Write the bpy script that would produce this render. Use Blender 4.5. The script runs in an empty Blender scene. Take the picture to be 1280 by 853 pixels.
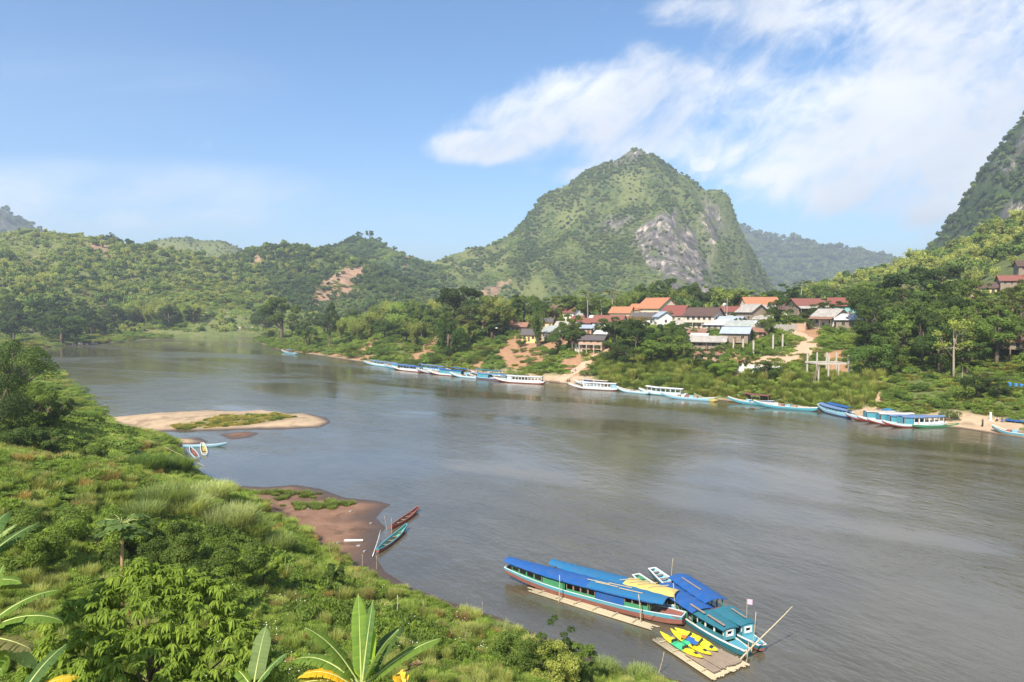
import bpy, math, random
import numpy as np
from mathutils import Vector, Matrix, Euler

scene = bpy.context.scene
COL = scene.collection
R = math.radians

# ------------------------------------------------------------------ camera
FPX, CX, CY, HC, PITCH = 853.33, 640.0, 426.5, 25.0, math.atan(41.5 / 853.33)
cam_d = bpy.data.cameras.new("camera")
cam = bpy.data.objects.new("camera", cam_d)
COL.objects.link(cam)
cam.location = (0, 0, HC)
cam.rotation_euler = (math.pi / 2 - PITCH, 0, 0)
cam_d.lens, cam_d.sensor_width, cam_d.clip_start, cam_d.clip_end = 24.0, 36.0, 0.5, 30000.0
scene.camera = cam

# ------------------------------------------------------------------ render settings, exposure
scene.render.engine = 'CYCLES'
scene.view_settings.view_transform = 'Standard'
scene.view_settings.look = 'None'
scene.view_settings.exposure = 0.9
scene.view_settings.gamma = 1.0
cy = scene.cycles
cy.use_denoising = True
cy.max_bounces, cy.diffuse_bounces, cy.glossy_bounces = 5, 3, 2
cy.transmission_bounces, cy.transparent_max_bounces, cy.volume_bounces = 2, 4, 0
cy.caustics_reflective = cy.caustics_refractive = False

# ------------------------------------------------------------------ sun and sky
SUN_EL, SUN_AZ = R(46), R(-28)        # azimuth of the sun: behind the camera, to its left
sx, sy = math.sin(SUN_AZ), -math.cos(SUN_AZ)      # horizontal direction towards the sun
sun_dir = Vector((sx * math.cos(SUN_EL), sy * math.cos(SUN_EL), math.sin(SUN_EL)))
sd = bpy.data.lights.new("sun", 'SUN')
sd.energy, sd.angle, sd.color = 4.7, R(0.53), (1.0, 0.93, 0.80)
sun = bpy.data.objects.new("sun", sd)
COL.objects.link(sun)
sun.location = (-100, -200, 300)
sun.rotation_euler = (-sun_dir).to_track_quat('-Z', 'Y').to_euler()

world = bpy.data.worlds.new("World")
scene.world = world
world.use_nodes = True


def build_world():
    nt = world.node_tree
    N, L = nt.nodes, nt.links
    N.clear()
    out = N.new("ShaderNodeOutputWorld")

    def math_(op, a, b=None, c=None, clamp=False):
        n = N.new("ShaderNodeMath"); n.operation = op; n.use_clamp = clamp
        for i, v in enumerate((a, b, c)):
            if v is None: continue
            if isinstance(v, (int, float)): n.inputs[i].default_value = v
            else: L.new(v, n.inputs[i])
        return n.outputs[0]

    def ss(v, a, b):
        n = N.new("ShaderNodeMapRange"); n.interpolation_type = 'SMOOTHSTEP'
        L.new(v, n.inputs[0]); n.inputs[1].default_value = a; n.inputs[2].default_value = b
        return n.outputs[0]
    sky = N.new("ShaderNodeTexSky"); sky.sky_type = 'NISHITA'; sky.sun_disc = False
    sky.sun_elevation = SUN_EL
    sky.sun_rotation = math.atan2(sx, sy)
    sky.altitude = 600; sky.air_density = 1.0; sky.dust_density = 0.9; sky.ozone_density = 3.0
    tc = N.new("ShaderNodeTexCoord")
    sep = N.new("ShaderNodeSeparateXYZ"); L.new(tc.outputs['Generated'], sep.inputs[0])
    x, y, z = sep.outputs
    ya = math_('MAXIMUM', math_('ABSOLUTE', y), 0.05)
    U = math_('DIVIDE', x, ya)                      # tangent of the bearing, of the height above the horizon
    V = math_('DIVIDE', z, ya)

    def px(p): return (p - CX) / FPX
    def py(p): return (385 - p) / FPX

    def noise(sx_, sy_, rot, scale, detail, rough, dist=0.0, off=0.0):
        cmb = N.new("ShaderNodeCombineXYZ"); L.new(U, cmb.inputs[0]); L.new(V, cmb.inputs[1])
        mp = N.new("ShaderNodeMapping"); mp.vector_type = 'TEXTURE'
        mp.inputs['Rotation'].default_value = (0, 0, rot); mp.inputs['Scale'].default_value = (sx_, sy_, 1)
        mp.inputs['Location'].default_value = (off, off * .7, 0)
        L.new(cmb.outputs[0], mp.inputs[0])
        t = N.new("ShaderNodeTexNoise"); L.new(mp.outputs[0], t.inputs['Vector'])
        t.inputs['Scale'].default_value = scale; t.inputs['Detail'].default_value = detail
        t.inputs['Roughness'].default_value = rough; t.inputs['Distortion'].default_value = dist
        return t.outputs[0]

    def blob(bx, by, rx, ry):
        dx = math_('DIVIDE', math_('SUBTRACT', U, px(bx)), rx / FPX)
        dy = math_('DIVIDE', math_('SUBTRACT', V, py(by)), ry / FPX)
        r2 = math_('ADD', math_('MULTIPLY', dx, dx), math_('MULTIPLY', dy, dy))
        return math_('SUBTRACT', 1.0, ss(r2, 0.0, 1.0))

    def line(ax, ay, bx, by, soft):                 # 1 on the right-hand/lower side of the line a->b
        ux, uy, vx, vy = px(ax), py(ay), px(bx), py(by)
        ln = math.hypot(vx - ux, vy - uy); nx, ny = (vy - uy) / ln, -(vx - ux) / ln
        d = math_('ADD', math_('MULTIPLY', math_('SUBTRACT', U, ux), nx), math_('MULTIPLY', math_('SUBTRACT', V, uy), ny))
        return ss(d, -soft, soft)
    n_big = noise(2.2, 1.0, R(33), 5.0, 9, 0.62, 0.5)
    n_fine = noise(1.8, 1.0, R(34), 17.0, 9, 0.66, 0.35, 3.1)
    n_wisp = noise(4.5, 1.0, R(3), 4.0, 8, 0.62, 0.6, 7.7)
    bank = math_('MULTIPLY', line(520, 205, 900, -30, 0.07), math_('SUBTRACT', 1.0, line(560, 205, 1180, 310, 0.075)))
    bank = math_('MULTIPLY', bank, ss(V, -0.3, 0.02))
    for b, w in ((blob(590, 165, 120, 55), .35), (blob(585, 190, 80, 28), .45), (blob(700, 130, 140, 60), .4), (blob(760, 8, 140, 30), .38), (blob(855, 22, 70, 30), .3),
                 (blob(1150, 210, 330, 120), .28), (blob(948, 203, 45, 26), .5), (blob(875, 208, 17, 10), .75), (blob(250, 182, 46, 28), .5), (blob(690, 222, 70, 16), .28)):
        bank = math_('ADD', bank, math_('MULTIPLY', b, w))
    hole = math_('ADD', math_('MULTIPLY', blob(1010, 70, 150, 40), .28), math_('MULTIPLY', blob(880, 60, 90, 40), .2))
    bank = math_('SUBTRACT', bank, hole)
    bank = math_('MINIMUM', bank, 1.15)
    dens = math_('ADD', math_('MULTIPLY', n_big, 0.95), math_('MULTIPLY', n_fine, 0.9))
    dens = math_('ADD', dens, math_('MULTIPLY', bank, 0.66))
    c1 = math_('MULTIPLY', ss(dens, 1.31, 1.78), 0.92)
    wmask = math_('ADD', math_('MULTIPLY', blob(60, 250, 460, 60), 1.3), math_('MULTIPLY', blob(330, 278, 300, 20), .7))
    wmask = math_('ADD', wmask, math_('MULTIPLY', blob(80, 110, 330, 70), .25))
    c2 = math_('MULTIPLY', math_('MULTIPLY', ss(n_wisp, 0.40, 0.72), wmask), 0.6)
    c = math_('MAXIMUM', c1, c2)
    shade = noise(2.2, 1.0, R(15), 5.0, 4, 0.5, 0.2, 1.3)
    ramp = N.new("ShaderNodeMix"); ramp.data_type = 'RGBA'
    L.new(ss(shade, 0.35, 0.65), ramp.inputs[0])
    ramp.inputs[6].default_value = (4.7, 4.95, 5.4, 1); ramp.inputs[7].default_value = (6.5, 6.6, 6.7, 1)
    mix = N.new("ShaderNodeMix"); mix.data_type = 'RGBA'
    L.new(c, mix.inputs[0]); hsv = N.new('ShaderNodeHueSaturation'); hsv.inputs['Saturation'].default_value = 1.12
    tintv = N.new('ShaderNodeVectorMath'); tintv.operation = 'MULTIPLY'; tintv.inputs[1].default_value = (.97, 1.03, 1.05); L.new(sky.outputs[0], tintv.inputs[0]); L.new(tintv.outputs[0], hsv.inputs['Color']); L.new(hsv.outputs[0], mix.inputs[6]); L.new(ramp.outputs[2], mix.inputs[7])
    bg = N.new("ShaderNodeBackground"); bg.inputs[1].default_value = 0.105
    L.new(mix.outputs[2], bg.inputs[0]); L.new(bg.outputs[0], out.inputs[0])


build_world()

# ------------------------------------------------------------------ picture <-> place
cp, sp = math.cos(PITCH), math.sin(PITCH)


def ray(px, py):
    a, v = (px - CX) / FPX, -(py - CY) / FPX
    return np.array((a, cp + sp * v, -sp + cp * v))


def W(px, py, z=0.0):
    """the point of the horizontal plane z that is seen at a pixel of the 1280 wide photograph"""
    d = ray(px, py); t = (z - HC) / d[2]
    return np.array((d[0] * t, d[1] * t, z))


def at(px, py, Y):
    d = ray(px, py); t = Y / d[1]
    return np.array((d[0] * t, Y, HC + d[2] * t))


def xat(px, Y): return (px - CX) / FPX * Y      # good enough for bearings near the horizon


# ------------------------------------------------------------------ noise
def vnoise(x, y, seed=0):
    xi, yi = np.floor(x).astype(np.int64), np.floor(y).astype(np.int64)
    fx, fy = x - xi, y - yi
    fx, fy = fx * fx * (3 - 2 * fx), fy * fy * (3 - 2 * fy)

    def h(a, b):
        n = (a * 374761393 + b * 668265263 + seed * 1442695041) & 0xffffffff
        n = ((n ^ (n >> 13)) * 1274126177) & 0xffffffff
        return ((n ^ (n >> 16)) & 0xffff) / 65535.0
    a, b, c, d = h(xi, yi), h(xi + 1, yi), h(xi, yi + 1), h(xi + 1, yi + 1)
    return (a * (1 - fx) + b * fx) * (1 - fy) + (c * (1 - fx) + d * fx) * fy


def fbm(x, y, oct=4, seed=0, gain=0.5):
    s, a, t = 0.0, 1.0, 0.0
    for i in range(oct):
        s = s + a * vnoise(x * 2 ** i + 17.3 * i, y * 2 ** i - 9.1 * i, seed + i); t += a; a *= gain
    return s / t


def sstep(v, a, b):
    t = np.clip((v - a) / (b - a), 0, 1)
    return t * t * (3 - 2 * t)


# ------------------------------------------------------------------ object helpers
def tag(o, label=None, cat=None, group=None, kind=None):
    if label: o["label"] = label
    if cat: o["category"] = cat
    if group: o["group"] = group
    if kind: o["kind"] = kind
    return o


def empty(name, loc, rz=0.0, label=None, cat=None, group=None):
    o = bpy.data.objects.new(name, None)
    o.empty_display_size = 0.3
    COL.objects.link(o)
    o.location = loc; o.rotation_euler = (0, 0, rz)
    return tag(o, label, cat, group)


def link(name, me, parent=None, mat=None):
    o = bpy.data.objects.new(name, me)
    COL.objects.link(o)
    if parent is not None: o.parent = parent
    if mat is not None and len(me.materials) == 0: me.materials.append(mat)
    return o


def np_mesh(name, V, F, mat=None, smooth=False, attrs=None):
    """V (n,3) and quads or triangles F (m,k) as arrays"""
    V = np.asarray(V, np.float32); F = np.asarray(F, np.int32)
    me = bpy.data.meshes.new(name)
    me.vertices.add(len(V)); me.vertices.foreach_set("co", V.ravel())
    m, k = F.shape
    me.loops.add(m * k); me.loops.foreach_set("vertex_index", F.ravel())
    me.polygons.add(m)
    me.polygons.foreach_set("loop_start", np.arange(0, m * k, k, dtype=np.int32))
    me.polygons.foreach_set("loop_total", np.full(m, k, np.int32))
    if smooth: me.polygons.foreach_set("use_smooth", np.ones(m, bool))
    me.update(calc_edges=True)
    for an, (typ, arr) in (attrs or {}).items():
        a = me.attributes.new(an, typ, 'POINT')
        arr = np.asarray(arr, np.float32)
        a.data.foreach_set({'FLOAT': 'value', 'FLOAT_VECTOR': 'vector', 'FLOAT_COLOR': 'color'}[typ], arr.ravel())
    if mat: me.materials.append(mat)
    return me


class MB:
    """collects boxes, tubes, strips; build() links them as one mesh object"""
    def __init__(s): s.v, s.f, s.m = [], [], []

    def add(s, vs, fs, mi=0):
        b = len(s.v); s.v += [tuple(p) for p in vs]; s.f += [tuple(i + b for i in f) for f in fs]; s.m += [mi] * len(fs)
        return s

    def box(s, c, d, rz=0.0, mi=0, M=None):
        hx, hy, hz = d[0] / 2, d[1] / 2, d[2] / 2
        vs = [(x, y, z) for z in (-hz, hz) for (x, y) in ((-hx, -hy), (hx, -hy), (hx, hy), (-hx, hy))]
        ca, sa = math.cos(rz), math.sin(rz)
        if M is not None: vs = [M @ Vector(v) for v in vs]
        vs = [(c[0] + x * ca - y * sa, c[1] + x * sa + y * ca, c[2] + z) for x, y, z in vs]
        return s.add(vs, [(3, 2, 1, 0), (4, 5, 6, 7), (0, 1, 5, 4), (1, 2, 6, 5), (2, 3, 7, 6), (3, 0, 4, 7)], mi)

    def tube(s, pts, rad, n=6, mi=0, cap=True):
        pts = [Vector(p) for p in pts]
        if not hasattr(rad, '__len__'): rad = [rad] * len(pts)
        vs, fs = [], []
        ref = Vector((0, 0, 1))
        for i, p in enumerate(pts):
            t = (pts[min(i + 1, len(pts) - 1)] - pts[max(i - 1, 0)]).normalized()
            r_ = ref if abs(t.dot(ref)) < .95 else Vector((1, 0, 0))
            a = t.cross(r_).normalized(); b = a.cross(t)
            for k in range(n):
                th = 2 * math.pi * k / n
                vs.append(p + (a * math.cos(th) + b * math.sin(th)) * rad[i])
        for i in range(len(pts) - 1):
            for k in range(n):
                fs.append((i * n + k, i * n + (k + 1) % n, (i + 1) * n + (k + 1) % n, (i + 1) * n + k))
        if cap:
            fs.append(tuple(range(n))[::-1]); fs.append(tuple((len(pts) - 1) * n + k for k in range(n)))
        return s.add(vs, fs, mi)

    def loft(s, rows, close=False, mi=0):
        n = len(rows[0]); vs = [p for r in rows for p in r]; fs = []
        for i in range(len(rows) - 1):
            for k in range(n if close else n - 1):
                fs.append((i * n + k, i * n + (k + 1) % n, (i + 1) * n + (k + 1) % n, (i + 1) * n + k))
        return s.add(vs, fs, mi)

    def mesh(s, name, mats, smooth=False):
        me = bpy.data.meshes.new(name)
        me.from_pydata([tuple(map(float, p)) for p in s.v], [], s.f)
        for m in (mats if isinstance(mats, (list, tuple)) else [mats]): me.materials.append(m)
        me.polygons.foreach_set("material_index", s.m)
        if smooth: me.polygons.foreach_set("use_smooth", [True] * len(s.f))
        me.update()
        return me

    def build(s, name, mats, parent=None, smooth=False):
        return link(name, s.mesh(name, mats, smooth), parent)


# ------------------------------------------------------------------ materials
def new_mat(name):
    m = bpy.data.materials.new(name); m.use_nodes = True
    nt = m.node_tree
    return m, nt, nt.nodes, nt.links, nt.nodes["Principled BSDF"]


def mat_paint(name, col, rough=0.6, var=0.25, scale=3.0, spec=0.3, bump=0.0, dirt=None):
    """a painted / weathered surface: colour broken by two scales of noise in object space"""
    m, nt, N, L, b = new_mat(name)
    tc = N.new("ShaderNodeTexCoord")
    n1 = N.new("ShaderNodeTexNoise"); n1.inputs['Scale'].default_value = scale; n1.inputs['Detail'].default_value = 6
    L.new(tc.outputs['Object'], n1.inputs['Vector'])
    mx = N.new("ShaderNodeMix"); mx.data_type = 'RGBA'
    mr = N.new("ShaderNodeMapRange"); mr.inputs[1].default_value = .35; mr.inputs[2].default_value = .7
    L.new(n1.outputs[0], mr.inputs[0]); L.new(mr.outputs[0], mx.inputs[0])
    d = dirt or tuple(c * (1 - var) * .9 for c in col[:3])
    mx.inputs[6].default_value = (*col[:3], 1); mx.inputs[7].default_value = (*[c * (1 - var) + dd * var for c, dd in zip(col, d)], 1)
    L.new(mx.outputs[2], b.inputs['Base Color'])
    b.inputs['Roughness'].default_value = rough; b.inputs['Specular IOR Level'].default_value = spec
    if bump:
        bp = N.new("ShaderNodeBump"); bp.inputs['Strength'].default_value = bump; bp.inputs['Distance'].default_value = .03
        L.new(n1.outputs[0], bp.inputs['Height']); L.new(bp.outputs[0], b.inputs['Normal'])
    return m


def mat_roof(name, col, pitch=0.25, rough=.7, stain=0.45, axis=0):
    """corrugated sheet or tile rows running down the slope, with rust and dust patches"""
    m, nt, N, L, b = new_mat(name)
    tc = N.new("ShaderNodeTexCoord")
    wv = N.new("ShaderNodeTexWave"); wv.bands_direction = 'XYZ'[axis]; wv.inputs['Scale'].default_value = .314 / pitch
    wv.inputs['Distortion'].default_value = .4
    L.new(tc.outputs['Object'], wv.inputs['Vector'])
    n1 = N.new("ShaderNodeTexNoise"); n1.inputs['Scale'].default_value = .8; n1.inputs['Detail'].default_value = 8; n1.inputs['Roughness'].default_value = .65
    L.new(tc.outputs['Object'], n1.inputs['Vector'])
    mr = N.new("ShaderNodeMapRange"); mr.inputs[1].default_value = .38; mr.inputs[2].default_value = .66
    L.new(n1.outputs[0], mr.inputs[0])
    mx = N.new("ShaderNodeMix"); mx.data_type = 'RGBA'; L.new(mr.outputs[0], mx.inputs[0])
    mx.inputs[6].default_value = (*col, 1)
    mx.inputs[7].default_value = (*[c * (1 - stain) + s_ * stain for c, s_ in zip(col, (.16, .11, .08))], 1)
    L.new(mx.outputs[2], b.inputs['Base Color'])
    bp = N.new("ShaderNodeBump"); bp.inputs['Strength'].default_value = .5; bp.inputs['Distance'].default_value = .04
    L.new(wv.outputs[0], bp.inputs['Height']); L.new(bp.outputs[0], b.inputs['Normal'])
    b.inputs['Roughness'].default_value = rough; b.inputs['Specular IOR Level'].default_value = .3
    return m


def mat_leaf():
    """one foliage material: the object's own colour, varied leaf by leaf and plant by plant"""
    m, nt, N, L, b = new_mat("leaf")
    oi = N.new("ShaderNodeObjectInfo")
    at_ = N.new("ShaderNodeAttribute"); at_.attribute_name = "tint"
    mrand = N.new("ShaderNodeMapRange"); L.new(oi.outputs['Random'], mrand.inputs[0]); mrand.inputs[3].default_value = .78; mrand.inputs[4].default_value = 1.25
    mt = N.new("ShaderNodeMapRange"); L.new(at_.outputs['Fac'], mt.inputs[0]); mt.inputs[3].default_value = .75; mt.inputs[4].default_value = 1.75
    mul = N.new("ShaderNodeMath"); mul.operation = 'MULTIPLY'; L.new(mrand.outputs[0], mul.inputs[0]); L.new(mt.outputs[0], mul.inputs[1])
    sc = N.new("ShaderNodeVectorMath"); sc.operation = 'SCALE'; L.new(oi.outputs['Color'], sc.inputs[0]); L.new(mul.outputs[0], sc.inputs['Scale'])
    warm = N.new("ShaderNodeVectorMath"); warm.operation = 'MULTIPLY'; L.new(sc.outputs[0], warm.inputs[0]); warm.inputs[1].default_value = (1.50, 1.40, 1.10)
    hs = N.new("ShaderNodeHueSaturation"); L.new(warm.outputs[0], hs.inputs['Color'])
    hh = N.new("ShaderNodeMapRange"); L.new(at_.outputs['Fac'], hh.inputs[0]); hh.inputs[3].default_value = .515; hh.inputs[4].default_value = .485
    L.new(hh.outputs[0], hs.inputs['Hue'])
    L.new(hs.outputs[0], b.inputs['Base Color']); b.inputs['Roughness'].default_value = .6; b.inputs['Specular IOR Level'].default_value = .16
    tr = N.new("ShaderNodeBsdfTranslucent")
    tcol = N.new("ShaderNodeVectorMath"); tcol.operation = 'MULTIPLY'; L.new(hs.outputs[0], tcol.inputs[0]); tcol.inputs[1].default_value = (1.35, 1.25, .7)
    L.new(tcol.outputs[0], tr.inputs['Color'])
    ms = N.new("ShaderNodeMixShader"); ms.inputs[0].default_value = .46
    L.new(b.outputs[0], ms.inputs[1]); L.new(tr.outputs[0], ms.inputs[2])
    L.new(ms.outputs[0], N["Material Output"].inputs[0])
    return m


LEAF = mat_leaf()
BARK = mat_paint("bark", (.16, .12, .085), .9, .5, 6, .1, .4)
PALEBARK = mat_paint("pale_bark", (.36, .30, .22), .9, .4, 6, .1, .3)
BAMBOO = mat_paint("bamboo", (.50, .42, .28), .7, .45, 9, .2, .2)
# ================================================================== TERRAIN
LEFT_PX = [(860, 853), (770, 832), (700, 806), (625, 772), (560, 752), (510, 733), (480, 714), (468, 694), (473, 672), (482, 660), (470, 648),
           (478, 638), (490, 631), (470, 626), (430, 622), (400, 611), (368, 606), (330, 609), (295, 607), (262, 598), (244, 583), (236, 568),
           (228, 556), (200, 545), (160, 538), (140, 528), (128, 516), (115, 500), (95, 480), (70, 465), (45, 452), (22, 442), (40, 436), (100, 431),
           (150, 428), (200, 424), (260, 419), (335, 414)]
RIGHT_PX = [(315, 424), (325, 430), (345, 437), (400, 445), (440, 451), (500, 458), (600, 469), (680, 477), (720, 482), (760, 487), (840, 495),
            (900, 501), (960, 507), (1000, 511), (1050, 518), (1130, 530), (1200, 536), (1280, 549)]
LEFT_W = np.array([(75, -70), (52, 0), (30, 28)] + [tuple(W(*p)[:2]) for p in LEFT_PX] + [(-200, 840), (-100, 960)])
RIGHT_W = np.array([(40, 900), (-60, 760), (-170, 640)] + [tuple(W(*p)[:2]) for p in RIGHT_PX] + [(170, 62), (235, -10), (270, -70)])
RIVER = np.vstack([LEFT_W, RIGHT_W])
BARS = [[(120, 523), (145, 521), (200, 516), (260, 513), (300, 515), (380, 517), (405, 522), (411, 528), (400, 534), (350, 537), (300, 537), (240, 539), (190, 540), (165, 538), (140, 530)],
        [(276, 543), (300, 540.5), (322, 541.5), (310, 547), (290, 549)], [(215, 549), (247, 547.5), (258, 553), (235, 557), (214, 556)]]
BARS_W = [np.array([tuple(W(*p)[:2]) for p in b]) for b in BARS]


def seg_dist(x, y, P, close=False):
    d = np.full(x.shape, 1e12)
    n = len(P)
    for i in range(n if close else n - 1):
        a, b = P[i], P[(i + 1) % n]
        ux, uy = b - a; l2 = ux * ux + uy * uy + 1e-9
        t = np.clip(((x - a[0]) * ux + (y - a[1]) * uy) / l2, 0, 1)
        d = np.minimum(d, (x - a[0] - t * ux) ** 2 + (y - a[1] - t * uy) ** 2)
    return np.sqrt(d)


def inside(x, y, P):
    c = np.zeros(x.shape, bool)
    n = len(P)
    for i in range(n):
        x0, y0 = P[i]; x1, y1 = P[(i + 1) % n]
        if y0 == y1: continue
        c ^= ((y0 > y) != (y1 > y)) & (x < (x1 - x0) * (y - y0) / (y1 - y0) + x0)
    return c


def shore(x, y):
    """signed distance to the river's edge (positive on land) and whether the nearest bank is the right one"""
    dl, dr = seg_dist(x, y, LEFT_W), seg_dist(x, y, RIGHT_W)
    return np.where(inside(x, y, RIVER), -1.0, 1.0) * np.minimum(dl, dr), dr < dl


def H(x, y, detail=True):
    x = np.atleast_1d(np.asarray(x, float)); y = np.atleast_1d(np.asarray(y, float))
    s, right = shore(x, y)
    r = np.hypot(x, y)
    sp_ = np.maximum(s, 0)
    # left bank near the camera: a mud beach, then a slope of one in three
    beach = 9.0 * np.exp(-(((x + 25) / 18) ** 2 + ((y - 80) / 12) ** 2)) + 1.0
    near = 0.06 * np.minimum(sp_, beach) + 0.34 * np.maximum(sp_ - beach, 0)
    near = np.where(near > 9, 9 + 5.5 * (1 - np.exp(-(near - 9) / 5.5)), near)
    far = np.interp(sp_, [0, 8, 25, 80, 200, 600], [0, 1.2, 2.6, 5.0, 11, 30])
    k = sstep(r, 110, 300)
    zl = near * (1 - k) + far * k
    # right bank: reeds, a steep bank, the village terrace
    kk = np.interp(y, [150, 250, 380, 600, 900], [1.0, .96, .8, .55, .5])
    zr = np.interp(sp_, [0, 4, 18, 48, 70, 92, 120, 160, 400, 900], [0, .6, 5.3, 13.4, 17.6, 20.6, 23.2, 24.6, 25.5, 26]) * kk
    zr = zr + 55 * sstep(x - .25 * (y - 300), 175, 320) * (x > 60)
    z = np.where(right, zr, zl)
    if detail:
        amp = np.clip(sp_ / 10, 0, 1)
        z = z + amp * ((fbm(x / 7, y / 7, 3, 3) - .5) * 1.1 + (fbm(x / 1.6, y / 1.6, 2, 8) - .5) * .35 * (r < 140))
    z = np.where(s < 0, -np.minimum(3.0, .22 * -s), z + .02)
    for i, P in enumerate(BARS_W):
        dd = seg_dist(x, y, P, True); ins = inside(x, y, P)
        dd = np.maximum(dd + (fbm(x / 4, y / 4, 3, 12) - .5) * 2.4 * ins, 0)
        zb = np.where(ins, np.minimum(.09 * dd, (.85, .25, .5)[i]) + .05, -.12 * dd + .05)
        if i == 0: zb = np.where(ins, zb + .9 * np.exp(-(((x + 59) / 5) ** 2 + ((y - 164) / 5) ** 2)) * sstep(dd, 0, 2), zb)
        z = np.where((s < 0) & (zb > z), zb, z)
    return z


HILLS = []          # the nearer hills, added as they are built


def HA(x, y):
    """height of whatever ground is uppermost: the banks or the foot of a hill"""
    z = H(x, y)
    x = np.atleast_1d(np.asarray(x, float)); y = np.atleast_1d(np.asarray(y, float))
    for h in HILLS:
        x0, x1, y0, y1 = h.box
        ok = (x > x0) & (x < x1) & (y > y0) & (y < y1)
        if ok.any(): z[ok] = np.maximum(z[ok], np.where((k := h.z(x[ok], y[ok])) > 6, k, -99))
    return z


def Hs(x, y): return float(HA(x, y)[0])


def gp(px, py, far=900.0):
    """where the line of sight through a pixel meets the ground"""
    d = ray(px, py)
    t = np.geomspace(8, far, 600)
    nh = int((t < 260).sum())
    g = np.concatenate([H(d[0] * t[:nh], d[1] * t[:nh]), HA(d[0] * t[nh:], d[1] * t[nh:])]) - (HC + d[2] * t)
    i = np.argmax(g > 0) if (g > 0).any() else len(t) - 1
    if i == 0: tt = t[0]
    else:
        a, b = g[i - 1], g[i]; tt = t[i - 1] + (t[i] - t[i - 1]) * (-a / (b - a + 1e-9))
    x, y = d[0] * tt, d[1] * tt
    return np.array((x, y, Hs(x, y)))


def to_px(x, y, z):
    dz = z - HC
    f = y * cp - dz * sp; v = y * sp + dz * cp
    return CX + FPX * x / f, CY - FPX * v / f


def poly_mask(pxs, pys, P): return inside(pxs, pys, np.array(P, float))


def soft_mask(pxs, pys, P, w):
    P = np.array(P, float)
    d = seg_dist(pxs, pys, P, True) * np.where(inside(pxs, pys, P), 1, -1)
    return sstep(d, -w, w)


# patches of bare earth and sand, outlined where they are and carried onto the ground
EARTH = [[(616, 446), (640, 420), (655, 402), (712, 398), (722, 420), (690, 440), (640, 450)], [(684, 484), (748, 434), (768, 436), (714, 484)], [(930, 455), (1005, 440), (985, 462), (900, 470)],
         [(985, 450), (1005, 410), (1020, 405), (1025, 445)], [(870, 447), (905, 440), (960, 452), (900, 462)], [(905, 465), (950, 462), (935, 474), (895, 474)],
         [(505, 448), (540, 432), (545, 438), (520, 452)], [(450, 432), (470, 425), (475, 428), (455, 440)], [(530, 425), (555, 415), (553, 428), (530, 436)],
         [(575, 470), (590, 455), (605, 452), (590, 472)], [(700, 450), (725, 440), (730, 460), (705, 462)], [(350, 440), (470, 445), (450, 452), (345, 438)],
         [(1000, 402), (1030, 415), (1015, 440), (990, 415)], [(1235, 390), (1262, 400), (1262, 425), (1245, 418)], [(860, 420), (880, 424), (880, 440), (862, 436)],
         [(520, 402), (545, 398), (545, 410), (520, 410)], [(1090, 470), (1100, 466), (1104, 500), (1092, 515)], [(655, 375), (720, 385), (720, 400), (655, 400)],
         [(1030, 440), (1060, 436), (1060, 470), (1030, 474)], [(625, 455), (660, 440), (690, 448), (640, 462)]]
SAND = [[(1050, 518), (1085, 508), (1140, 520), (1190, 512), (1280, 528), (1280, 548), (1130, 530)], [(670, 482), (680, 468), (740, 470), (760, 490)],
        [(890, 500), (960, 503), (1020, 512), (960, 512)], [(575, 466), (640, 462), (690, 474), (640, 476)]]


def ground_masks(x, y, z):
    px, py = to_px(x, y, z)
    s, right = shore(x, y)
    jx, jy = (fbm(x / 5, y / 5, 3, 21) - .5) * 14, (fbm(x / 5, y / 5, 3, 22) - .5) * 9
    soil = np.zeros_like(x); sand = np.zeros_like(x)
    for P in EARTH: soil = np.maximum(soil, soft_mask(px + jx, py + jy, P, 4) * right * (s > 2))
    for P in SAND: sand = np.maximum(sand, soft_mask(px, py, P, 2.5) * right)
    sand = np.maximum(sand, (right & (s < 3.0)) * (1 - sstep(s, 1.2, 3.0)))
    left = ~right
    # mud beach and muddy rim of the left bank
    beach = np.exp(-(((x + 25) / 18) ** 2 + ((y - 80) / 12) ** 2))
    lim = 1.6 + 13.0 * beach
    mud = left * (1 - sstep(s + (fbm(x / 3, y / 3, 3, 5) - .5) * 5 * beach, lim * .75, lim)) * (np.hypot(x, y) < 200)
    grass_bar = np.zeros_like(x)
    P = BARS_W[0]; ins = inside(x, y, P)
    gb = soft_mask(px, py + (fbm(x / 6, y / 2, 3, 9) - .5) * 5, [(215, 534), (240, 527), (290, 520), (345, 518), (372, 522), (310, 531), (225, 537)], 3)
    sand = np.where(ins | (s < 0), 1.0, sand)
    grass_bar = np.where(ins, gb, 0)
    sand = sand * (1 - .8 * grass_bar)
    mud = np.where((s < 0) | (np.hypot(x + 60, y - 150) < 28), 0, mud)
    mudbar = inside(x, y, BARS_W[1])
    mud = np.where(mudbar, 1.0, mud); sand = np.where(mudbar, 0, sand)
    sand = np.where((s < 0) & (x * 0 + np.hypot(x + 18, y - 75) < 40), 0, sand); mud = np.where((s < 0) & (np.hypot(x + 18, y - 75) < 60) & (y < 110), 1.0, mud)
    return soil, sand, mud


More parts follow.
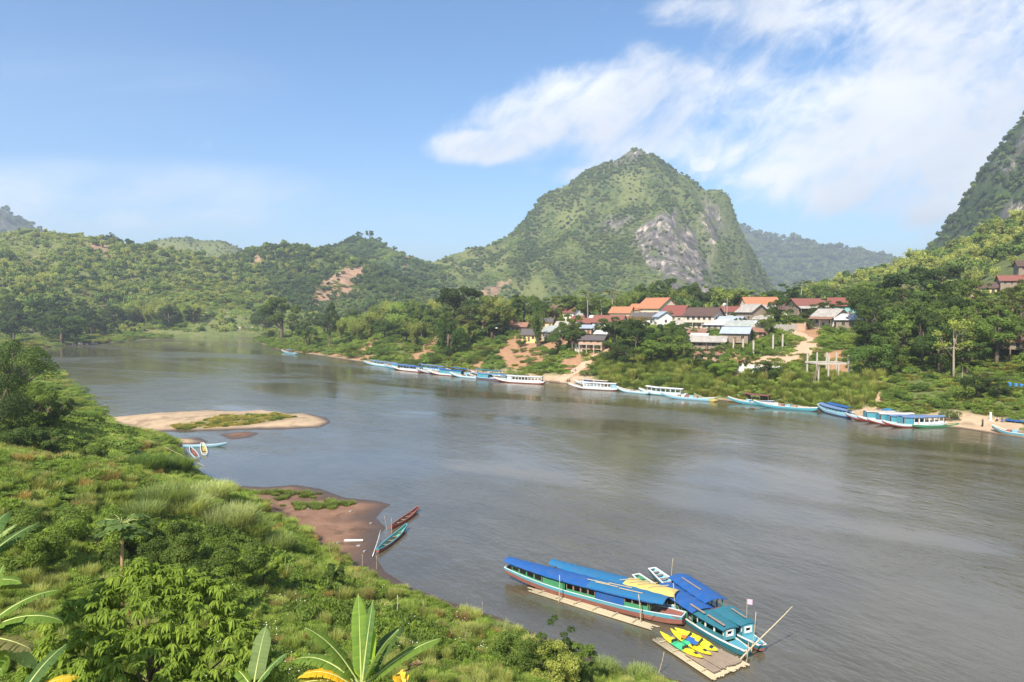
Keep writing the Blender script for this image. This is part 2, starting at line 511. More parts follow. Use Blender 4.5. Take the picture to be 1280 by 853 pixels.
def mat_ground():
    m, nt, N, L, b = new_mat("bank_ground")
    geo = N.new("ShaderNodeNewGeometry")
    a = N.new("ShaderNodeAttribute"); a.attribute_name = "masks"
    sep = N.new("ShaderNodeSeparateColor"); L.new(a.outputs['Color'], sep.inputs[0])

    def nz(scale, detail=7, rough=.6):
        t = N.new("ShaderNodeTexNoise"); t.inputs['Scale'].default_value = scale; t.inputs['Detail'].default_value = detail; t.inputs['Roughness'].default_value = rough
        L.new(geo.outputs['Position'], t.inputs['Vector']); return t.outputs[0]

    def mixc(f, c0, c1):
        mx = N.new("ShaderNodeMix"); mx.data_type = 'RGBA'
        L.new(f, mx.inputs[0])
        for i, c in ((6, c0), (7, c1)):
            if isinstance(c, tuple): mx.inputs[i].default_value = (*c, 1)
            else: L.new(c, mx.inputs[i])
        return mx.outputs[2]

    def ss(v, lo, hi):
        mr = N.new("ShaderNodeMapRange"); mr.interpolation_type = 'SMOOTHSTEP'; L.new(v, mr.inputs[0]); mr.inputs[1].default_value = lo; mr.inputs[2].default_value = hi
        return mr.outputs[0]
    big, mid, fine = nz(.05), nz(.5), nz(4.0)
    grass = mixc(ss(mid, .35, .65), mixc(ss(big, .4, .6), (.055, .085, .022), (.10, .13, .035)), (.14, .15, .05))
    grass = mixc(ss(fine, .55, .8), grass, (.13, .105, .06))
    soil = mixc(ss(mid, .3, .7), (.40, .22, .12), (.30, .17, .095))
    sand = mixc(ss(mid, .3, .7), (.50, .36, .23), (.38, .28, .18))
    mud = mixc(ss(mid, .35, .65), (.20, .108, .068), (.26, .15, .098))
    mud = mixc(ss(fine, .6, .75), mud, (.25, .17, .12))
    def ragged(v):
        a1 = N.new("ShaderNodeMath"); a1.operation = 'MULTIPLY_ADD'; L.new(nz(.9), a1.inputs[0]); a1.inputs[1].default_value = 1.1; a1.inputs[2].default_value = -.55
        a2 = N.new("ShaderNodeMath"); L.new(a1.outputs[0], a2.inputs[0]); L.new(v, a2.inputs[1]); return ss(a2.outputs[0], .3, .7)
    pebble = nz(9.0, 3)
    sand = mixc(ss(nz(.22), .5, .64), sand, (.30, .215, .135)); sand = mixc(ss(pebble, .62, .72), sand, (.22, .18, .14))
    mud = mixc(ss(nz(.3), .52, .66), mud, (.10, .062, .042)); mud = mixc(ss(pebble, .64, .70), mud, (.30, .24, .19))
    c = mixc(ragged(sep.outputs[0]), grass, soil); c = mixc(sep.outputs[1], c, sand); c = mixc(sep.outputs[2], c, mud)
    # wet rim: the last hand's breadth above the water is darker and shinier
    sx_ = N.new("ShaderNodeSeparateXYZ"); L.new(geo.outputs['Position'], sx_.inputs[0])
    wet = ss(sx_.outputs[2], .30, .03)
    c = mixc(wet, c, (.085, .055, .036))
    L.new(c, b.inputs['Base Color'])
    ro = N.new("ShaderNodeMapRange"); L.new(wet, ro.inputs[0]); ro.inputs[3].default_value = .95; ro.inputs[4].default_value = .35
    L.new(ro.outputs[0], b.inputs['Roughness'])
    bp = N.new("ShaderNodeBump"); bp.inputs['Strength'].default_value = .6; bp.inputs['Distance'].default_value = .12
    L.new(fine, bp.inputs['Height']); L.new(bp.outputs[0], b.inputs['Normal'])
    b.inputs['Specular IOR Level'].default_value = .2
    return m


def build_ground():
    ang = np.radians(np.concatenate([np.linspace(-120, -48, 40)[:-1], np.linspace(-48, 44, 780), np.linspace(44, 120, 40)[1:]]))
    rr = np.concatenate([[0.5, 4.0], np.geomspace(9, 420, 400), np.geomspace(424, 1100, 120), np.geomspace(1150, 9000, 30)])
    A, RR = np.meshgrid(ang, rr)
    x, y = (np.sin(A) * RR).ravel(), (np.cos(A) * RR).ravel()
    z = H(x, y)
    far = sstep(np.hypot(x, y), 900, 1500)
    z = z * (1 - far) + far * 22
    so, sa, mu = ground_masks(x, y, z)
    n, k = len(rr), len(ang)
    i = np.arange(n * k).reshape(n, k)
    F = np.stack([i[:-1, :-1], i[:-1, 1:], i[1:, 1:], i[1:, :-1]], -1).reshape(-1, 4)
    me = np_mesh("ground", np.stack([x, y, z], 1), F[:, ::-1], mat_ground(), True, {"masks": ('FLOAT_COLOR', np.stack([so, sa, mu, np.ones_like(so)], 1))})
    tag(link("ground", me), "river banks of grass, red earth, sand and mud", "ground", kind="structure")


build_ground()


# ------------------------------------------------------------------ water
def build_water():
    m, nt, N, L, b = new_mat("river_water")
    geo = N.new("ShaderNodeNewGeometry")

    def nz(sx_, sy_, rot, scale, detail, rough=.55, dist=0.):
        mp = N.new("ShaderNodeMapping"); mp.vector_type = 'TEXTURE'; mp.inputs['Rotation'].default_value = (0, 0, rot); mp.inputs['Scale'].default_value = (sx_, sy_, 1)
        L.new(geo.outputs['Position'], mp.inputs[0])
        t = N.new("ShaderNodeTexNoise"); t.inputs['Scale'].default_value = scale; t.inputs['Detail'].default_value = detail
        t.inputs['Roughness'].default_value = rough; t.inputs['Distortion'].default_value = dist
        L.new(mp.outputs[0], t.inputs['Vector']); return t.outputs[0]

    def ss(v, lo, hi, a=0., c=1.):
        mr = N.new("ShaderNodeMapRange"); mr.interpolation_type = 'SMOOTHSTEP'; L.new(v, mr.inputs[0]); mr.inputs[1].default_value = lo; mr.inputs[2].default_value = hi
        mr.inputs[3].default_value = a; mr.inputs[4].default_value = c
        return mr.outputs[0]
    rip = nz(1, 2.2, R(35), 1.3, 4, .6)
    swell = nz(1, 2.0, R(35), .16, 4, .55)
    calm = nz(3.2, 1, R(-32), .028, 4, .6, .8)          # streaks of smooth and of ruffled water along the current
    amp = ss(calm, .40, .60, .2, 1.1)
    chop = nz(1, 1.8, R(28), .5, 3, .5)
    add = N.new("ShaderNodeMath"); add.operation = 'MULTIPLY_ADD'; L.new(swell, add.inputs[0]); add.inputs[1].default_value = 2.2; 
    ad2 = N.new("ShaderNodeMath"); ad2.operation = 'MULTIPLY_ADD'; L.new(chop, ad2.inputs[0]); ad2.inputs[1].default_value = 1.3; L.new(rip, ad2.inputs[2]); L.new(ad2.outputs[0], add.inputs[2])
    bp = N.new("ShaderNodeBump"); bp.inputs['Distance'].default_value = .16
    L.new(add.outputs[0], bp.inputs['Height'])
    st = N.new("ShaderNodeMath"); st.operation = 'MULTIPLY'; L.new(amp, st.inputs[0]); st.inputs[1].default_value = .55
    L.new(st.outputs[0], bp.inputs['Strength']); L.new(bp.outputs[0], b.inputs['Normal'])
    mx = N.new("ShaderNodeMix"); mx.data_type = 'RGBA'; L.new(ss(swell, .35, .65), mx.inputs[0])
    mx.inputs[6].default_value = (.082, .070, .042, 1); mx.inputs[7].default_value = (.102, .088, .056, 1)
    L.new(mx.outputs[2], b.inputs['Base Color'])
    rg = ss(calm, .38, .62, .05, .18); L.new(rg, b.inputs['Roughness'])
    b.inputs['IOR'].default_value = 1.62; b.inputs['Specular IOR Level'].default_value = .8
    mb = MB(); mb.add([(-900, -80, 0), (900, -80, 0), (900, 1100, 0), (-900, 1100, 0)], [(0, 1, 2, 3)])
    o = mb.build("river", m); tag(o, "wide brown green river curving away to the left", "river", kind="structure")


build_water()


# ------------------------------------------------------------------ strips of road laid on the ground
def ribbon(name, pts, width, mat, label, cat, lift=.06, nseg=10):
    P = [gp(*p)[:2] for p in pts]
    Q = []
    for a, b in zip(P[:-1], P[1:]):
        for t in np.linspace(0, 1, nseg, endpoint=False): Q.append(a + (b - a) * t)
    Q.append(P[-1]); Q = np.array(Q)
    for _ in range(6): Q[1:-1] = (Q[:-2] + 2 * Q[1:-1] + Q[2:]) / 4
    T = np.gradient(Q, axis=0); T /= np.linalg.norm(T, axis=1)[:, None] + 1e-9
    Nn = np.stack([-T[:, 1], T[:, 0]], 1)
    ws = np.interp(np.linspace(0, 1, len(Q)), np.linspace(0, 1, len(width)), width)
    offs = np.linspace(-.5, .5, 7)
    V = np.array([[*(Q[i] + Nn[i] * ws[i] * o * (1 + .12 * math.sin(i * .9 + o * 3))), 0] for i in range(len(Q)) for o in offs])
    V[:, 2] = H(V[:, 0], V[:, 1]) + lift + .12
    edge = np.tile(np.abs(offs) > .45, len(Q)); V[edge, 2] -= .5
    i = np.arange(len(V)).reshape(len(Q), 7)
    F = np.stack([i[:-1, :-1], i[:-1, 1:], i[1:, 1:], i[1:, :-1]], -1).reshape(-1, 4)
    o = link(name, np_mesh(name, V, F, mat, True)); tag(o, label, cat, kind="structure")
    return o


EARTHROAD = mat_paint("packed_earth", (.52, .36, .24), .95, .35, .35, .1, .4, (.36, .24, .15))


# ------------------------------------------------------------------ hills and mountains: networks of ridges
def mat_hill(name, greens, rock=(.30, .28, .26)):
    m, nt, N, L, b = new_mat(name)
    geo = N.new("ShaderNodeNewGeometry")
    a = N.new("ShaderNodeAttribute"); a.attribute_name = "masks"
    sep = N.new("ShaderNodeSeparateColor"); L.new(a.outputs['Color'], sep.inputs[0])

    def nz(scale, zs=1., detail=8, rough=.62):
        mp = N.new("ShaderNodeMapping"); mp.inputs['Scale'].default_value = (1, 1, zs); L.new(geo.outputs['Position'], mp.inputs[0])
        t = N.new("ShaderNodeTexNoise"); t.inputs['Scale'].default_value = scale; t.inputs['Detail'].default_value = detail; t.inputs['Roughness'].default_value = rough
        L.new(mp.outputs[0], t.inputs['Vector']); return t.outputs[0]

    def ss(v, lo, hi):
        mr = N.new("ShaderNodeMapRange"); mr.interpolation_type = 'SMOOTHSTEP'; L.new(v, mr.inputs[0]); mr.inputs[1].default_value = lo; mr.inputs[2].default_value = hi
        return mr.outputs[0]

    def mixc(f, c0, c1):
        mx = N.new("ShaderNodeMix"); mx.data_type = 'RGBA'; L.new(f, mx.inputs[0])
        for i, c in ((6, c0), (7, c1)):
            if isinstance(c, tuple): mx.inputs[i].default_value = (*c, 1)
            else: L.new(c, mx.inputs[i])
        return mx.outputs[2]
    g = mixc(ss(nz(.012), .4, .6), greens[0], greens[1]); g = mixc(ss(nz(.08), .42, .66), g, greens[2])
    streak = nz(.05, .22)
    r_ = mixc(ss(streak, .38, .66), tuple(c * .42 for c in rock), rock)
    r_ = mixc(ss(nz(.045, .2), .53, .64), r_, (.46, .38, .31)); r_ = mixc(ss(nz(.10, .10), .47, .58), r_, tuple(c * .32 for c in rock)); r_ = mixc(ss(nz(.06, .5), .56, .66), r_, (.07, .085, .035))
    rockm = N.new("ShaderNodeMath"); rockm.operation = 'MULTIPLY'; L.new(sep.outputs[0], rockm.inputs[0]); L.new(ss(nz(.045, .4), .33, .50), rockm.inputs[1])
    c = mixc(rockm.outputs[0], g, r_)
    soil = mixc(ss(nz(.09), .4, .65), (.38, .235, .15), (.24, .16, .10))
    rag = N.new("ShaderNodeMath"); rag.operation = 'MULTIPLY_ADD'; L.new(nz(.16), rag.inputs[0]); rag.inputs[1].default_value = .9; rag.inputs[2].default_value = -.42
    rg2 = N.new("ShaderNodeMath"); L.new(rag.outputs[0], rg2.inputs[0]); L.new(sep.outputs[1], rg2.inputs[1])
    c = mixc(ss(rg2.outputs[0], .35, .75), c, soil)
    c = mixc(sep.outputs[2], c, (.155, .17, .055))
    L.new(c, b.inputs['Base Color']); b.inputs['Roughness'].default_value = .95; b.inputs['Specular IOR Level'].default_value = .1
    bp = N.new("ShaderNodeBump"); bp.inputs['Strength'].default_value = .9; bp.inputs['Distance'].default_value = 4
    L.new(nz(.12, .6), bp.inputs['Height']); L.new(bp.outputs[0], b.inputs['Normal'])
    return m


class Hill:
    """ridges: list of (polyline of (px, py, Y), slope on the left/near side). Height = the highest ridge after it has fallen away with distance"""
    def __init__(s, name, ridges, res, label, cat, mat, amp=(10, 60), zmin=-2, reach=None, conc=1.0, masks=None, seed=1, spur=.0):
        s.seed, s.amp, s.conc, s.spur, s.masks_px = seed, amp, conc, spur, masks or {}
        s.rid = []
        for pts, slope in ridges:
            P = np.array([at(*p) for p in pts]); s.rid.append((P, slope))
        allp = np.vstack([p for p, _ in s.rid])
        reach = reach or (allp[:, 2].max()) / min(np.min(sl) for _, sl in s.rid) * 1.25
        x0, x1 = allp[:, 0].min() - reach, allp[:, 0].max() + reach
        y0, y1 = allp[:, 1].min() - reach, allp[:, 1].max() + reach * .6
        y0 = max(y0, 60)
        s.box = (x0, x1, y0, y1)
        nx, ny = int((x1 - x0) / res) + 2, int((y1 - y0) / res) + 2
        X, Y = np.meshgrid(np.linspace(x0, x1, nx), np.linspace(y0, y1, ny))
        x, y = X.ravel(), Y.ravel()
        z = s.z(x, y)
        i = np.arange(nx * ny).reshape(ny, nx)
        F = np.stack([i[:-1, :-1], i[:-1, 1:], i[1:, 1:], i[1:, :-1]], -1).reshape(-1, 4)
        keep = (z[F] > -7).any(1)
        F = F[keep]
        used = np.unique(F); remap = np.full(nx * ny, -1); remap[used] = np.arange(len(used))
        x, y, z = x[used], y[used], np.maximum(z[used], -30)
        mk = s.masks(x, y, z)
        me = np_mesh(name, np.stack([x, y, z], 1), remap[F], mat, True, {"masks": ('FLOAT_COLOR', np.stack([*mk, np.ones_like(x)], 1))})
        s.obj = tag(link(name, me), label, cat, kind="structure")

    def z(s, x, y):
        wx = x + (fbm(x / 90, y / 90, 3, s.seed + 50) - .5) * s.amp[1] * .9
        wy = y + (fbm(x / 90, y / 90, 3, s.seed + 60) - .5) * s.amp[1] * .9
        best = np.full(x.shape, -1e9)
        for P, slope in s.rid:
            for a, b in zip(P[:-1], P[1:]):
                u = b[:2] - a[:2]; l2 = (u ** 2).sum() + 1e-9
                t = np.clip(((wx - a[0]) * u[0] + (wy - a[1]) * u[1]) / l2, 0, 1)
                d = np.hypot(wx - a[0] - t * u[0], wy - a[1] - t * u[1])
                h0 = a[2] + (b[2] - a[2]) * t
                soft = 12.0
                dd = np.sqrt(d * d + soft * soft) - soft
                if isinstance(slope, tuple):
                    k_ = sstep((wx - a[0] - t * u[0]) / (d + 1.0), .05, .85); sl_ = slope[0] + (slope[1] - slope[0]) * k_
                else: sl_ = slope
                h = h0 - sl_ * dd + s.conc * .12 * sl_ * np.maximum(dd - .3 * h0 / sl_, 0)
                best = np.maximum(best, h)
        n = (fbm(x / s.amp[1], y / s.amp[1], 5, s.seed) - .5) * 2 * s.amp[0]
        gul = np.abs(fbm(x / (s.amp[1] * 1.6), y / (s.amp[1] * 1.6), 3, s.seed + 9) - .5) * s.amp[0] * 3.0 * s.spur
        return best + n * sstep(best, 0, 40) - gul * sstep(best, 0, 60)

    def masks(s, x, y, z):
        px, py = to_px(x, y, z)
        out = []
        for k, w in (('rock', 7), ('soil', 6), ('pale', 6)):
            m = np.zeros_like(x)
            for P in s.masks_px.get(k, []):
                jx, jy = (fbm(px / 9, py / 14, 3, 31) - .5) * 26, (fbm(px / 9, py / 14, 3, 32) - .5) * 22
                m = np.maximum(m, soft_mask(px + jx, py + jy, P, w))
            out.append(m)
        return out


FOREST_G = ((.045, .075, .022), (.07, .105, .03), (.10, .125, .04))
DRY_G = ((.085, .115, .034), (.13, .155, .05), (.17, .17, .065))
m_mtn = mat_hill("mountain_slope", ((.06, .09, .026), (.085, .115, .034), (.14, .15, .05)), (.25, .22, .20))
m_dark = mat_hill("dark_mountain_slope", ((.035, .06, .022), (.05, .08, .028), (.065, .09, .03)), (.16, .15, .15))  # right mountain: cloud shade is put into these darker slope and rock colours
m_hill = mat_hill("hill_slope", tuple(tuple(v * 1.15 for v in g) for g in DRY_G))
m_far = mat_hill("far_slope", FOREST_G)

MTN = Hill("limestone_mountain", [
    ([(798, 181, 1500), (775, 196, 1500), (752, 204, 1495), (730, 222, 1490), (700, 242, 1480), (670, 270, 1460), (640, 293, 1430), (600, 307, 1380), (560, 315, 1320), (500, 330, 1250)], (.95, 2.3)),
    ([(798, 181, 1500), (815, 189, 1505), (832, 203, 1520), (862, 219, 1540), (892, 235, 1530), (903, 262, 1510), (918, 300, 1500), (935, 335, 1480), (950, 365, 1450)], 2.1),
    ([(798, 183, 1498), (815, 206, 1450), (838, 232, 1390), (862, 262, 1330), (880, 300, 1280), (888, 340, 1240), (892, 375, 1220)], 2.1),
    ([(752, 205, 1495), (735, 245, 1400), (712, 285, 1290), (690, 325, 1190), (680, 365, 1120)], (1.0, 1.5)),
    ([(690, 256, 1475), (650, 300, 1330), (620, 335, 1200), (590, 370, 1100)], .8),
    ([(600, 308, 1380), (560, 335, 1220), (540, 365, 1100)], .55),
    ([(798, 183, 1498), (790, 225, 1420), (785, 262, 1370)], (1.5, 1.9))],
    7.0, "steep green limestone peak with a bare grey cliff rising behind the village", "mountain", m_mtn, (14, 75), 8, 420, 1.0,
    {'rock': [[(788, 288), (812, 270), (845, 262), (868, 285), (888, 345), (893, 378), (856, 374), (832, 364), (806, 325)], [(880, 258), (900, 262), (905, 300), (890, 312), (876, 285)],
              [(790, 182), (815, 196), (770, 205), (750, 208)], [(752, 272), (790, 277), (775, 292), (750, 288)]],
     'soil': [[(600, 368), (630, 348), (640, 352), (612, 374)]],
     'pale': [[(630, 358), (672, 335), (690, 370), (640, 378)], [(510, 325), (620, 305), (640, 330), (560, 350)], [(770, 215), (800, 210), (815, 250), (780, 255)], [(690, 265), (720, 250), (730, 275), (700, 290)]]}, 3, .8)

BACK = Hill("hazy_ridge", [([(880, 270, 3600), (920, 284, 3500), (950, 294, 3450), (1000, 299, 3400), (1030, 307, 3380), (1052, 307, 3400), (1085, 318, 3500), (1120, 338, 3550), (1180, 372, 3600)], .55),
                           ([(1000, 299, 3400), (985, 330, 3100), (975, 365, 2900)], .6), ([(1060, 310, 3400), (1055, 340, 3150), (1050, 370, 2950)], .6)],
            28, "blue hazy forested ridge beyond the limestone peak", "hill", m_far, (26, 160), 5, 700, 1.0, None, 11, .4)

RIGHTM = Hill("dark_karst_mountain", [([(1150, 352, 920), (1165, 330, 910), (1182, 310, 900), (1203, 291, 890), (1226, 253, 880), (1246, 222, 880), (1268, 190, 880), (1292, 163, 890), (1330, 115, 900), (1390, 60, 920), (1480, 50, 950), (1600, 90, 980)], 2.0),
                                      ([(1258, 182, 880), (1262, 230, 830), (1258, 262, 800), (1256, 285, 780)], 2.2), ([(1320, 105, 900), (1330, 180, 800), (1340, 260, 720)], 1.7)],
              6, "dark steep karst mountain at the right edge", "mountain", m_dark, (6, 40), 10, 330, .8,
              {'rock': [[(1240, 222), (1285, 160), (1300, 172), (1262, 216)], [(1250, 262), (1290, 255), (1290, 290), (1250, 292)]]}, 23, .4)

RIGHTH = Hill("bright_hill", [([(1130, 345, 520), (1160, 328, 500), (1185, 316, 480), (1215, 308, 470), (1245, 297, 460), (1285, 284, 455), (1340, 262, 450), (1450, 240, 460)], .42)],
              4, "sunlit pale green hillside below the dark mountain", "hill", mat_hill("bright_slope", ((.12, .15, .035), (.16, .185, .045), (.13, .15, .04))), (4, 40), 14, 150, .6, None, 33, .2)

LEFTH = Hill("wooded_hill", [([(-180, 262, 900), (-60, 280, 900), (0, 292, 900), (60, 293, 890), (110, 298, 880), (150, 300, 870), (185, 308, 860), (225, 320, 850), (265, 331, 850), (300, 341, 860), (340, 355, 880), (380, 372, 900)], .42),
                             ([(110, 298, 880), (95, 322, 760), (70, 350, 650), (60, 385, 560)], .4), ([(225, 320, 850), (235, 343, 760), (260, 368, 690)], .38),
                             ([(0, 292, 900), (0, 330, 700), (20, 370, 560)], .4)],
             7, "patchy wooded hill on the left beyond the river bend", "hill", m_hill, (10, 60), 6, 260, .8,
             {'soil': [[(108, 300), (140, 302), (132, 320), (106, 314)], [(112, 366), (142, 370), (142, 396), (116, 390)], [(30, 318), (52, 322), (48, 332), (28, 328)], [(200, 340), (216, 342), (212, 352), (198, 348)], [(270, 350), (284, 352), (280, 360), (268, 358)], [(165, 352), (180, 356), (175, 362), (162, 358)], [(258, 330), (268, 332), (266, 345), (258, 340)]],
              'pale': [[(140, 332), (250, 326), (310, 358), (190, 374)], [(50, 350), (110, 342), (124, 366), (66, 374)], [(20, 300), (90, 304), (80, 322), (24, 318)], [(150, 308), (220, 316), (200, 328), (150, 322)]]}, 41, .5)

LEFTB = Hill("bare_round_hill", [([(150, 318, 1650), (190, 304, 1620), (215, 298, 1600), (245, 296, 1600), (268, 300, 1600), (290, 312, 1610), (310, 326, 1620), (335, 345, 1640)], .55)],
             14, "rounded green hill standing behind the wooded hill", "hill", m_far, (6, 90), 6, 300, 1.0, {'pale': [[(185, 300), (300, 300), (300, 340), (185, 330)]]}, 51, .2)

MIDH = Hill("landslide_hill", [([(275, 350, 1000), (305, 334, 1000), (322, 317, 1000), (345, 310, 1000), (372, 308, 1000), (400, 312, 990), (425, 322, 980), (455, 330, 960), (490, 340, 950), (530, 358, 950)], .5),
                               ([(372, 308, 1000), (380, 335, 900), (375, 365, 800)], .45), ([(455, 330, 960), (470, 350, 860), (480, 378, 770)], .45), ([(440, 326, 970), (432, 345, 880), (420, 368, 800)], .45)],
            7, "low forested hill with a raw earth landslide", "hill", m_far, (7, 50), 6, 220, .8,
            {'soil': [[(384, 378), (400, 358), (416, 344), (440, 333), (455, 333), (449, 352), (440, 366), (422, 374), (402, 380)], [(312, 322), (328, 314), (328, 336), (314, 340)]]}, 61, .45)

MIDB = Hill("tree_topped_hill", [([(370, 325, 1300), (400, 313, 1300), (430, 306, 1300), (448, 299, 1300), (462, 298, 1300), (480, 308, 1300), (505, 319, 1300), (540, 328, 1310), (570, 345, 1330)], .5)],
            10, "hill topped with tall trees behind the landslide", "hill", m_far, (6, 60), 6, 260, .9, {'soil': [[(498, 316), (512, 320), (516, 334), (506, 330)]]}, 71, .4)

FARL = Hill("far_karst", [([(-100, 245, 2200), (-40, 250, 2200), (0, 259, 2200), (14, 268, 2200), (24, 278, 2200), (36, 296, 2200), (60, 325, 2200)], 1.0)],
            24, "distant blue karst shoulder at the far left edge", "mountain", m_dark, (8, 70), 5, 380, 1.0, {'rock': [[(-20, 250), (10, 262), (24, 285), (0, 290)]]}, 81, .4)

HILLS += [LEFTH, MIDH, RIGHTH]
# ================================================================== PLANTS
rng = np.random.default_rng(7)


def unit(v): return v / (np.linalg.norm(v, axis=1)[:, None] + 1e-9)


def leaf_geo(C, Nn, L, Wd, T=None, fold=.18, rg=rng):
    """one folded diamond per leaf; returns vertices and quads"""
    n = len(C)
    Nn = unit(Nn)
    if T is None: T = rg.normal(size=(n, 3))
    T = T - Nn * (T * Nn).sum(1)[:, None]; T = unit(T)
    B = np.cross(Nn, T)
    L = np.broadcast_to(L, n)[:, None]; Wd = np.broadcast_to(Wd, n)[:, None]
    V = np.stack([C - T * L / 2, C + B * Wd / 2 - Nn * L * fold * .5 + T * L * .08, C + T * L / 2 - Nn * L * fold, C - B * Wd / 2 - Nn * L * fold * .5 + T * L * .08], 1)
    return V.reshape(-1, 3), np.arange(4 * n).reshape(n, 4)


def leaf_mesh(name, C, Nn, L, Wd, T=None, tint=None, fold=.18, mat=None):
    V, F = leaf_geo(C, Nn, L, Wd, T, fold)
    if tint is None: tint = rng.random(len(C))
    return np_mesh(name, V, F, mat or LEAF, False, {"tint": ('FLOAT', np.repeat(tint, 4))})


def lobe_points(lobes, n, inner=.72, up=.25, jitter=.5):
    lobes = np.array(lobes, float)
    area = (lobes[:, 3] * lobes[:, 4] + lobes[:, 4] * lobes[:, 5] + lobes[:, 3] * lobes[:, 5])
    k = rng.choice(len(lobes), n, p=area / area.sum())
    d = unit(rng.normal(size=(n, 3)))
    d[:, 2] = np.where((d[:, 2] < -.3) & (rng.random(n) < .65), -d[:, 2], d[:, 2])
    rad = inner + (1.05 - inner) * rng.random(n) ** .6
    c = lobes[k]
    P = c[:, :3] + d * c[:, 3:] * rad[:, None]
    Nn = unit(d / c[:, 3:] * c[:, 3:].mean()) + np.array([0, 0, up]) + rng.normal(size=(n, 3)) * jitter
    # leaves buried inside another lobe are dropped
    ok = np.ones(n, bool)
    for j, l in enumerate(lobes):
        q = (((P - l[:3]) / l[3:]) ** 2).sum(1)
        ok &= ~((q < .45) & (k != j))
    lt = rng.random(len(lobes))
    tint = np.clip(.55 * rng.random(n) + .45 * lt[k], 0, 1)
    return P[ok], Nn[ok], tint[ok]


def trunk_mesh(name, h, r, limbs, mat, bend=.3):
    mb = MB()
    pts = [(bend * math.sin(t * 2.2) * t, bend * .6 * math.sin(t * 3 + 1) * t, h * t) for t in np.linspace(0, 1, 6)]
    pts[0] = (0, 0, -.6)
    mb.tube(pts, [r * (1.25 - .6 * t) for t in np.linspace(0, 1, 6)], 7)
    for (x, y, z) in limbs:
        t = .45 + .5 * rng.random(); b = Vector(pts[min(5, int(t * 5))])
        e = Vector((x, y, z)); mid = (b + e) / 2 + Vector((0, 0, -.1 * h * rng.random()))
        mb.tube([b, mid, e], [r * .5, r * .33, r * .12], 5)
    return mb.mesh(name, mat, True)


def broadleaf(name, h, w, nl, nleaf, leaf, spread=1.0, low=.35, lobe=(.2, .34), flat=.75, inner=.6, jitter=.5):
    lobes = []
    hc, hr = h * (low + 1) / 2, h * (1 - low) / 2
    for i in range(nl):
        for _ in range(30):
            p = rng.uniform(-1, 1, 3)
            if (p ** 2).sum() < 1 and (p ** 2).sum() > .12: break
        s = rng.uniform(*lobe) * w * .5 * (1.0 - .25 * max(p[2], 0))
        lobes.append((p[0] * (w / 2 - s * .5) * spread, p[1] * (w / 2 - s * .5) * spread, hc + p[2] * (hr - s * flat * .5), s, s, s * flat))
    P, Nn, t = lobe_points(lobes, nleaf, inner, .25, jitter)
    cr = leaf_mesh(name + "_crown", P, Nn, leaf * rng.uniform(.7, 1.3, len(P)), leaf * rng.uniform(.45, .75, len(P)), None, t)
    tr = trunk_mesh(name + "_trunk", hc, w * .028 + .05, [l[:3] for l in lobes[:8]], BARK)
    return cr, tr


def bamboo_clump(name, h, nc, nleaf, leaf):
    C, Nn, T = [], [], []
    mb = MB()
    for i in range(nc):
        a = rng.uniform(0, 2 * math.pi); lean = rng.uniform(.12, .42) * h; hh = h * rng.uniform(.65, 1.0)
        b = np.array([math.cos(a), math.sin(a), 0]) * rng.uniform(.1, .07 * h)
        f = lambda t: b + np.array([math.cos(a), math.sin(a), 0])[None, :] * (lean * t ** 2.3)[:, None] + np.array([0, 0, 1.])[None, :] * (hh * (t - .16 * t ** 4))[:, None]
        ts = np.linspace(0, 1, 6); mb.tube([tuple(p) for p in f(ts)], [.06 * (1.1 - t) + .01 for t in ts], 4)
        t = rng.beta(2.4, 1.3, nleaf // nc); p = f(t) + rng.normal(size=(len(t), 3)) * (.035 * h * (.5 + t))[:, None] * np.array([1, 1, .8])
        C.append(p); Nn.append(rng.normal(size=p.shape) * .7 + [math.cos(a) * .5, math.sin(a) * .5, .6]); T.append(rng.normal(size=p.shape) * .6 + [math.cos(a) * .5, math.sin(a) * .5, -.7])
    C, Nn, T = map(np.vstack, (C, Nn, T))
    tint = np.clip(np.repeat(rng.random(nc), nleaf // nc) * .5 + rng.random(len(C)) * .5, 0, 1)
    return leaf_mesh(name + "_crown", C, Nn, leaf * rng.uniform(.7, 1.4, len(C)), leaf * .38, T, tint), mb.mesh(name + "_culms", PALEBARK, True)


def palm(name, h, nf=17, fl=3.6):
    mb = MB(); pts = [(.35 * t * t, .1 * math.sin(3 * t), h * t) for t in np.linspace(0, 1, 8)]; pts[0] = (0, 0, -.5)
    mb.tube(pts, [.22 - .09 * t for t in np.linspace(0, 1, 8)], 7)
    top = np.array(pts[-1]); V, F, tint = [], [], []
    C, Nn, T, L = [], [], [], []
    for i in range(nf):
        a = 2 * math.pi * i / nf * 2.4 + rng.uniform(-.2, .2); e = rng.uniform(-.35, 1.2)
        d = np.array([math.cos(a), math.sin(a), 0.]); n = 24
        for t in np.linspace(.12, 1, n):
            p = top + d * (fl * t * math.cos(e * (1 - .2 * t))) + np.array([0, 0, 1.]) * (fl * (math.sin(e) * t - .62 * t * t))
            for s in (-1, 1):
                side = np.array([-d[1], d[0], 0]) * s
                ll = .75 * math.sin(math.pi * (.15 + .8 * t)) + .12
                tv = side * .75 + d * .55 + np.array([0, 0, -.65])
                C.append(p + tv / np.linalg.norm(tv) * ll / 2); T.append(tv); Nn.append(np.array([0, 0, 1.]) + side * -.5 + rng.normal(size=3) * .2); L.append(ll)
    cr = leaf_mesh(name + "_crown", np.array(C), np.array(Nn), np.array(L), .13, np.array(T), None, .05)
    return cr, mb.mesh(name + "_trunk", PALEBARK, True)


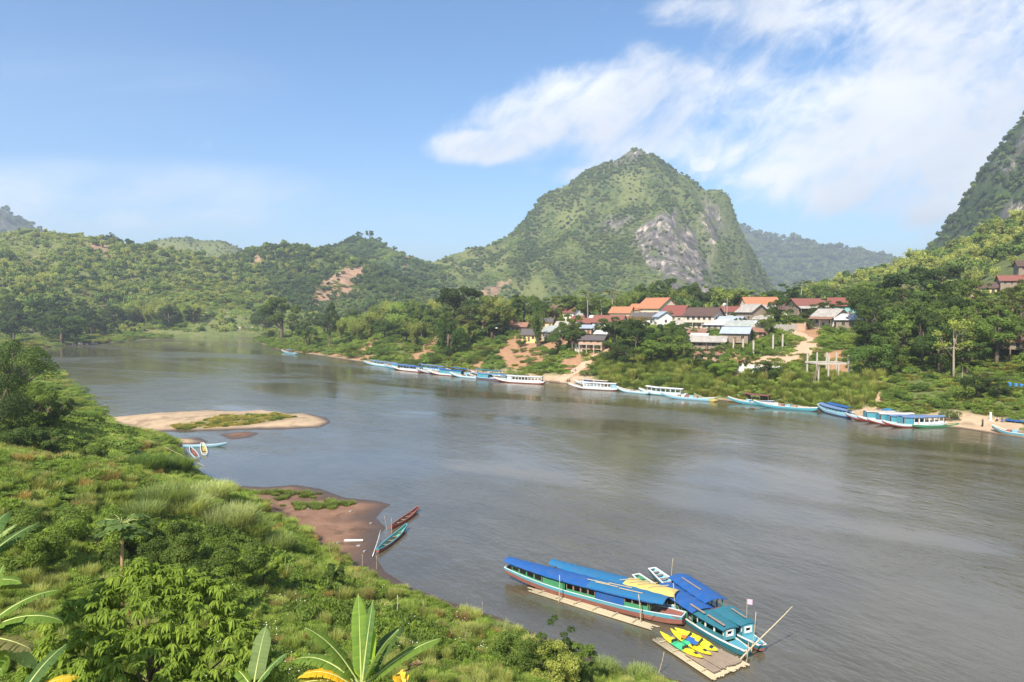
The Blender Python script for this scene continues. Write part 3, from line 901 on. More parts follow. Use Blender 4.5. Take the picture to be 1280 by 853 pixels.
def bare_tree(name, h):
    lobes = [(rng.uniform(-1.6, 1.6), rng.uniform(-1.6, 1.6), h * rng.uniform(.45, 1), .8, .8, .7) for _ in range(13)]
    P, Nn, t = lobe_points(lobes, 900, .2, .3, .8)
    return leaf_mesh(name + "_crown", P, Nn, .34, .2, None, t), trunk_mesh(name + "_trunk", h * .9, .14, [l[:3] for l in lobes], PALEBARK, .2)


def shrub(name, w, h, n, leaf, nl=9, asp=.6):
    lobes = [(rng.uniform(-.5, .5) * w * .8, rng.uniform(-.5, .5) * w * .8, h * rng.uniform(.2, .72), w * rng.uniform(.16, .28), w * rng.uniform(.16, .28), h * rng.uniform(.2, .3)) for _ in range(nl)]
    P, Nn, t = lobe_points(lobes, n, .6, .4, .55)
    return leaf_mesh(name, P, Nn, leaf * rng.uniform(.7, 1.3, len(P)), leaf * asp, None, t)


# a bank of shapes, all of nominal size, copied and scaled further down
BANK = {
    'round': [broadleaf("round_tree", 10, 9, 17, 5200, .42) for _ in range(3)],
    'dense': [broadleaf("dense_tree", 9, 10, 24, 6500, .36, low=.08, lobe=(.2, .3)) for _ in range(3)],
    'tall': [broadleaf("tall_tree", 14, 7, 15, 4800, .42, low=.3, lobe=(.24, .36)) for _ in range(2)],
    'airy': [broadleaf("airy_tree", 11, 8, 22, 4200, .36, low=.22, lobe=(.13, .24), inner=.35, jitter=.8) for _ in range(3)],
    'umbrella': [broadleaf("umbrella_tree", 11, 11, 15, 5000, .4, low=.55, lobe=(.2, .32), flat=.55) for _ in range(2)],
    'bamboo': [bamboo_clump("bamboo_clump", 10, 26, 3900, .55) for _ in range(3)],
    'palm': [palm("palm_tree", 8.5), palm("palm_tree", 7, 15, 3.2)],
    'bare': [bare_tree("sparse_tree", 9) for _ in range(2)],
    'shrub': [(shrub("shrub", 4, 3, 2200, .26), None) for _ in range(3)],
}
NOMINAL = {'round': (10, 9), 'dense': (9, 10), 'tall': (14, 7), 'airy': (11, 8), 'umbrella': (11, 11), 'bamboo': (9.5, 8), 'palm': (9.5, 6.5), 'bare': (10, 5), 'shrub': (3, 4)}
NAMES = {'round': 'broadleaf_tree', 'dense': 'dense_tree', 'tall': 'tall_tree', 'airy': 'feathery_tree', 'umbrella': 'spreading_tree', 'bamboo': 'bamboo_clump', 'palm': 'coconut_palm', 'bare': 'sparse_tree', 'shrub': 'shrub'}
GREEN = {'deep': (.040, .066, .022), 'dark': (.052, .086, .026), 'mid': (.078, .120, .030), 'fresh': (.110, .165, .034), 'light': (.135, .185, .05), 'yellow': (.165, .195, .056),
         'olive': (.090, .112, .040), 'blue': (.050, .082, .042), 'dry': (.20, .165, .075)}
TREES = []


def plant(kind, loc, h, w, color, label, group=None, cat=None, vi=None):
    vi = int(rng.integers(len(BANK[kind]))) if vi is None else vi % len(BANK[kind])
    cr_me, tr_me = BANK[kind][vi]
    nh, nw = NOMINAL[kind]
    g = np.array(GREEN[color]) * rng.uniform(.9, 1.1) * rng.uniform(.94, 1.06, 3)
    if tr_me is None:
        o = link(NAMES[kind], cr_me); o.location = loc; o.rotation_euler = (0, 0, rng.uniform(0, 6.28)); o.scale = (w / nw, w / nw, h / nh); o.color = (*g, 1)
        return tag(o, label, cat or 'bush', group)
    r = empty(NAMES[kind], loc, rng.uniform(0, 6.28), label, cat or ('bamboo' if kind == 'bamboo' else 'palm' if kind == 'palm' else 'tree'), group)
    r.scale = (w / nw, w / nw, h / nh)
    c = link('crown', cr_me, r); c.color = (*g, 1)
    link('culms' if kind == 'bamboo' else 'trunk', tr_me, r)
    TREES.append(r)
    return r


def plant_px(kind, px, pyb, pyt, wpx, color, label, group=None, Y=None, cat=None, vi=None):
    """base on the ground under the pixel (or at depth Y), height and width from the photograph"""
    if Y is None: p = gp(px, pyb); Y = p[1]
    else:
        x = xat(px, Y); p = np.array((x, Y, Hs(x, Y)))
    top = at(px, pyt, Y)[2]
    return plant(kind, p, max(top - p[2], 1.0), max(wpx * Y / FPX, .8), color, label, group, cat, vi)


# ------------------------------------------------------------------ scattered stuff (ground cover, far woods): points carrying plants
def scatter(name, P, protos, pick, scl, label, cat, rot=None, extra_rot=0.0):
    """protos: list of objects (kept out of the scene); pick: index of each point"""
    coll = bpy.data.collections.new(name + "_plants")
    order = sorted(range(len(protos)), key=lambda i: protos[i].name)
    rank = {i: k for k, i in enumerate(order)}
    for o in protos: coll.objects.link(o)
    n = len(P)
    me = bpy.data.meshes.new(name); me.vertices.add(n); me.vertices.foreach_set("co", np.asarray(P, np.float32).ravel())
    if rot is None:
        rot = np.zeros((n, 3)); rot[:, 2] = rng.uniform(0, 6.28, n); rot[:, :2] = rng.normal(size=(n, 2)) * extra_rot
    a = me.attributes.new("rot", 'FLOAT_VECTOR', 'POINT'); a.data.foreach_set("vector", np.asarray(rot, np.float32).ravel())
    scl = np.asarray(scl, np.float32)
    if scl.ndim == 1: scl = np.repeat(scl[:, None], 3, 1)
    a = me.attributes.new("scl", 'FLOAT_VECTOR', 'POINT'); a.data.foreach_set("vector", scl.ravel())
    a = me.attributes.new("pick", 'INT', 'POINT'); a.data.foreach_set("value", np.array([rank[int(i)] for i in pick], np.int32))
    o = link(name, me)
    ng = bpy.data.node_groups.new(name, 'GeometryNodeTree')
    ng.interface.new_socket("Geometry", in_out='INPUT', socket_type='NodeSocketGeometry')
    ng.interface.new_socket("Geometry", in_out='OUTPUT', socket_type='NodeSocketGeometry')
    N, L = ng.nodes, ng.links
    gi, go = N.new("NodeGroupInput"), N.new("NodeGroupOutput")
    ci = N.new("GeometryNodeCollectionInfo"); ci.inputs['Collection'].default_value = coll
    ci.inputs['Separate Children'].default_value = True; ci.inputs['Reset Children'].default_value = True
    ip = N.new("GeometryNodeInstanceOnPoints"); ip.inputs['Pick Instance'].default_value = True

    def attr(nm, t):
        k = N.new("GeometryNodeInputNamedAttribute"); k.data_type = t; k.inputs['Name'].default_value = nm; return k.outputs['Attribute']
    L.new(gi.outputs[0], ip.inputs['Points']); L.new(ci.outputs[0], ip.inputs['Instance'])
    L.new(attr("pick", 'INT'), ip.inputs['Instance Index'])
    er = N.new("FunctionNodeEulerToRotation"); L.new(attr("rot", 'FLOAT_VECTOR'), er.inputs[0]); L.new(er.outputs[0], ip.inputs['Rotation'])
    L.new(attr("scl", 'FLOAT_VECTOR'), ip.inputs['Scale'])
    L.new(ip.outputs[0], go.inputs[0])
    md = o.modifiers.new("plants", 'NODES'); md.node_group = ng
    return tag(o, label, cat, kind='stuff')


LEAF_OF = {}


def proto(name, me, color):
    """a plant for scattering: its leaf material carries the colour of its kind"""
    key = tuple(round(c, 4) for c in color)
    if key not in LEAF_OF:
        m = LEAF.copy(); m.name = "leaf"
        nt = m.node_tree
        sc = next(n for n in nt.nodes if n.bl_idname == 'ShaderNodeVectorMath' and n.operation == 'SCALE')
        for l in list(sc.inputs[0].links): nt.links.remove(l)
        sc.inputs[0].default_value = key
        LEAF_OF[key] = m
    me = me.copy(); me.materials[0] = LEAF_OF[key]
    return bpy.data.objects.new(name, me)


def clump_mesh(name, w, h, n, leaf, nl=6):
    lobes = [(rng.uniform(-.3, .3) * w, rng.uniform(-.3, .3) * w, h * rng.uniform(.35, .75), w * rng.uniform(.22, .34), w * rng.uniform(.22, .34), h * rng.uniform(.2, .32)) for _ in range(nl)]
    P, Nn, t = lobe_points(lobes, n, .55, .35, .6)
    return leaf_mesh(name, P, Nn, leaf * rng.uniform(.7, 1.4, len(P)), leaf * .7, None, t)


def grass_mesh(name, w, h, n, bw, droop=.35, upright=.5):
    """a tuft of arching blades, two quads each"""
    V, F, T = [], [], []
    a = rng.uniform(0, 6.28, n); r = w / 2 * np.sqrt(rng.random(n)) * .75
    hh = h * rng.uniform(.55, 1.1, n); az = a + rng.normal(size=n) * 1.2; ln = rng.uniform(.15, droop, n) * h
    b = np.stack([r * np.cos(a), r * np.sin(a), np.zeros(n)], 1)
    d = np.stack([np.cos(az), np.sin(az), np.zeros(n)], 1); s = np.stack([-d[:, 1], d[:, 0], np.zeros(n)], 1) * bw / 2
    up = np.array([0, 0, 1.])
    p1 = b + d * ln[:, None] * .35 + up * hh[:, None] * .62; p2 = b + d * ln[:, None] + up * hh[:, None] * (1 - .25 * ln[:, None] / h)
    V = np.stack([b - s, b + s, p1 + s * .9, p1 - s * .9, p2 + s * .1, p2 - s * .1], 1).reshape(-1, 3)
    i = np.arange(n)[:, None] * 6
    F = np.vstack([i + [0, 1, 2, 3], i + [3, 2, 4, 5]])
    return np_mesh(name, V, F, LEAF, False, {"tint": ('FLOAT', np.repeat(rng.random(n), 6))})


def wood(name, hill, box, n, kinds, label, dens=None, size=(7, 12), cat='forest', zoff=-1.0, pxlim=(-60, 1340)):
    """a far wood as one mass: crowns standing all over a hill, fewer where its rock and earth show"""
    x0, x1, y0, y1 = box or hill.box
    x = rng.uniform(x0, x1, n); y = rng.uniform(y0, y1, n)
    z = hill.z(x, y) if isinstance(hill, Hill) else HA(x, y)
    px, py = to_px(x, y, z)
    ok = (z > 4) & (px > pxlim[0]) & (px < pxlim[1])
    x, y, z, px, py = x[ok], y[ok], z[ok], px[ok], py[ok]
    rock, soil, pale = hill.masks(x, y, z) if isinstance(hill, Hill) else (x * 0, x * 0, x * 0)
    patch = fbm(x / 70, y / 70, 4, 77)
    keep = rng.random(len(x)) < (1 - .93 * rock) * (1 - .95 * soil) * (1 - .55 * pale) * (np.clip((patch - .2) / .22, .45, 1) if dens is None else dens(x, y, z, px, py, patch))
    # not on the far side of the hill
    if isinstance(hill, Hill):
        e = 25.0; back = hill.z(x * (1 - e / y), y - e)
        keep &= (z - back) > -e * .75
    x, y, z, patch = x[keep], y[keep], z[keep], patch[keep]
    wgt = np.array([k[1] for k in kinds], float)
    # neighbours tend to be of one kind
    q = fbm(x / 38, y / 38, 4, 91); q = np.clip((q - .27) / .46, 0, .999)
    q = np.clip(.72 * q + .28 * rng.random(len(x)), 0, .999)
    pick = np.searchsorted(np.cumsum(wgt) / wgt.sum(), q); pick = np.clip(pick, 0, len(kinds) - 1)
    s = rng.uniform(*size, len(x)) * np.array([k[2] for k in kinds])[pick]
    scl = np.stack([s, s, s * rng.uniform(.8, 1.5, len(x))], 1) / 10.0
    protos = [k[0]() for k in kinds]
    return scatter(name, np.stack([x, y, z + zoff], 1), protos, pick, scl, label, cat)


FARC = [clump_mesh("far_crown_mesh", 10, 8, 420, 1.7) for _ in range(3)]
FARB = bamboo_clump("far_bamboo", 9, 12, 420, 1.3)[0]
FARS = clump_mesh("far_scrub_mesh", 10, 4, 240, 1.4, 9)
_n = [0]


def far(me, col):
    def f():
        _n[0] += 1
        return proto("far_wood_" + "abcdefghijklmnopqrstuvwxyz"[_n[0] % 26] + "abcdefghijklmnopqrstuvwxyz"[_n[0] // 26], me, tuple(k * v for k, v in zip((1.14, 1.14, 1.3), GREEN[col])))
    return f


def build_woods():
    m = [(far(FARC[0], 'dark'), 1.2, 1), (far(FARC[1], 'mid'), 1.2, .9), (far(FARC[2], 'olive'), .8, .8), (far(FARS, 'light'), 1.5, .8), (far(FARC[0], 'fresh'), 1, .8)]
    wood("mountain_forest", MTN, None, 110000, m, "green forest and scrub covering the limestone peak", size=(3.6, 8.5))
    m = [(far(FARC[0], 'deep'), 1.5, 1), (far(FARC[1], 'dark'), 1.5, .9), (far(FARC[2], 'mid'), 1, .8), (far(FARC[2], 'olive'), .5, .8)]  # deep greens carry the cloud shade on the right mountain
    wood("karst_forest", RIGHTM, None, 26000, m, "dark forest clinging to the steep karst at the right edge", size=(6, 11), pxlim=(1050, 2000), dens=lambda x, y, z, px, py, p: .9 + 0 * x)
    m = [(far(FARB, 'yellow'), 1, .7), (far(FARC[1], 'yellow'), 1.3, .8), (far(FARS, 'light'), 1.6, .8), (far(FARC[0], 'light'), .9, .9), (far(FARC[2], 'fresh'), .3, 1)]
    wood("hillside_scrub", RIGHTH, None, 16000, m, "sunlit pale green scrub on the hillside right of the village", size=(3.5, 6.5), pxlim=(1080, 2200), dens=lambda x, y, z, px, py, p: .85 + 0 * x)
    m = [(far(FARC[0], 'dark'), .8, 1), (far(FARC[1], 'mid'), 1.1, .9), (far(FARS, 'fresh'), .9, .8), (far(FARS, 'light'), 2.2, .8), (far(FARB, 'yellow'), 1.3, .9), (far(FARC[2], 'light'), 1.0, .8), (far(FARC[0], 'dark'), .5, 1.1)]
    wood("hill_forest", LEFTH, None, 46000, m, "patchy woods and clearings on the left hill", size=(3.6, 8.5))
    m = [(far(FARS, 'light'), 1.4, .8), (far(FARC[1], 'mid'), .8, .7), (far(FARS, 'olive'), 1, .8)]
    wood("round_hill_scrub", LEFTB, None, 16000, m, "thin scrub on the rounded hill behind", size=(4, 7))
    m = [(far(FARC[0], 'deep'), 1.4, 1.1), (far(FARC[1], 'dark'), 1.6, 1), (far(FARC[2], 'olive'), .8, .8), (far(FARS, 'light'), .8, .8), (far(FARC[0], 'mid'), .8, .9)]
    wood("landslide_hill_forest", MIDH, None, 20000, m, "dark woods around the raw landslide", size=(4, 8.5))
    m = [(far(FARC[0], 'dark'), 1.2, 1.2), (far(FARC[1], 'mid'), 1, .9), (far(FARS, 'light'), 1, .8)]
    wood("tree_topped_hill_forest", MIDB, None, 14000, m, "forest on the hill topped with tall trees", size=(4.5, 9))
    m = [(far(FARC[0], 'dark'), 1, 1), (far(FARC[1], 'mid'), 1, 1), (far(FARS, 'olive'), .7, 1)]
    wood("ridge_forest", BACK, None, 12000, m, "forest on the hazy blue ridge", size=(18, 34))
    m = [(far(FARC[0], 'dark'), 1, 1), (far(FARC[1], 'blue'), 1, 1)]
    wood("far_karst_forest", FARL, None, 4000, m, "forest on the far blue karst shoulder", size=(14, 24))
    # the flat ground between the river bend and the hills
    m = [(far(FARC[0], 'dark'), .9, 1), (far(FARB, 'yellow'), 1.2, 1), (far(FARC[1], 'mid'), 1.2, .9), (far(FARS, 'light'), .6, .8), (far(FARC[2], 'olive'), .8, .8)]
    def dn(x, y, z, px, py, p):
        s, r = shore(x, y)
        return np.where(r, (s > 70) & (y > 340), (s > 75) & (y > 330)) * .9
    wood("valley_woods", None, (-520, 420, 330, 1050), 7000, m, "trees on the valley floor beyond the river bend", dens=dn, size=(7, 12))
    m = [(far(FARC[0], 'dark'), 1, 1), (far(FARC[1], 'mid'), 1, .9), (far(FARC[2], 'fresh'), .6, .9)]
    wood("downstream_woods", None, (120, 460, 60, 330), 5200, m, "trees along the right bank downstream", dens=lambda x, y, z, px, py, p: (shore(x, y)[1] & (shore(x, y)[0] > 22) & (px > 1296)) * .9, size=(6, 11), pxlim=(1296, 2600))


build_woods()


# ------------------------------------------------------------------ ground cover of the two banks
def weed_patch(name, w, h, n, leaf, asp=.55, up=.7, flowers=0):
    P = np.stack([rng.uniform(-.5, .5, n) * w, rng.uniform(-.5, .5, n) * w, np.zeros(n)], 1)
    r = np.hypot(P[:, 0], P[:, 1]) / (w * .5)
    P = P[r < 1]; r = r[r < 1]; n = len(P)
    hump = fbm(P[:, 0] / w * 3 + 5, P[:, 1] / w * 3, 3, int(rng.integers(999)))
    P[:, 2] = h * (1 - .5 * r ** 2) * (.25 + .95 * hump) * rng.uniform(.35, 1, n) ** .5
    Nn = rng.normal(size=(n, 3)) * .55 + [0, 0, up]; Nn[:, :2] += P[:, :2] / w * .8
    return leaf_mesh(name, P, Nn, leaf * rng.uniform(.6, 1.4, n), leaf * asp * rng.uniform(.8, 1.2, n), None, np.clip(rng.random(n) * .6 + hump * .4, 0, 1))


def build_cover():
    # --- near (left) bank: log-uniform in distance, so patches grow with distance
    n = 24000
    r = np.exp(rng.uniform(math.log(13), math.log(420), n)); a = np.radians(rng.uniform(-56, 22, n))
    x, y = r * np.sin(a), r * np.cos(a)
    s, right = shore(x, y); z = H(x, y)
    so, sa, mu = ground_masks(x, y, z)
    px, py = to_px(x, y, z)
    ok = (~right) & (s > 1.2) & (mu < .5) & (sa < .4)
    ok &= ~((px > 640) & (px < 760) & (py > 800) & (rng.random(n) < .5))
    x, y, z, s, r, px, py = (v[ok] for v in (x, y, z, s, r, px, py))
    protos = [proto("cover_broad_weeds", weed_patch("weeds", 1.7, .55, 1500, .095), (.118, .178, .042)),
              proto("cover_fresh_weeds", weed_patch("weeds", 1.7, .5, 1500, .085), (.135, .195, .045)),
              proto("cover_grass", grass_mesh("grass", 1.5, .65, 620, .028, .6), (.15, .205, .058)),
              proto("cover_pale_grass", grass_mesh("grass", 1.5, .75, 560, .026, .7), (.19, .22, .085)),
              proto("cover_vine", weed_patch("vines", 1.9, .75, 1100, .16, .85, .5), (.13, .19, .04)),
              proto("cover_dark_vine", weed_patch("vines", 1.9, .7, 1100, .15, .85, .5), (.09, .14, .036)),
              proto("cover_dry", grass_mesh("grass", 1.5, .6, 420, .03, .7), GREEN['dry'])]
    q = fbm(x / 6, y / 6, 4, 5) + rng.normal(size=len(x)) * .07
    pick = np.select([q < .36, q < .41, q < .52, q < .56, q < .68], [0, 2, 1, 3, 0], 2)
    vine = fbm(x / 9, y / 9, 3, 15) > .56
    pick = np.where(vine & (s > 9), np.where(rng.random(len(x)) < .6, 5, 4), pick)
    pick = np.where(rng.random(len(x)) < .02, 6, pick)
    sc = np.clip(r / 58, .5, 5) * rng.uniform(.7, 1.3, len(x))
    zs = np.clip(r / 44, .6, 3) * rng.uniform(.6, 1.5, len(x)) * np.clip(.4 + s / 8, .4, 1) * (.6 + .8 * fbm(x / 4, y / 4, 2, 61))
    zs = np.minimum(zs, np.where((pick == 2) | (pick == 3), 1.5, 2.2))
    scatter("bank_weeds", np.stack([x, y, z - .05], 1), protos, pick, np.stack([sc, sc, zs], 1), "weeds, grass and creepers covering the near bank", "ground cover", extra_rot=.12)
    # little white flowers on the slope
    k = 260
    fx = []
    n = 260; r = np.exp(rng.uniform(math.log(24), math.log(60), n)); a = np.radians(rng.uniform(-30, 8, n)); x, y = r * np.sin(a), r * np.cos(a)
    s, right = shore(x, y); ok = (s > 4) & ~right & (fbm(x / 5, y / 5, 3, 44) > .5); x, y = x[ok], y[ok]; z = H(x, y)
    P = np.stack([x, y, z + rng.uniform(.4, .8, len(x))], 1)
    P = np.repeat(P, 4, 0) + rng.normal(size=(len(P) * 4, 3)) * [.3, .3, .08]
    o = link("wild_flowers", leaf_mesh("flowers", P, rng.normal(size=P.shape) * .3 + [0, -.4, 1], .06, .06, None, None, .1, mat_paint("white_petals", (.8, .78, .72), .7, .1, 5)))
    tag(o, "tiny white flowers scattered over the near bank", "flowers", kind='stuff')

    # --- right bank
    n = 44000
    r = np.exp(rng.uniform(math.log(125), math.log(680), n)); a = np.radians(rng.uniform(-30, 56, n))
    x, y = r * np.sin(a), r * np.cos(a)
    s, right = shore(x, y); z = H(x, y); so, sa, mu = ground_masks(x, y, z); px, py = to_px(x, y, z)
    ok = right & (s > 1.5) & (s < 190) & (sa < .4) & (rng.random(n) > so * .93)
    x, y, z, s, r, px, py = (v[ok] for v in (x, y, z, s, r, px, py))
    # and the far left bank beyond the bend
    m = 5200; fx, fy = rng.uniform(-520, -180, m), rng.uniform(390, 860, m); fs, fr = shore(fx, fy); fz = HA(fx, fy)
    k = (~fr) & (fs > 2) & (fs < 130); fx, fy, fz, fs = fx[k], fy[k], fz[k], fs[k]
    x, y, z, s = np.concatenate([x, fx]), np.concatenate([y, fy]), np.concatenate([z, fz]), np.concatenate([s, fs])
    r = np.hypot(x, y); px, py = to_px(x, y, z)
    protos = [proto("cover_reed", grass_mesh("reeds", 2.6, 2.6, 420, .10, .45), (.13, .175, .045)),
              proto("cover_pale_reed", grass_mesh("reeds", 2.6, 2.9, 420, .10, .5), (.19, .215, .07)),
              proto("cover_shrub_dark", shrub("bank_shrub", 3.2, 2.0, 620, .32), (.085, .135, .034)),
              proto("cover_shrub_fresh", shrub("bank_shrub", 3.2, 1.7, 620, .30), (.125, .18, .042)),
              proto("cover_low_grass", grass_mesh("grass", 3.0, .9, 380, .10, .9), (.15, .165, .05)),
              proto("cover_low_weeds", weed_patch("weeds", 3.4, 1.0, 700, .28), (.11, .165, .04))]
    q = fbm(x / 11, y / 11, 4, 25) + rng.normal(size=len(x)) * .06
    reedy = (px > 745) & (px < 1105) & (s < 24)
    slope = np.select([q < .36, q < .45, q < .56, q < .62], [2, 5, 4, 3], 5)
    pick = np.where((x < -180) & (s < 75) & (y > 380) & (slope < 4) & (q > .37), 4, slope); slope = pick
    pick = np.where(reedy, np.where(q < .47, 0, np.where(q < .56, 1, np.where(q < .62, 3, 0))), slope)
    sc = np.clip(r / 230, .7, 2.2) * rng.uniform(.7, 1.2, len(x))
    zs = sc * np.where(reedy, rng.uniform(.75, 1.25, len(x)) * np.clip(s / 6, .35, 1), rng.uniform(.6, 1.2, len(x)))
    zs *= np.where(s > 80, .6, 1)
    scatter("far_bank_scrub", np.stack([x, y, z - .1], 1), protos, pick, np.stack([sc, sc, zs], 1), "reeds, grass and scrub on the bank below the village", "ground cover", extra_rot=.08)
    # tufts on the sand bar and by the mud beach
    P = BARS_W[0]; n = 1900
    x = rng.uniform(P[:, 0].min(), P[:, 0].max(), n); y = rng.uniform(P[:, 1].min(), P[:, 1].max(), n); z = H(x, y); px, py = to_px(x, y, z)
    m = soft_mask(px, py + (fbm(x / 6, y / 2, 3, 9) - .5) * 5, [(215, 534), (240, 527), (290, 520), (345, 518), (372, 522), (310, 531), (225, 537)], 3)
    ok = inside(x, y, P) & (m > .4); x, y, z = x[ok], y[ok], z[ok]
    bx = np.concatenate([rng.normal(-30, 3.2, 45), rng.normal(-24, 2.2, 40)]); by = np.concatenate([rng.normal(89, 1.3, 45), rng.normal(84, .8, 40)])
    x, y, z = np.concatenate([x, bx]), np.concatenate([y, by]), np.concatenate([z, H(bx, by)])
    ok = z > .12; x, y, z = x[ok], y[ok], z[ok]
    protos = [proto("tuft_yellow", grass_mesh("grass", 2.0, .4, 220, .05, .8), (.22, .21, .075)), proto("tuft_green", grass_mesh("grass", 1.7, .5, 220, .05, .8), (.11, .15, .045))]
    scatter("sandbar_grass", np.stack([x, y, z], 1), protos, np.where(y > 110, (rng.random(len(x)) < .25) * 1, 1), rng.uniform(.5, 1.1, len(x)), "sparse yellow green grass on the sandbar and mud beach", "grass")


build_cover()
# ================================================================== THE VILLAGE ON THE RIGHT BANK
ribbon("dirt_ramp", [(694, 477), (705, 472), (722, 462), (738, 450), (752, 440), (757, 434)], (6.6, 5.8, 5.4, 5.2, 5.0, 4.4), EARTHROAD, "pale packed earth ramp climbing from the boats to the village", "path")
ribbon("dirt_road", [(908, 464), (945, 455), (985, 446), (1010, 436), (1003, 424), (985, 415), (966, 409), (950, 405)], (6, 9, 13, 12, 9, 7, 6, 5), EARTHROAD, "wide red earth road curving down past the white wall", "road")
ribbon("bank_trail", [(1103, 514), (1096, 502), (1100, 492), (1104, 482), (1097, 472), (1092, 466)], (1.6, 1.3, 1.2, 1.1, 1.2, 1.0), EARTHROAD, "narrow earth trail zigzagging up the bank below the big bush", "path")

RF = {'orange': mat_roof("orange_tile", (.42, .175, .09), .35, .8, .25), 'red': mat_roof("red_roof", (.225, .08, .06), .3, .7, .3), 'maroon': mat_roof("maroon_roof", (.22, .065, .05), .3, .7, .3),
      'brown': mat_roof("dark_brown_roof", (.095, .055, .045), .3, .75, .3), 'grey': mat_roof("weathered_sheet", (.40, .37, .33), .25, .7, .5), 'dark': mat_roof("charcoal_roof", (.10, .09, .09), .3, .7, .3),
      'blue': mat_roof("pale_blue_sheet", (.36, .41, .48), .25, .45, .2), 'tin': mat_roof("bright_tin", (.52, .52, .51), .25, .5, .35), 'rust': mat_roof("rusty_sheet", (.30, .15, .10), .25, .85, .6), 'green': mat_roof("grey_green_sheet", (.34, .37, .34), .25, .7, .4)}
WL = {'cream': mat_paint("cream_plaster", (.70, .58, .42), .85, .25, .6, .2), 'white': mat_paint("whitewash", (.78, .75, .70), .85, .25, .6, .2), 'wood': mat_paint("weathered_planks", (.30, .235, .175), .9, .45, 1.5, .2),
      'grey': mat_paint("grey_render", (.45, .41, .36), .9, .35, .8, .2), 'yellow': mat_paint("yellow_plaster", (.72, .55, .25), .85, .2, .6, .2), 'brick': mat_paint("bare_brick", (.50, .33, .23), .9, .4, 1.2, .2),
      'teal': mat_paint("teal_plaster", (.22, .46, .46), .85, .25, .7, .2), 'pale': mat_paint("pale_plaster", (.62, .53, .44), .85, .35, .7, .2)}
PANE = mat_paint("window_dark", (.035, .035, .04), .25, .4, 2, .5)
FRAME = mat_paint("window_frame", (.42, .33, .25), .7, .3, 3)
CONC = mat_paint("raw_concrete", (.52, .46, .38), .9, .3, 1.5, .2)
POSTM = mat_paint("post_wood", (.24, .18, .13), .9, .4, 3)
DOORM = mat_paint("door_wood", (.18, .11, .07), .7, .4, 3)


def slab(mb, a, b, c, d, th):
    """a roof sheet: corners a,b (eave) c,d (ridge), given thickness"""
    lo = [Vector(p) for p in (a, b, c, d)]; up = [p + Vector((0, 0, th)) for p in lo]
    mb.add(lo + up, [(3, 2, 1, 0), (4, 5, 6, 7), (0, 1, 5, 4), (1, 2, 6, 5), (2, 3, 7, 6), (3, 0, 4, 7)])


def window(parent, x, y, z, w, h, face, mat=FRAME, name='window'):
    """frame with a dark pane; face: 'f' front (-y), 'r' right end (+x), 'l' left end"""
    def P(u, v, dd):        # u along wall, v up, dd out of the wall
        return {'f': (x + u, y - dd, z + v), 'r': (x + dd, y + u, z + v), 'l': (x - dd, y - u, z + v)}[face]
    mb = MB()
    def bar(u, v, a, b, t, off): mb.box(P(u, v, off), (a, t, b) if face == 'f' else (t, a, b))
    bar(0, h / 2 + .04, w + .16, .08, .12, .03); bar(0, -h / 2 - .05, w + .22, .1, .16, .04)
    bar(-w / 2 - .04, 0, .08, h, .12, .03); bar(w / 2 + .04, 0, .08, h, .12, .03); bar(0, 0, .05, h, .06, .02)
    fr = mb.build(name, mat, parent)
    pb = MB(); pb.box(P(0, 0, .008), (w, .012, h) if face == 'f' else (.012, w, h)); pb.build('pane', PANE, fr)


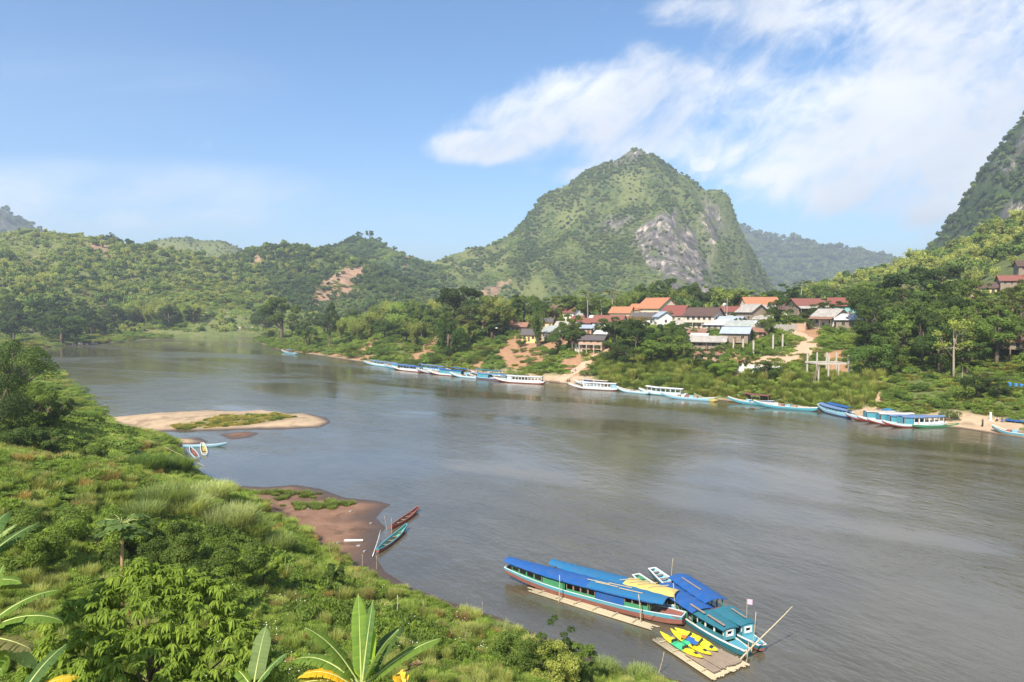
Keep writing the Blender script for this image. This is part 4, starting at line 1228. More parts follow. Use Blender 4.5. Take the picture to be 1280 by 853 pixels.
def house(px, Y, w, d, wh, rh, yaw, roof, wall, label, kind='gable', stilts=0., over=.7, nwin=3, door=True, lean=None, balcony=False, endwin=1, group='houses of the riverside village', cat='house', name='house', zoff=0., storeys=1, dish=False, pyb=None):
    if pyb is not None: g = gp(px, pyb); loc = Vector((g[0], g[1], g[2] + zoff))
    else: x = xat(px, Y); loc = Vector((x, Y, Hs(x, Y) + zoff))
    if yaw < 0 and px > 700: yaw -= 16
    r = empty(name, loc, R(yaw), label, cat, group)
    z0, z1 = stilts, stilts + wh
    hw, hd = w / 2, d / 2
    base = -2.2 if stilts == 0 else stilts
    mb = MB(); mb.box((0, 0, (base + z1) / 2), (w, d, z1 - base))
    if kind == 'gable':
        mb.add([(-hw, -hd, z1), (-hw, hd, z1), (-hw, 0, z1 + rh - .05), (hw, -hd, z1), (hw, hd, z1), (hw, 0, z1 + rh - .05)], [(0, 2, 1), (3, 4, 5), (0, 3, 5, 2), (1, 2, 5, 4)])
    else:
        mb.add([(-hw, -hd, z1), (-hw, hd, z1), (-hw, hd, z1 + rh - .05), (hw, -hd, z1), (hw, hd, z1), (hw, hd, z1 + rh - .05)], [(0, 2, 1), (3, 4, 5), (0, 3, 5, 2), (1, 2, 5, 4)])
    mb.build('wall', wall, r)
    rb = MB(); o = over
    if kind == 'gable':
        k = rh / hd; ze = z1 - o * k
        slab(rb, (-hw - o, -hd - o, ze), (hw + o, -hd - o, ze), (hw + o, 0, z1 + rh), (-hw - o, 0, z1 + rh), .13)
        slab(rb, (hw + o, hd + o, ze), (-hw - o, hd + o, ze), (-hw - o, 0.002, z1 + rh + .002), (hw + o, 0.002, z1 + rh + .002), .13)
        rb.tube([(-hw - o, 0, z1 + rh + .13), (hw + o, 0, z1 + rh + .13)], .12, 6)
    else:
        k = rh / d
        slab(rb, (-hw - o, -hd - o, z1 - o * k), (hw + o, -hd - o, z1 - o * k), (hw + o, hd + o, z1 + rh + o * k), (-hw - o, hd + o, z1 + rh + o * k), .12)
    rb.build('roof', roof, r)
    for st in range(storeys):
        zz = z0 + wh * (st + .55) / storeys
        if nwin:
            xs = np.linspace(-hw + w / (nwin + 1) * .8, hw - w / (nwin + 1) * .8, nwin)
            dk = nwin // 2 if (door and st == 0) else -1
            for i, xx in enumerate(xs):
                if i == dk:
                    db = MB(); db.box((xx, -hd - .02, z0 + 1.0), (1.0, .08, 2.0)); dd = db.build('door', DOORM, r)
                    hb = MB(); hb.box((xx + .35, -hd - .08, z0 + 1.0), (.06, .06, .2)); hb.build('handle', CONC, dd)
                else: window(r, xx, -hd, zz, 1.0, 1.1, 'f')
        for i in range(endwin):
            yy = (i + 1) / (endwin + 1) * d - hd
            window(r, hw, yy, zz, .9, 1.0, 'r')
            window(r, -hw, yy, zz, .9, 1.0, 'l')
    if stilts > 0:
        for xx in np.linspace(-hw + .15, hw - .15, max(3, int(w / 3) + 1)):
            for yy in (-hd + .15, hd - .15):
                pb = MB(); pb.box((xx, yy, stilts / 2 - 1.2), (.22, .22, stilts + 2.4)); pb.build('stilt', POSTM, r)
    if lean:            # a lean-to roof on posts along the front: (depth, drop, material)
        ld, drop, lm = lean
        lb = MB(); slab(lb, (-hw - .3, -hd - ld, z1 - drop - .25), (hw + .3, -hd - ld, z1 - drop - .25), (hw + .3, -hd + .02, z1 - .28), (-hw - .3, -hd + .02, z1 - .28), .1); lb.build('porch_roof', lm, r)
        for xx in np.linspace(-hw, hw, max(3, int(w / 3))):
            pb = MB(); pb.box((xx, -hd - ld + .3, (z1 - drop - .25) / 2 - 1), (.16, .16, z1 - drop - .25 + 2)); pb.build('post', POSTM, r)
    if balcony:
        zb = z0 + (wh / storeys if storeys > 1 else 0)
        bb = MB(); bb.box((0, -hd - .7, zb + .02), (w, 1.4, .16)); bb.build('balcony_floor', CONC, r)
        rl = MB(); rl.box((0, -hd - 1.38, zb + .95), (w, .08, .08)); rl.box((0, -hd - 1.38, zb + .5), (w, .05, .55))
        for xx in np.linspace(-hw + .05, hw - .05, 6): rl.box((xx, -hd - 1.38, zb + .5), (.09, .09, .95))
        rl.build('railing', wall, r)
        for xx in np.linspace(-hw + .2, hw - .2, 4):
            pb = MB(); pb.box((xx, -hd - 1.2, zb / 2 - 1), (.24, .24, zb + 2)); pb.build('post', CONC, r)
    return r


# upper row along the terrace, left to right
house(634, 330, 9, 7, 3.0, 2.4, -30, RF['orange'], WL['white'], "small orange roofed house with white gable, leftmost of the village roofs", storeys=1)
house(612, 345, 7, 6, 2.8, 1.8, 10, RF['red'], WL['wood'], "low red roofed hut half hidden in trees left of the orange roof")
house(664, 292, 6.5, 6, 3.2, 1.9, -22, RF['dark'], WL['yellow'], "yellow plastered house with dark roof above the red earth slope", pyb=None, endwin=2)
house(691, 290, 6.5, 7, 3.4, 2.2, -55, RF['green'], WL['grey'], "grey house with pale green roof beside the yellow house", endwin=1)
house(684, 318, 5, 4, 4.2, 1.4, -10, RF['dark'], WL['yellow'], "narrow yellow house behind the pale green roof")
house(699, 372, 9, 7, 4.8, 3.0, -35, RF['red'], WL['white'], "red roofed house with white gable, left of two among the palms")
house(716, 365, 9, 7, 4.6, 2.8, -38, RF['red'], WL['white'], "red roofed house with white gable, right of two among the palms")
house(736, 300, 6, 6, 3.4, 1.8, -5, RF['red'], WL['wood'], "small red roofed hut above the blue grey shed")
house(734, 283, 4.5, 4, 2.4, 1.0, -5, RF['blue'], WL['brick'], "blue grey roofed shed on brick walls below the small red hut", kind='shed', stilts=1.2, nwin=2)
house(762, 296, 13, 8, 3.2, 2.6, -12, RF['red'], WL['white'], "long low red roofed house left of the charcoal roof", nwin=5)
house(778, 330, 10, 8, 4.2, 2.6, -15, RF['orange'], WL['cream'], "orange roofed house behind the long low red roof")
house(800, 330, 8, 7, 5.8, 2.4, -25, RF['orange'], WL['cream'], "small orange roofed house stuck against the tallest orange roof")
house(822, 325, 15, 13, 5.6, 4.6, -42, RF['orange'], WL['cream'], "tallest orange tiled house with a broad cream gable", nwin=4, endwin=2)
house(807, 298, 10, 8, 3.6, 2.2, -8, RF['dark'], WL['white'], "house with long charcoal roof in front of the tallest orange roof", nwin=4)
house(829, 288, 5, 6, 4.6, 1.8, -62, RF['blue'], WL['white'], "small white house with pale blue roof right of the charcoal roof", endwin=1, nwin=1)
house(846, 302, 10, 9, 4.6, 2.8, -28, RF['maroon'], WL['brick'], "maroon roofed house right of the tallest orange roof", endwin=2)
house(862, 285, 11, 7, 4.2, 2.0, -8, RF['maroon'], WL['pale'], "low brick red roofed house joined to the big dark brown roof", nwin=4)
house(880, 264, 12, 9, 5.6, 2.7, -25, RF['brown'], WL['pale'], "big two storey pale house with dark brown roof and balcony", nwin=5, endwin=3, storeys=2, balcony=True)
house(872, 250, 6, 4, 2.4, 1.0, -15, RF['rust'], WL['brick'], "little rusty roofed lean-to below the big two storey house", kind='shed', nwin=2, zoff=-.5)
house(914, 300, 10, 7, 3.4, 2.0, 8, RF['maroon'], WL['white'], "low dull red roofed house left of the long orange roof", nwin=4)
house(949, 312, 15, 10, 5.2, 3.8, 2, RF['orange'], WL['cream'], "long bright orange roofed house standing behind a grey gabled house", nwin=6)
house(940, 262, 8, 8, 5.2, 2.6, -50, RF['grey'], WL['wood'], "grey weathered timber house with gable, in front of the long orange roof", endwin=2)
house(954, 255, 6, 5, 3.0, 1.2, -12, RF['grey'], WL['wood'], "low grey shed leaning on the timber gabled house", kind='shed', nwin=2)
house(1008, 275, 12, 9, 4.2, 2.4, 4, RF['red'], WL['wood'], "long red roofed house on posts with grey porch roof above the stone wall", lean=(3.2, 1.3, RF['grey']), stilts=1.2, nwin=5)
house(1056, 290, 13, 9, 4.4, 3.0, -6, RF['maroon'], WL['teal'], "maroon roofed house with teal wall half hidden by trees", nwin=4)
# the slope below
house(899, 256, 8, 6, 2.6, 1.5, -28, RF['tin'], WL['grey'], "patched tin roofed hut left of the pale blue roof", nwin=3)
house(914, 256, 9, 6, 2.8, 1.6, -30, RF['blue'], WL['pale'], "wide house with faded pale blue roof on the slope", nwin=4, stilts=.3)
house(927, 247, 9.5, 6, 2.6, 1.5, -12, RF['green'], WL['wood'], "grey green roofed house just above the bright blue roof", nwin=4)
house(921, 231, 8.5, 6, 3.4, 1.6, -14, RF['blue'], WL['wood'], "plank house with bright blue sheet roof behind the concrete posts", nwin=3, stilts=.3)
house(942, 236, 5, 5, 2.6, 1.1, 10, RF['rust'], WL['brick'], "rusty roofed shack right of the bright blue roof", nwin=2)
house(885, 229, 11.5, 5, 2.9, 1.3, -6, RF['grey'], WL['wood'], "long grey plank house on the slope left of the bright blue roof", nwin=5, stilts=.5, lean=(1.2, .3, RF['grey']))
house(888, 217, 8, 3.5, 1.8, .6, -6, RF['rust'], WL['brick'], "brick undercroft terrace below the long grey plank house", kind='shed', nwin=3, door=False, cat='shed', name='shed')
house(742, 258, 9, 6, 3.8, 1.3, -8, RF['dark'], WL['brick'], "two storey house on stilts with a balcony at the top of the ramp", balcony=True, nwin=3, storeys=2, stilts=.6)
house(727, 262, 4, 4, 3.2, 1.0, -8, RF['rust'], WL['pale'], "narrow pale plastered hut left of the stilted balcony house", nwin=1, door=False)
house(754, 272, 5, 4, 2.4, 1.0, -20, RF['tin'], WL['wood'], "tin roofed hut just behind the stilted balcony house", nwin=2)
house(570, 345, 8, 6, 3.4, 2.0, -20, RF['tin'], WL['white'], "white shed with pale roof among the trees upstream")
house(414, 480, 6, 5, 3.0, 1.4, 0, RF['tin'], WL['white'], "tiny pale hut beside the lone tall tree")
house(1038, 238, 9, 7, 4.4, 2.2, -48, RF['grey'], WL['pale'], "pale gabled house with rusty porch right of the earth road", endwin=1, lean=(2.2, .9, RF['rust']))
house(1066, 232, 11, 7, 3.2, 1.6, -4, RF['tin'], WL['wood'], "low shed with a broad grey sheet roof beside the big bush", nwin=3, kind='gable')
# hillside at the right edge
house(1236, 300, 6, 6, 3.4, 1.8, -30, RF['brown'], WL['yellow'], "small yellow house with brown roof on the right hillside", zoff=.3, endwin=1)
house(1222, 318, 9, 6, 3.0, 2.0, -5, RF['maroon'], WL['brick'], "dull red roofed hut left of the small yellow hillside house", zoff=.3)
house(1268, 296, 13, 6, 2.2, 2.0, -3, RF['red'], WL['wood'], "long red roofed house at the right edge of the hillside", zoff=.0, nwin=5)
house(1282, 316, 9, 7, 2.6, 2.2, -3, RF['brown'], WL['wood'], "dark brown roofed house above the long red roof at the right edge", zoff=.4)
house(1272, 172, 7, 5, 2.0, .9, 0, RF['rust'], WL['wood'], "open riverside hut with rusty roof at the right edge of the bank", stilts=1.5, nwin=2, door=False)

# small weathered huts crowded between the larger houses
for px, Y, w, d, h, rh, yaw, rf, wl, lab in ((652, 322, 6, 5, 3.0, 1.6, -20, 'rust', 'wood', "rusty roofed hut right of the leftmost orange roof"), (706, 305, 7, 5, 3.0, 1.7, -15, 'grey', 'wood', "grey roofed hut below the paired red roofs"), (724, 318, 6, 6, 3.2, 1.8, -30, 'maroon', 'white', "maroon roofed white hut left of the tall coconut palm"),
        (748, 312, 7, 6, 3.2, 1.8, -10, 'tin', 'white', "pale tin roofed hut at the foot of the coconut palms"), (790, 300, 6, 5, 3.0, 1.6, -25, 'rust', 'wood', "rusty hut between the long red and the charcoal roof"), (853, 268, 6, 5, 2.8, 1.4, -10, 'grey', 'wood', "grey hut at the left foot of the two storey house"),
        (893, 275, 7, 5, 2.8, 1.5, -30, 'rust', 'pale', "rust roofed hut behind the patched tin roof"), (905, 268, 6, 5, 2.6, 1.4, -20, 'grey', 'pale', "pale grey hut between the tin and pale blue roofs"), (938, 246, 6, 4.5, 2.6, 1.3, -24, 'tin', 'wood', "tin roofed shack right of the grey green roof"),
        (952, 238, 5, 4, 2.6, 1.2, -15, 'grey', 'brick', "small brick shack with grey roof by the road"), (983, 290, 7, 6, 3.4, 1.9, -20, 'brown', 'white', "white hut with brown roof left of the long red roof on posts"), (1030, 300, 8, 6, 3.6, 2.0, -12, 'rust', 'wood', "rusty roofed house between the long red and maroon roofs"),
        (875, 238, 5, 4, 2.4, 1.1, -12, 'tin', 'wood', "low tin shack above the long grey plank house"), (962, 300, 6, 6, 3.6, 1.8, -35, 'grey', 'cream', "cream hut under the right end of the long orange roof")):
    house(px, Y, w, d, h, rh, yaw, RF[rf], WL[wl], lab, nwin=2)

# white wall beside the road
def long_wall(pts, h, th, mat, name, label, cat, cap=None):
    P = [gp(*p) for p in pts]
    r = empty(name, P[0], 0, label, cat)
    o = Vector(P[0]); mb = MB(); cb = MB()
    for a, b in zip(P[:-1], P[1:]):
        a, b = Vector(a) - o, Vector(b) - o
        dx, dy = b.x - a.x, b.y - a.y; l = math.hypot(dx, dy); rz = math.atan2(dy, dx)
        zb = min(a.z, b.z)
        mb.box(((a.x + b.x) / 2, (a.y + b.y) / 2, zb + h / 2 - .8), (l, th, h + 1.6), rz)
        n = max(2, int(l / 3))
        for i in range(n + 1):
            t = i / n; cb.box((a.x + dx * t, a.y + dy * t, zb + h / 2 - .7), (.3, th + .16, h + 1.9), rz)
    mb.build('panel', mat, r); cb.build('pier', cap or mat, r)
    return r


long_wall([(918, 466), (940, 468), (966, 470), (982, 464)], 2.6, .2, WL['white'], "garden_wall", "long whitewashed wall below the earth road", "wall")
long_wall([(967, 414), (985, 417), (1003, 413)], 3.0, .4, WL['grey'], "retaining_wall", "grey brown stone retaining wall under the long red roof", "wall")
long_wall([(990, 414), (1006, 414), (1012, 408)], 2.6, .4, WL['brick'], "retaining_wall", "short pale brick retaining wall at the bend of the earth road", "wall")

# raw concrete posts of an unbuilt house
for i, (px, py, h) in enumerate(((916.5, 438, 3.6), (928.5, 441, 4.2), (941.5, 445, 4.6), (966, 440, 5.2), (978, 436, 4.4))):
    g = gp(px, py); mb = MB(); mb.box((0, 0, h / 2 - .5), (.42, .42, h + 1)); mb.box((0, 0, h + .05), (.5, .5, .14))
    for k in (-1, 1):
        for j in (-1, 1): mb.tube([(.12 * k, .12 * j, h), (.12 * k, .12 * j, h + .5)], .02, 4)
    o = mb.build("concrete_post", CONC); o.location = g
    tag(o, "bare concrete post standing in front of the bright blue roof", "post", "concrete posts below the blue roofed house")

# concrete frame under construction
def frame_building():
    g = gp(1034, 474)
    r = empty("unfinished_building", g, R(4), "unfinished concrete frame of columns and beams beside the big bush", "building")
    w, d, h1, h2 = 8.2, 6.0, 4.4, 7.0
    for i, xx in enumerate(np.linspace(-w / 2, w / 2, 4)):
        for yy in (-d / 2, d / 2):
            mb = MB(); mb.box((xx, yy, (h2 if (yy > 0 or i in (1, 3)) else h1) / 2 - 1), (.34, .34, (h2 if (yy > 0 or i in (1, 3)) else h1) + 2)); mb.build('column', CONC, r)
    for yy in (-d / 2, d / 2):
        mb = MB(); mb.box((0, yy, h1), (w + 1.2, .3, .45)); mb.build('beam', CONC, r)
    for xx in np.linspace(-w / 2, w / 2, 4):
        mb = MB(); mb.box((xx, 0, h1 - .02), (.28, d - .4, .4)); mb.build('beam', CONC, r)
    mb = MB(); mb.box((.6, d / 2, h1 - 2.9), (w - 2, .24, .3)); mb.build('beam', CONC, r)
    for xx in (-w / 2 - .9, -w / 2 - .5):
        mb = MB(); mb.tube([(xx - .8, -d / 2 - .3, -1), (xx + .5, -d / 2 - .3, h1)], .11, 6); mb.build('prop', POSTM, r)


frame_building()

# utility pole, dishes
g = (xat(908.5, 268), 268, Hs(xat(908.5, 268), 268))
r = empty("utility_pole", g, 0, "thin grey utility pole between the roofs near the orange roof", "pole")
mb = MB(); mb.tube([(0, 0, -1), (0, 0, 11)], [.14, .09], 7); mb.build('shaft', CONC, r)
mb = MB(); mb.box((0, 0, 10.2), (1.6, .1, .12)); mb.build('crossarm', POSTM, r)
for px, Y, z, lab in ((873.5, 232, 2.6, "white satellite dish above the long grey plank house"), (905, 276, 7.6, "white satellite dish by the dull red roof")):
    x = xat(px, Y); r = empty("satellite_dish", (x, Y, Hs(x, Y)), R(15), lab, "satellite dish")
    mb = MB(); n = 14
    rows = [[(rr * math.cos(a) * 1.0, -.35 + .35 * rr * rr - .3 * rr * math.sin(a), z + rr * math.sin(a) * .95) for a in np.linspace(0, 2 * math.pi, n, endpoint=False)] for rr in (.02, .35, .65, .9)]
    mb.loft(rows, True); mb.build('dish', WL['white'], r, True)
    mb = MB(); mb.tube([(0, -.1, -1), (0, -.1, z)], .06, 6); mb.tube([(0, -.3, z - .5), (0, -1.0, z)], .03, 4); mb.build('mast', CONC, r)

# blue barrels and tarpaulin by the right edge hut
BLUE = mat_paint("blue_plastic", (.05, .20, .50), .5, .3, 2)
for i, (px, py) in enumerate(((1262, 484), (1270, 485), (1277, 486))):
    g = gp(px, py); mb = MB(); mb.loft([[(rr * math.cos(a), rr * math.sin(a), zz) for a in np.linspace(0, 2 * math.pi, 14, endpoint=False)] for rr, zz in ((.02, .0), (.36, 0), (.40, .1), (.40, .35), (.42, .4), (.40, .45), (.40, .75), (.42, .8), (.40, .85), (.36, 1.0), (.02, 1.0))], True)
    o = mb.build("plastic_barrel", BLUE, None, True); o.location = g
    tag(o, "blue plastic barrel below the riverside hut at the right edge", "barrel", "blue barrels by the riverside hut")
# ================================================================== BOATS
BC = {k: mat_paint("boat_" + k, c, .6, .5, 1.6, .3, .12, dirt) for k, c, dirt in (
    ('turquoise', (.06, .30, .38), (.2, .3, .3)), ('sky', (.22, .46, .58), (.35, .42, .42)), ('pale', (.52, .66, .70), (.42, .42, .38)), ('white', (.78, .78, .76), (.5, .46, .4)), ('red', (.36, .085, .06), (.2, .10, .08)),
    ('redbrown', (.30, .115, .085), (.18, .10, .08)), ('green', (.045, .24, .11), (.12, .2, .12)), ('bluegreen', (.03, .17, .20), (.1, .2, .2)), ('teal', (.018, .14, .18), (.06, .15, .17)), ('sea', (.16, .40, .30), (.2, .28, .2)), ('navy', (.035, .10, .26), (.08, .1, .14)),
    ('wood', (.26, .17, .11), (.16, .11, .08)), ('deck', (.33, .25, .18), (.2, .15, .11)), ('yellow', (.62, .50, .14), (.45, .34, .12)), ('grey', (.36, .35, .33), (.22, .2, .18)))}


def mat_tarp(name, col, var=.25):
    m = mat_paint(name, col, .6, var + .3, 1.3, .3, .6, tuple(c * .6 + .05 for c in col)); return m


TARP = {'blue': mat_tarp("blue_tarpaulin", (.013, .092, .31)), 'azure': mat_tarp("azure_tarpaulin", (.015, .14, .30)), 'yellow': mat_tarp("yellow_tarpaulin", (.60, .46, .13), .3), 'white': mat_tarp("white_roofing", (.66, .64, .64), .2),
        'slate': mat_tarp("slate_blue_roofing", (.14, .22, .38)), 'teal': mat_tarp("teal_roofing", (.02, .15, .20)), 'maroon': mat_tarp("maroon_roofing", (.20, .06, .06)), 'tan': mat_tarp("tan_roofing", (.50, .42, .32))}


def lerp(a, b, t): return a + (b - a) * t


class Boat:
    """a long narrow river boat. local x runs from the stern (-L/2) to the bow (+L/2), z = 0 is the water"""
    def __init__(s, bow, stern, beam, label, low='red', band='turquoise', trim='white', inner='deck', fb=.55, rise=.75, srise=.25, bowb=.22, sternb=.6, n=26, band_at=.58, tw=.035, group=None, name='long_boat', draft=.12, benches=0, cat='boat', z=0):
        bow, stern = np.array(bow[:2]), np.array(stern[:2])
        v = bow - stern; s.L = float(np.hypot(*v)); c = (bow + stern) / 2
        s.r = empty(name, (c[0], c[1], z), math.atan2(v[1], v[0]), label, cat, group)
        s.beam, s.fb, s.rise, s.srise, s.bowb, s.sternb = beam, fb, rise, srise, bowb, sternb
        ts = np.linspace(0, 1, n)
        lo, ba, tr, inn = MB(), MB(), MB(), MB()
        rows_lo, rows_l, rows_r, tl, tr_, ri = [], [], [], [], [], []
        for t in ts:
            x = (t - .5) * s.L; b = s.hb(t); zs = s.sheer(t); zb = s.bot(t) - draft
            zm = lerp(zb, zs, band_at)
            rows_lo.append([(x, b * .97, zm), (x, b * .86, lerp(zb, zm, .35)), (x, b * .4, zb), (x, -b * .4, zb), (x, -b * .86, lerp(zb, zm, .35)), (x, -b * .97, zm)])
            rows_l.append([(x, b * .97, zm), (x, b, zs)]); rows_r.append([(x, -b, zs), (x, -b * .97, zm)])
            fl = max(zb + .1, lerp(zb, zs, .25))
            ri.append([(x, -(b - .05), zs - .01), (x, -(b - .05) * .75, fl), (x, (b - .05) * .75, fl), (x, b - .05, zs - .01)])
            w = .05
            for lst, sg in ((tl, 1), (tr_, -1)):
                lst.append([(x, sg * (b + .03), zs + tw), (x, sg * (b - .06), zs + tw), (x, sg * (b - .06), zs - tw), (x, sg * (b + .03), zs - tw)])
        lo.loft(rows_lo)
        for rows, xx in ((rows_lo, 0), (rows_lo, -1)): lo.add(rows[xx], [tuple(range(6)) if xx else tuple(range(6))[::-1]])
        ba.loft(rows_l); ba.loft(rows_r)
        for i in (0, -1): ba.add([rows_l[i][0], rows_l[i][1], rows_r[i][0], rows_r[i][1]], [(0, 1, 2, 3)])
        inn.loft(ri)
        tr.loft(tl, True); tr.loft(tr_, True)
        for i, xx in ((0, -.5), (n - 1, .5)):
            b = s.hb(ts[i]); tr.box((xx * s.L, 0, s.sheer(ts[i]) - .005), (.09, 2 * b + .07, .08))
        s.hull = lo.build('hull', BC[low], s.r)
        ba.build('side_band', BC[band], s.r); tr.build('gunwale', BC[trim], s.r); inn.build('inside', BC[inner], s.r)
        for k in range(benches):
            t = lerp(.2, .86, (k + .5) / benches); b = s.hb(t); mb = MB(); mb.box(((t - .5) * s.L, 0, s.sheer(t) - .16), (.24, 2 * b - .14, .04)); mb.build('bench', BC['wood'], s.r)

    def hb(s, t):
        f = lerp(s.sternb, 1, math.sin(min(t / .38, 1) * math.pi / 2)) if t < .38 else 1.0
        if t > .55: f = lerp(1, s.bowb, ((t - .55) / .45) ** 1.7)
        return s.beam / 2 * f

    def sheer(s, t): return s.fb + s.rise * max(0, (t - .5) / .5) ** 2.4 + s.srise * max(0, (.3 - t) / .3) ** 2
    def bot(s, t): return max(0, (s.rise + s.fb * .35) * max(0, (t - .62) / .38) ** 2.0 + s.srise * 1.6 * max(0, (.12 - t) / .12) ** 2)

    def X(s, t): return (t - .5) * s.L

    def roof(s, t0, t1, h, mat, over=.12, arch=.16, n=16, width=None, th=.05, sag=.035):
        mb = MB(); up, dn = [], []
        n = max(n, int((t1 - t0) * s.L / .29)) if s.L < 19 and s.r.get('group', '').startswith('big') else n
        for t in np.linspace(t0, t1, n):
            b = (width / 2 if width else s.hb(t)) + over; z = h + s.rise * .55 * max(0, (t - .5) / .5) ** 2.4 + .25 * s.srise * max(0, (.3 - t) / .3) ** 2 - sag * abs(math.sin(math.pi * t * s.L / 1.15))
            ys = np.linspace(-1, 1, 7)
            up.append([(s.X(t), b * y, z + arch * (1 - y * y) + .012 * math.sin(t * 90 + y * 5)) for y in ys]); dn.append([(p[0], p[1], p[2] - th) for p in up[-1]])
        mb.loft(up); mb.loft([r[::-1] for r in dn])
        for a in (0, -1):
            mb.add(up[a] + dn[a], [(i, i + 1, 8 + i, 7 + i) if a else (i + 1, i, 7 + i, 8 + i) for i in range(6)])
        for k in (0, 6):
            mb.loft([[u[k], d[k]] for u, d in zip(up, dn)])
        return mb.build('roof', mat, s.r)

    def posts(s, t0, t1, n, h, mat, r=.035):
        for t in np.linspace(t0, t1, n):
            for sg in (-1, 1):
                b = s.hb(t) - .05; mb = MB(); mb.box((s.X(t), sg * b, (s.sheer(t) + h) / 2), (2 * r, 2 * r, h - s.sheer(t) + .06)); mb.build('post', mat, s.r)

    def side(s, t0, t1, z0, z1, mat, nwin=0, sill=.0, head=.0, sides=(-1, 1), name='side_wall', pil=.14, off=.0, frame=None):
        """one wall of the cabin on each side: solid, or with a row of open windows between sill, head and pillars"""
        out = []
        for sg in sides:
            mb = MB(); fb_ = MB()
            n = max(nwin, 3)
            ts = np.linspace(t0, t1, n + 1)
            for a, b in zip(ts[:-1], ts[1:]):
                xa, xb = s.X(a), s.X(b); ya, yb = sg * (s.hb(a) - .04 + off), sg * (s.hb(b) - .04 + off)
                za, zb_ = s.sheer(a) + z0, s.sheer(b) + z0
                ua, ub = max(z1 + s.rise * .5 * max(0, (a - .5) / .5) ** 2.4, za + .05), max(z1 + s.rise * .5 * max(0, (b - .5) / .5) ** 2.4, zb_ + .05)
                def quadbox(x0, x1, f0, f1, f2, f3, M):
                    # panel between lengthwise fractions x0..x1; f0,f1 = bottom at both ends, f2,f3 = top
                    y0, y1 = lerp(ya, yb, x0), lerp(ya, yb, x1); X0, X1 = lerp(xa, xb, x0), lerp(xa, xb, x1); th = .04 * sg
                    M.add([(X0, y0, f0), (X1, y1, f1), (X1, y1, f3), (X0, y0, f2), (X0, y0 - th, f0), (X1, y1 - th, f1), (X1, y1 - th, f3), (X0, y0 - th, f2)],
                          [(0, 1, 2, 3), (7, 6, 5, 4), (0, 4, 5, 1), (1, 5, 6, 2), (2, 6, 7, 3), (3, 7, 4, 0)])
                if not nwin: quadbox(0, 1, za, zb_, ua, ub, mb)
                else:
                    if sill: quadbox(0, 1, za, zb_, za + sill, zb_ + sill, mb)
                    if head: quadbox(0, 1, ua - head, ub - head, ua, ub, mb)
                    p = pil / max(abs(xb - xa), .01)
                    quadbox(0, p * .5, za + sill, za + sill, ua - head, ua - head, fb_ if frame else mb); quadbox(1 - p * .5, 1, zb_ + sill, zb_ + sill, ub - head, ub - head, fb_ if frame else mb)
            if mb.v: out.append(mb.build(name, mat, s.r))
            if fb_.v: fb_.build('window_frame', frame, s.r)
        return out

    def end(s, t, z0, z1, mat, hole=None, name='end_wall', frame=None):
        b = s.hb(t) - .05; x = s.X(t); zb = s.sheer(t) + z0; mb = MB()
        if not hole: mb.box((x, 0, (zb + z1) / 2), (.05, 2 * b, z1 - zb)); return mb.build(name, mat, s.r)
        w, h0, h1 = hole
        mb.box((x, 0, (zb + h0) / 2), (.05, 2 * b, h0 - zb)); mb.box((x, 0, (h1 + z1) / 2), (.05, 2 * b, z1 - h1))
        for sg in (-1, 1): mb.box((x, sg * (b + w / 2) / 2, (h0 + h1) / 2), (.05, b - w / 2, h1 - h0))
        o = mb.build(name, mat, s.r)
        if frame:
            fr = MB(); k = .07
            for zz in (h0, h1): fr.box((x, 0, zz), (.11, w + k * 2, k * 1.6))
            for sg in (-1, 1): fr.box((x, sg * w / 2, (h0 + h1) / 2), (.11, k * 1.6, h1 - h0))
            fr.build('window_frame', frame, o)
        return o


WOODM, BAM = BC['wood'], BAMBOO
# ------------------------------------------------------------------ the four big boats moored at the near bank
NG = "big covered boats moored at the near bank"
b = Boat(W(634, 724), W(855, 783), 1.9, "long red and green passenger boat under a bright blue roof, nearest the bank", 'redbrown', 'turquoise', 'pale', 'deck', .78, .45, .18, .45, .55, 34, .68, .025, NG, 'passenger_boat')
b.roof(.13, 1.0, 1.66, TARP['blue'], .2, .2, 30)
b.roof(.085, .48, 1.71, TARP['azure'], .16, .19, 16)
b.side(.16, .28, .02, 1.63, BC['green'], 3, .34, .12, name='side_wall', frame=WOODM)
b.side(.28, .43, -.02, 1.61, TARP['blue'], 0, name='side_curtain', off=.05)
b.side(.435, .60, .02, 1.63, BC['green'], 4, .18, .2, frame=WOODM)
b.side(.61, .745, .02, 1.62, BC['green'], 0)
b.side(.75, .95, .02, 1.66, BC['green'], 4, .1, .06, frame=BC['green'])
b.end(.155, .02, 1.68, BC['green'], (.8, 1.0, 1.5), frame=WOODM)
mb = MB(); mb.box((b.X(.74), -b.hb(.74) - .02, 1.25), (.55, .03, .5)); mb.build('notice_board', BC['white'], b.r)
mb = MB(); mb.box((b.X(.06), 0, .82), (1.6, 1.2, .06)); mb.build('stern_deck', BC['redbrown'], b.r)
for t, y in ((.2, .3), (.27, -.2), (.33, .25), (.38, .1)):
    mb = MB(); mb.tube([(b.X(t), y, 1.95), (b.X(t + .12), y + .1, 1.95)], .035, 5); mb.build('roof_pole', BAM, b.r)

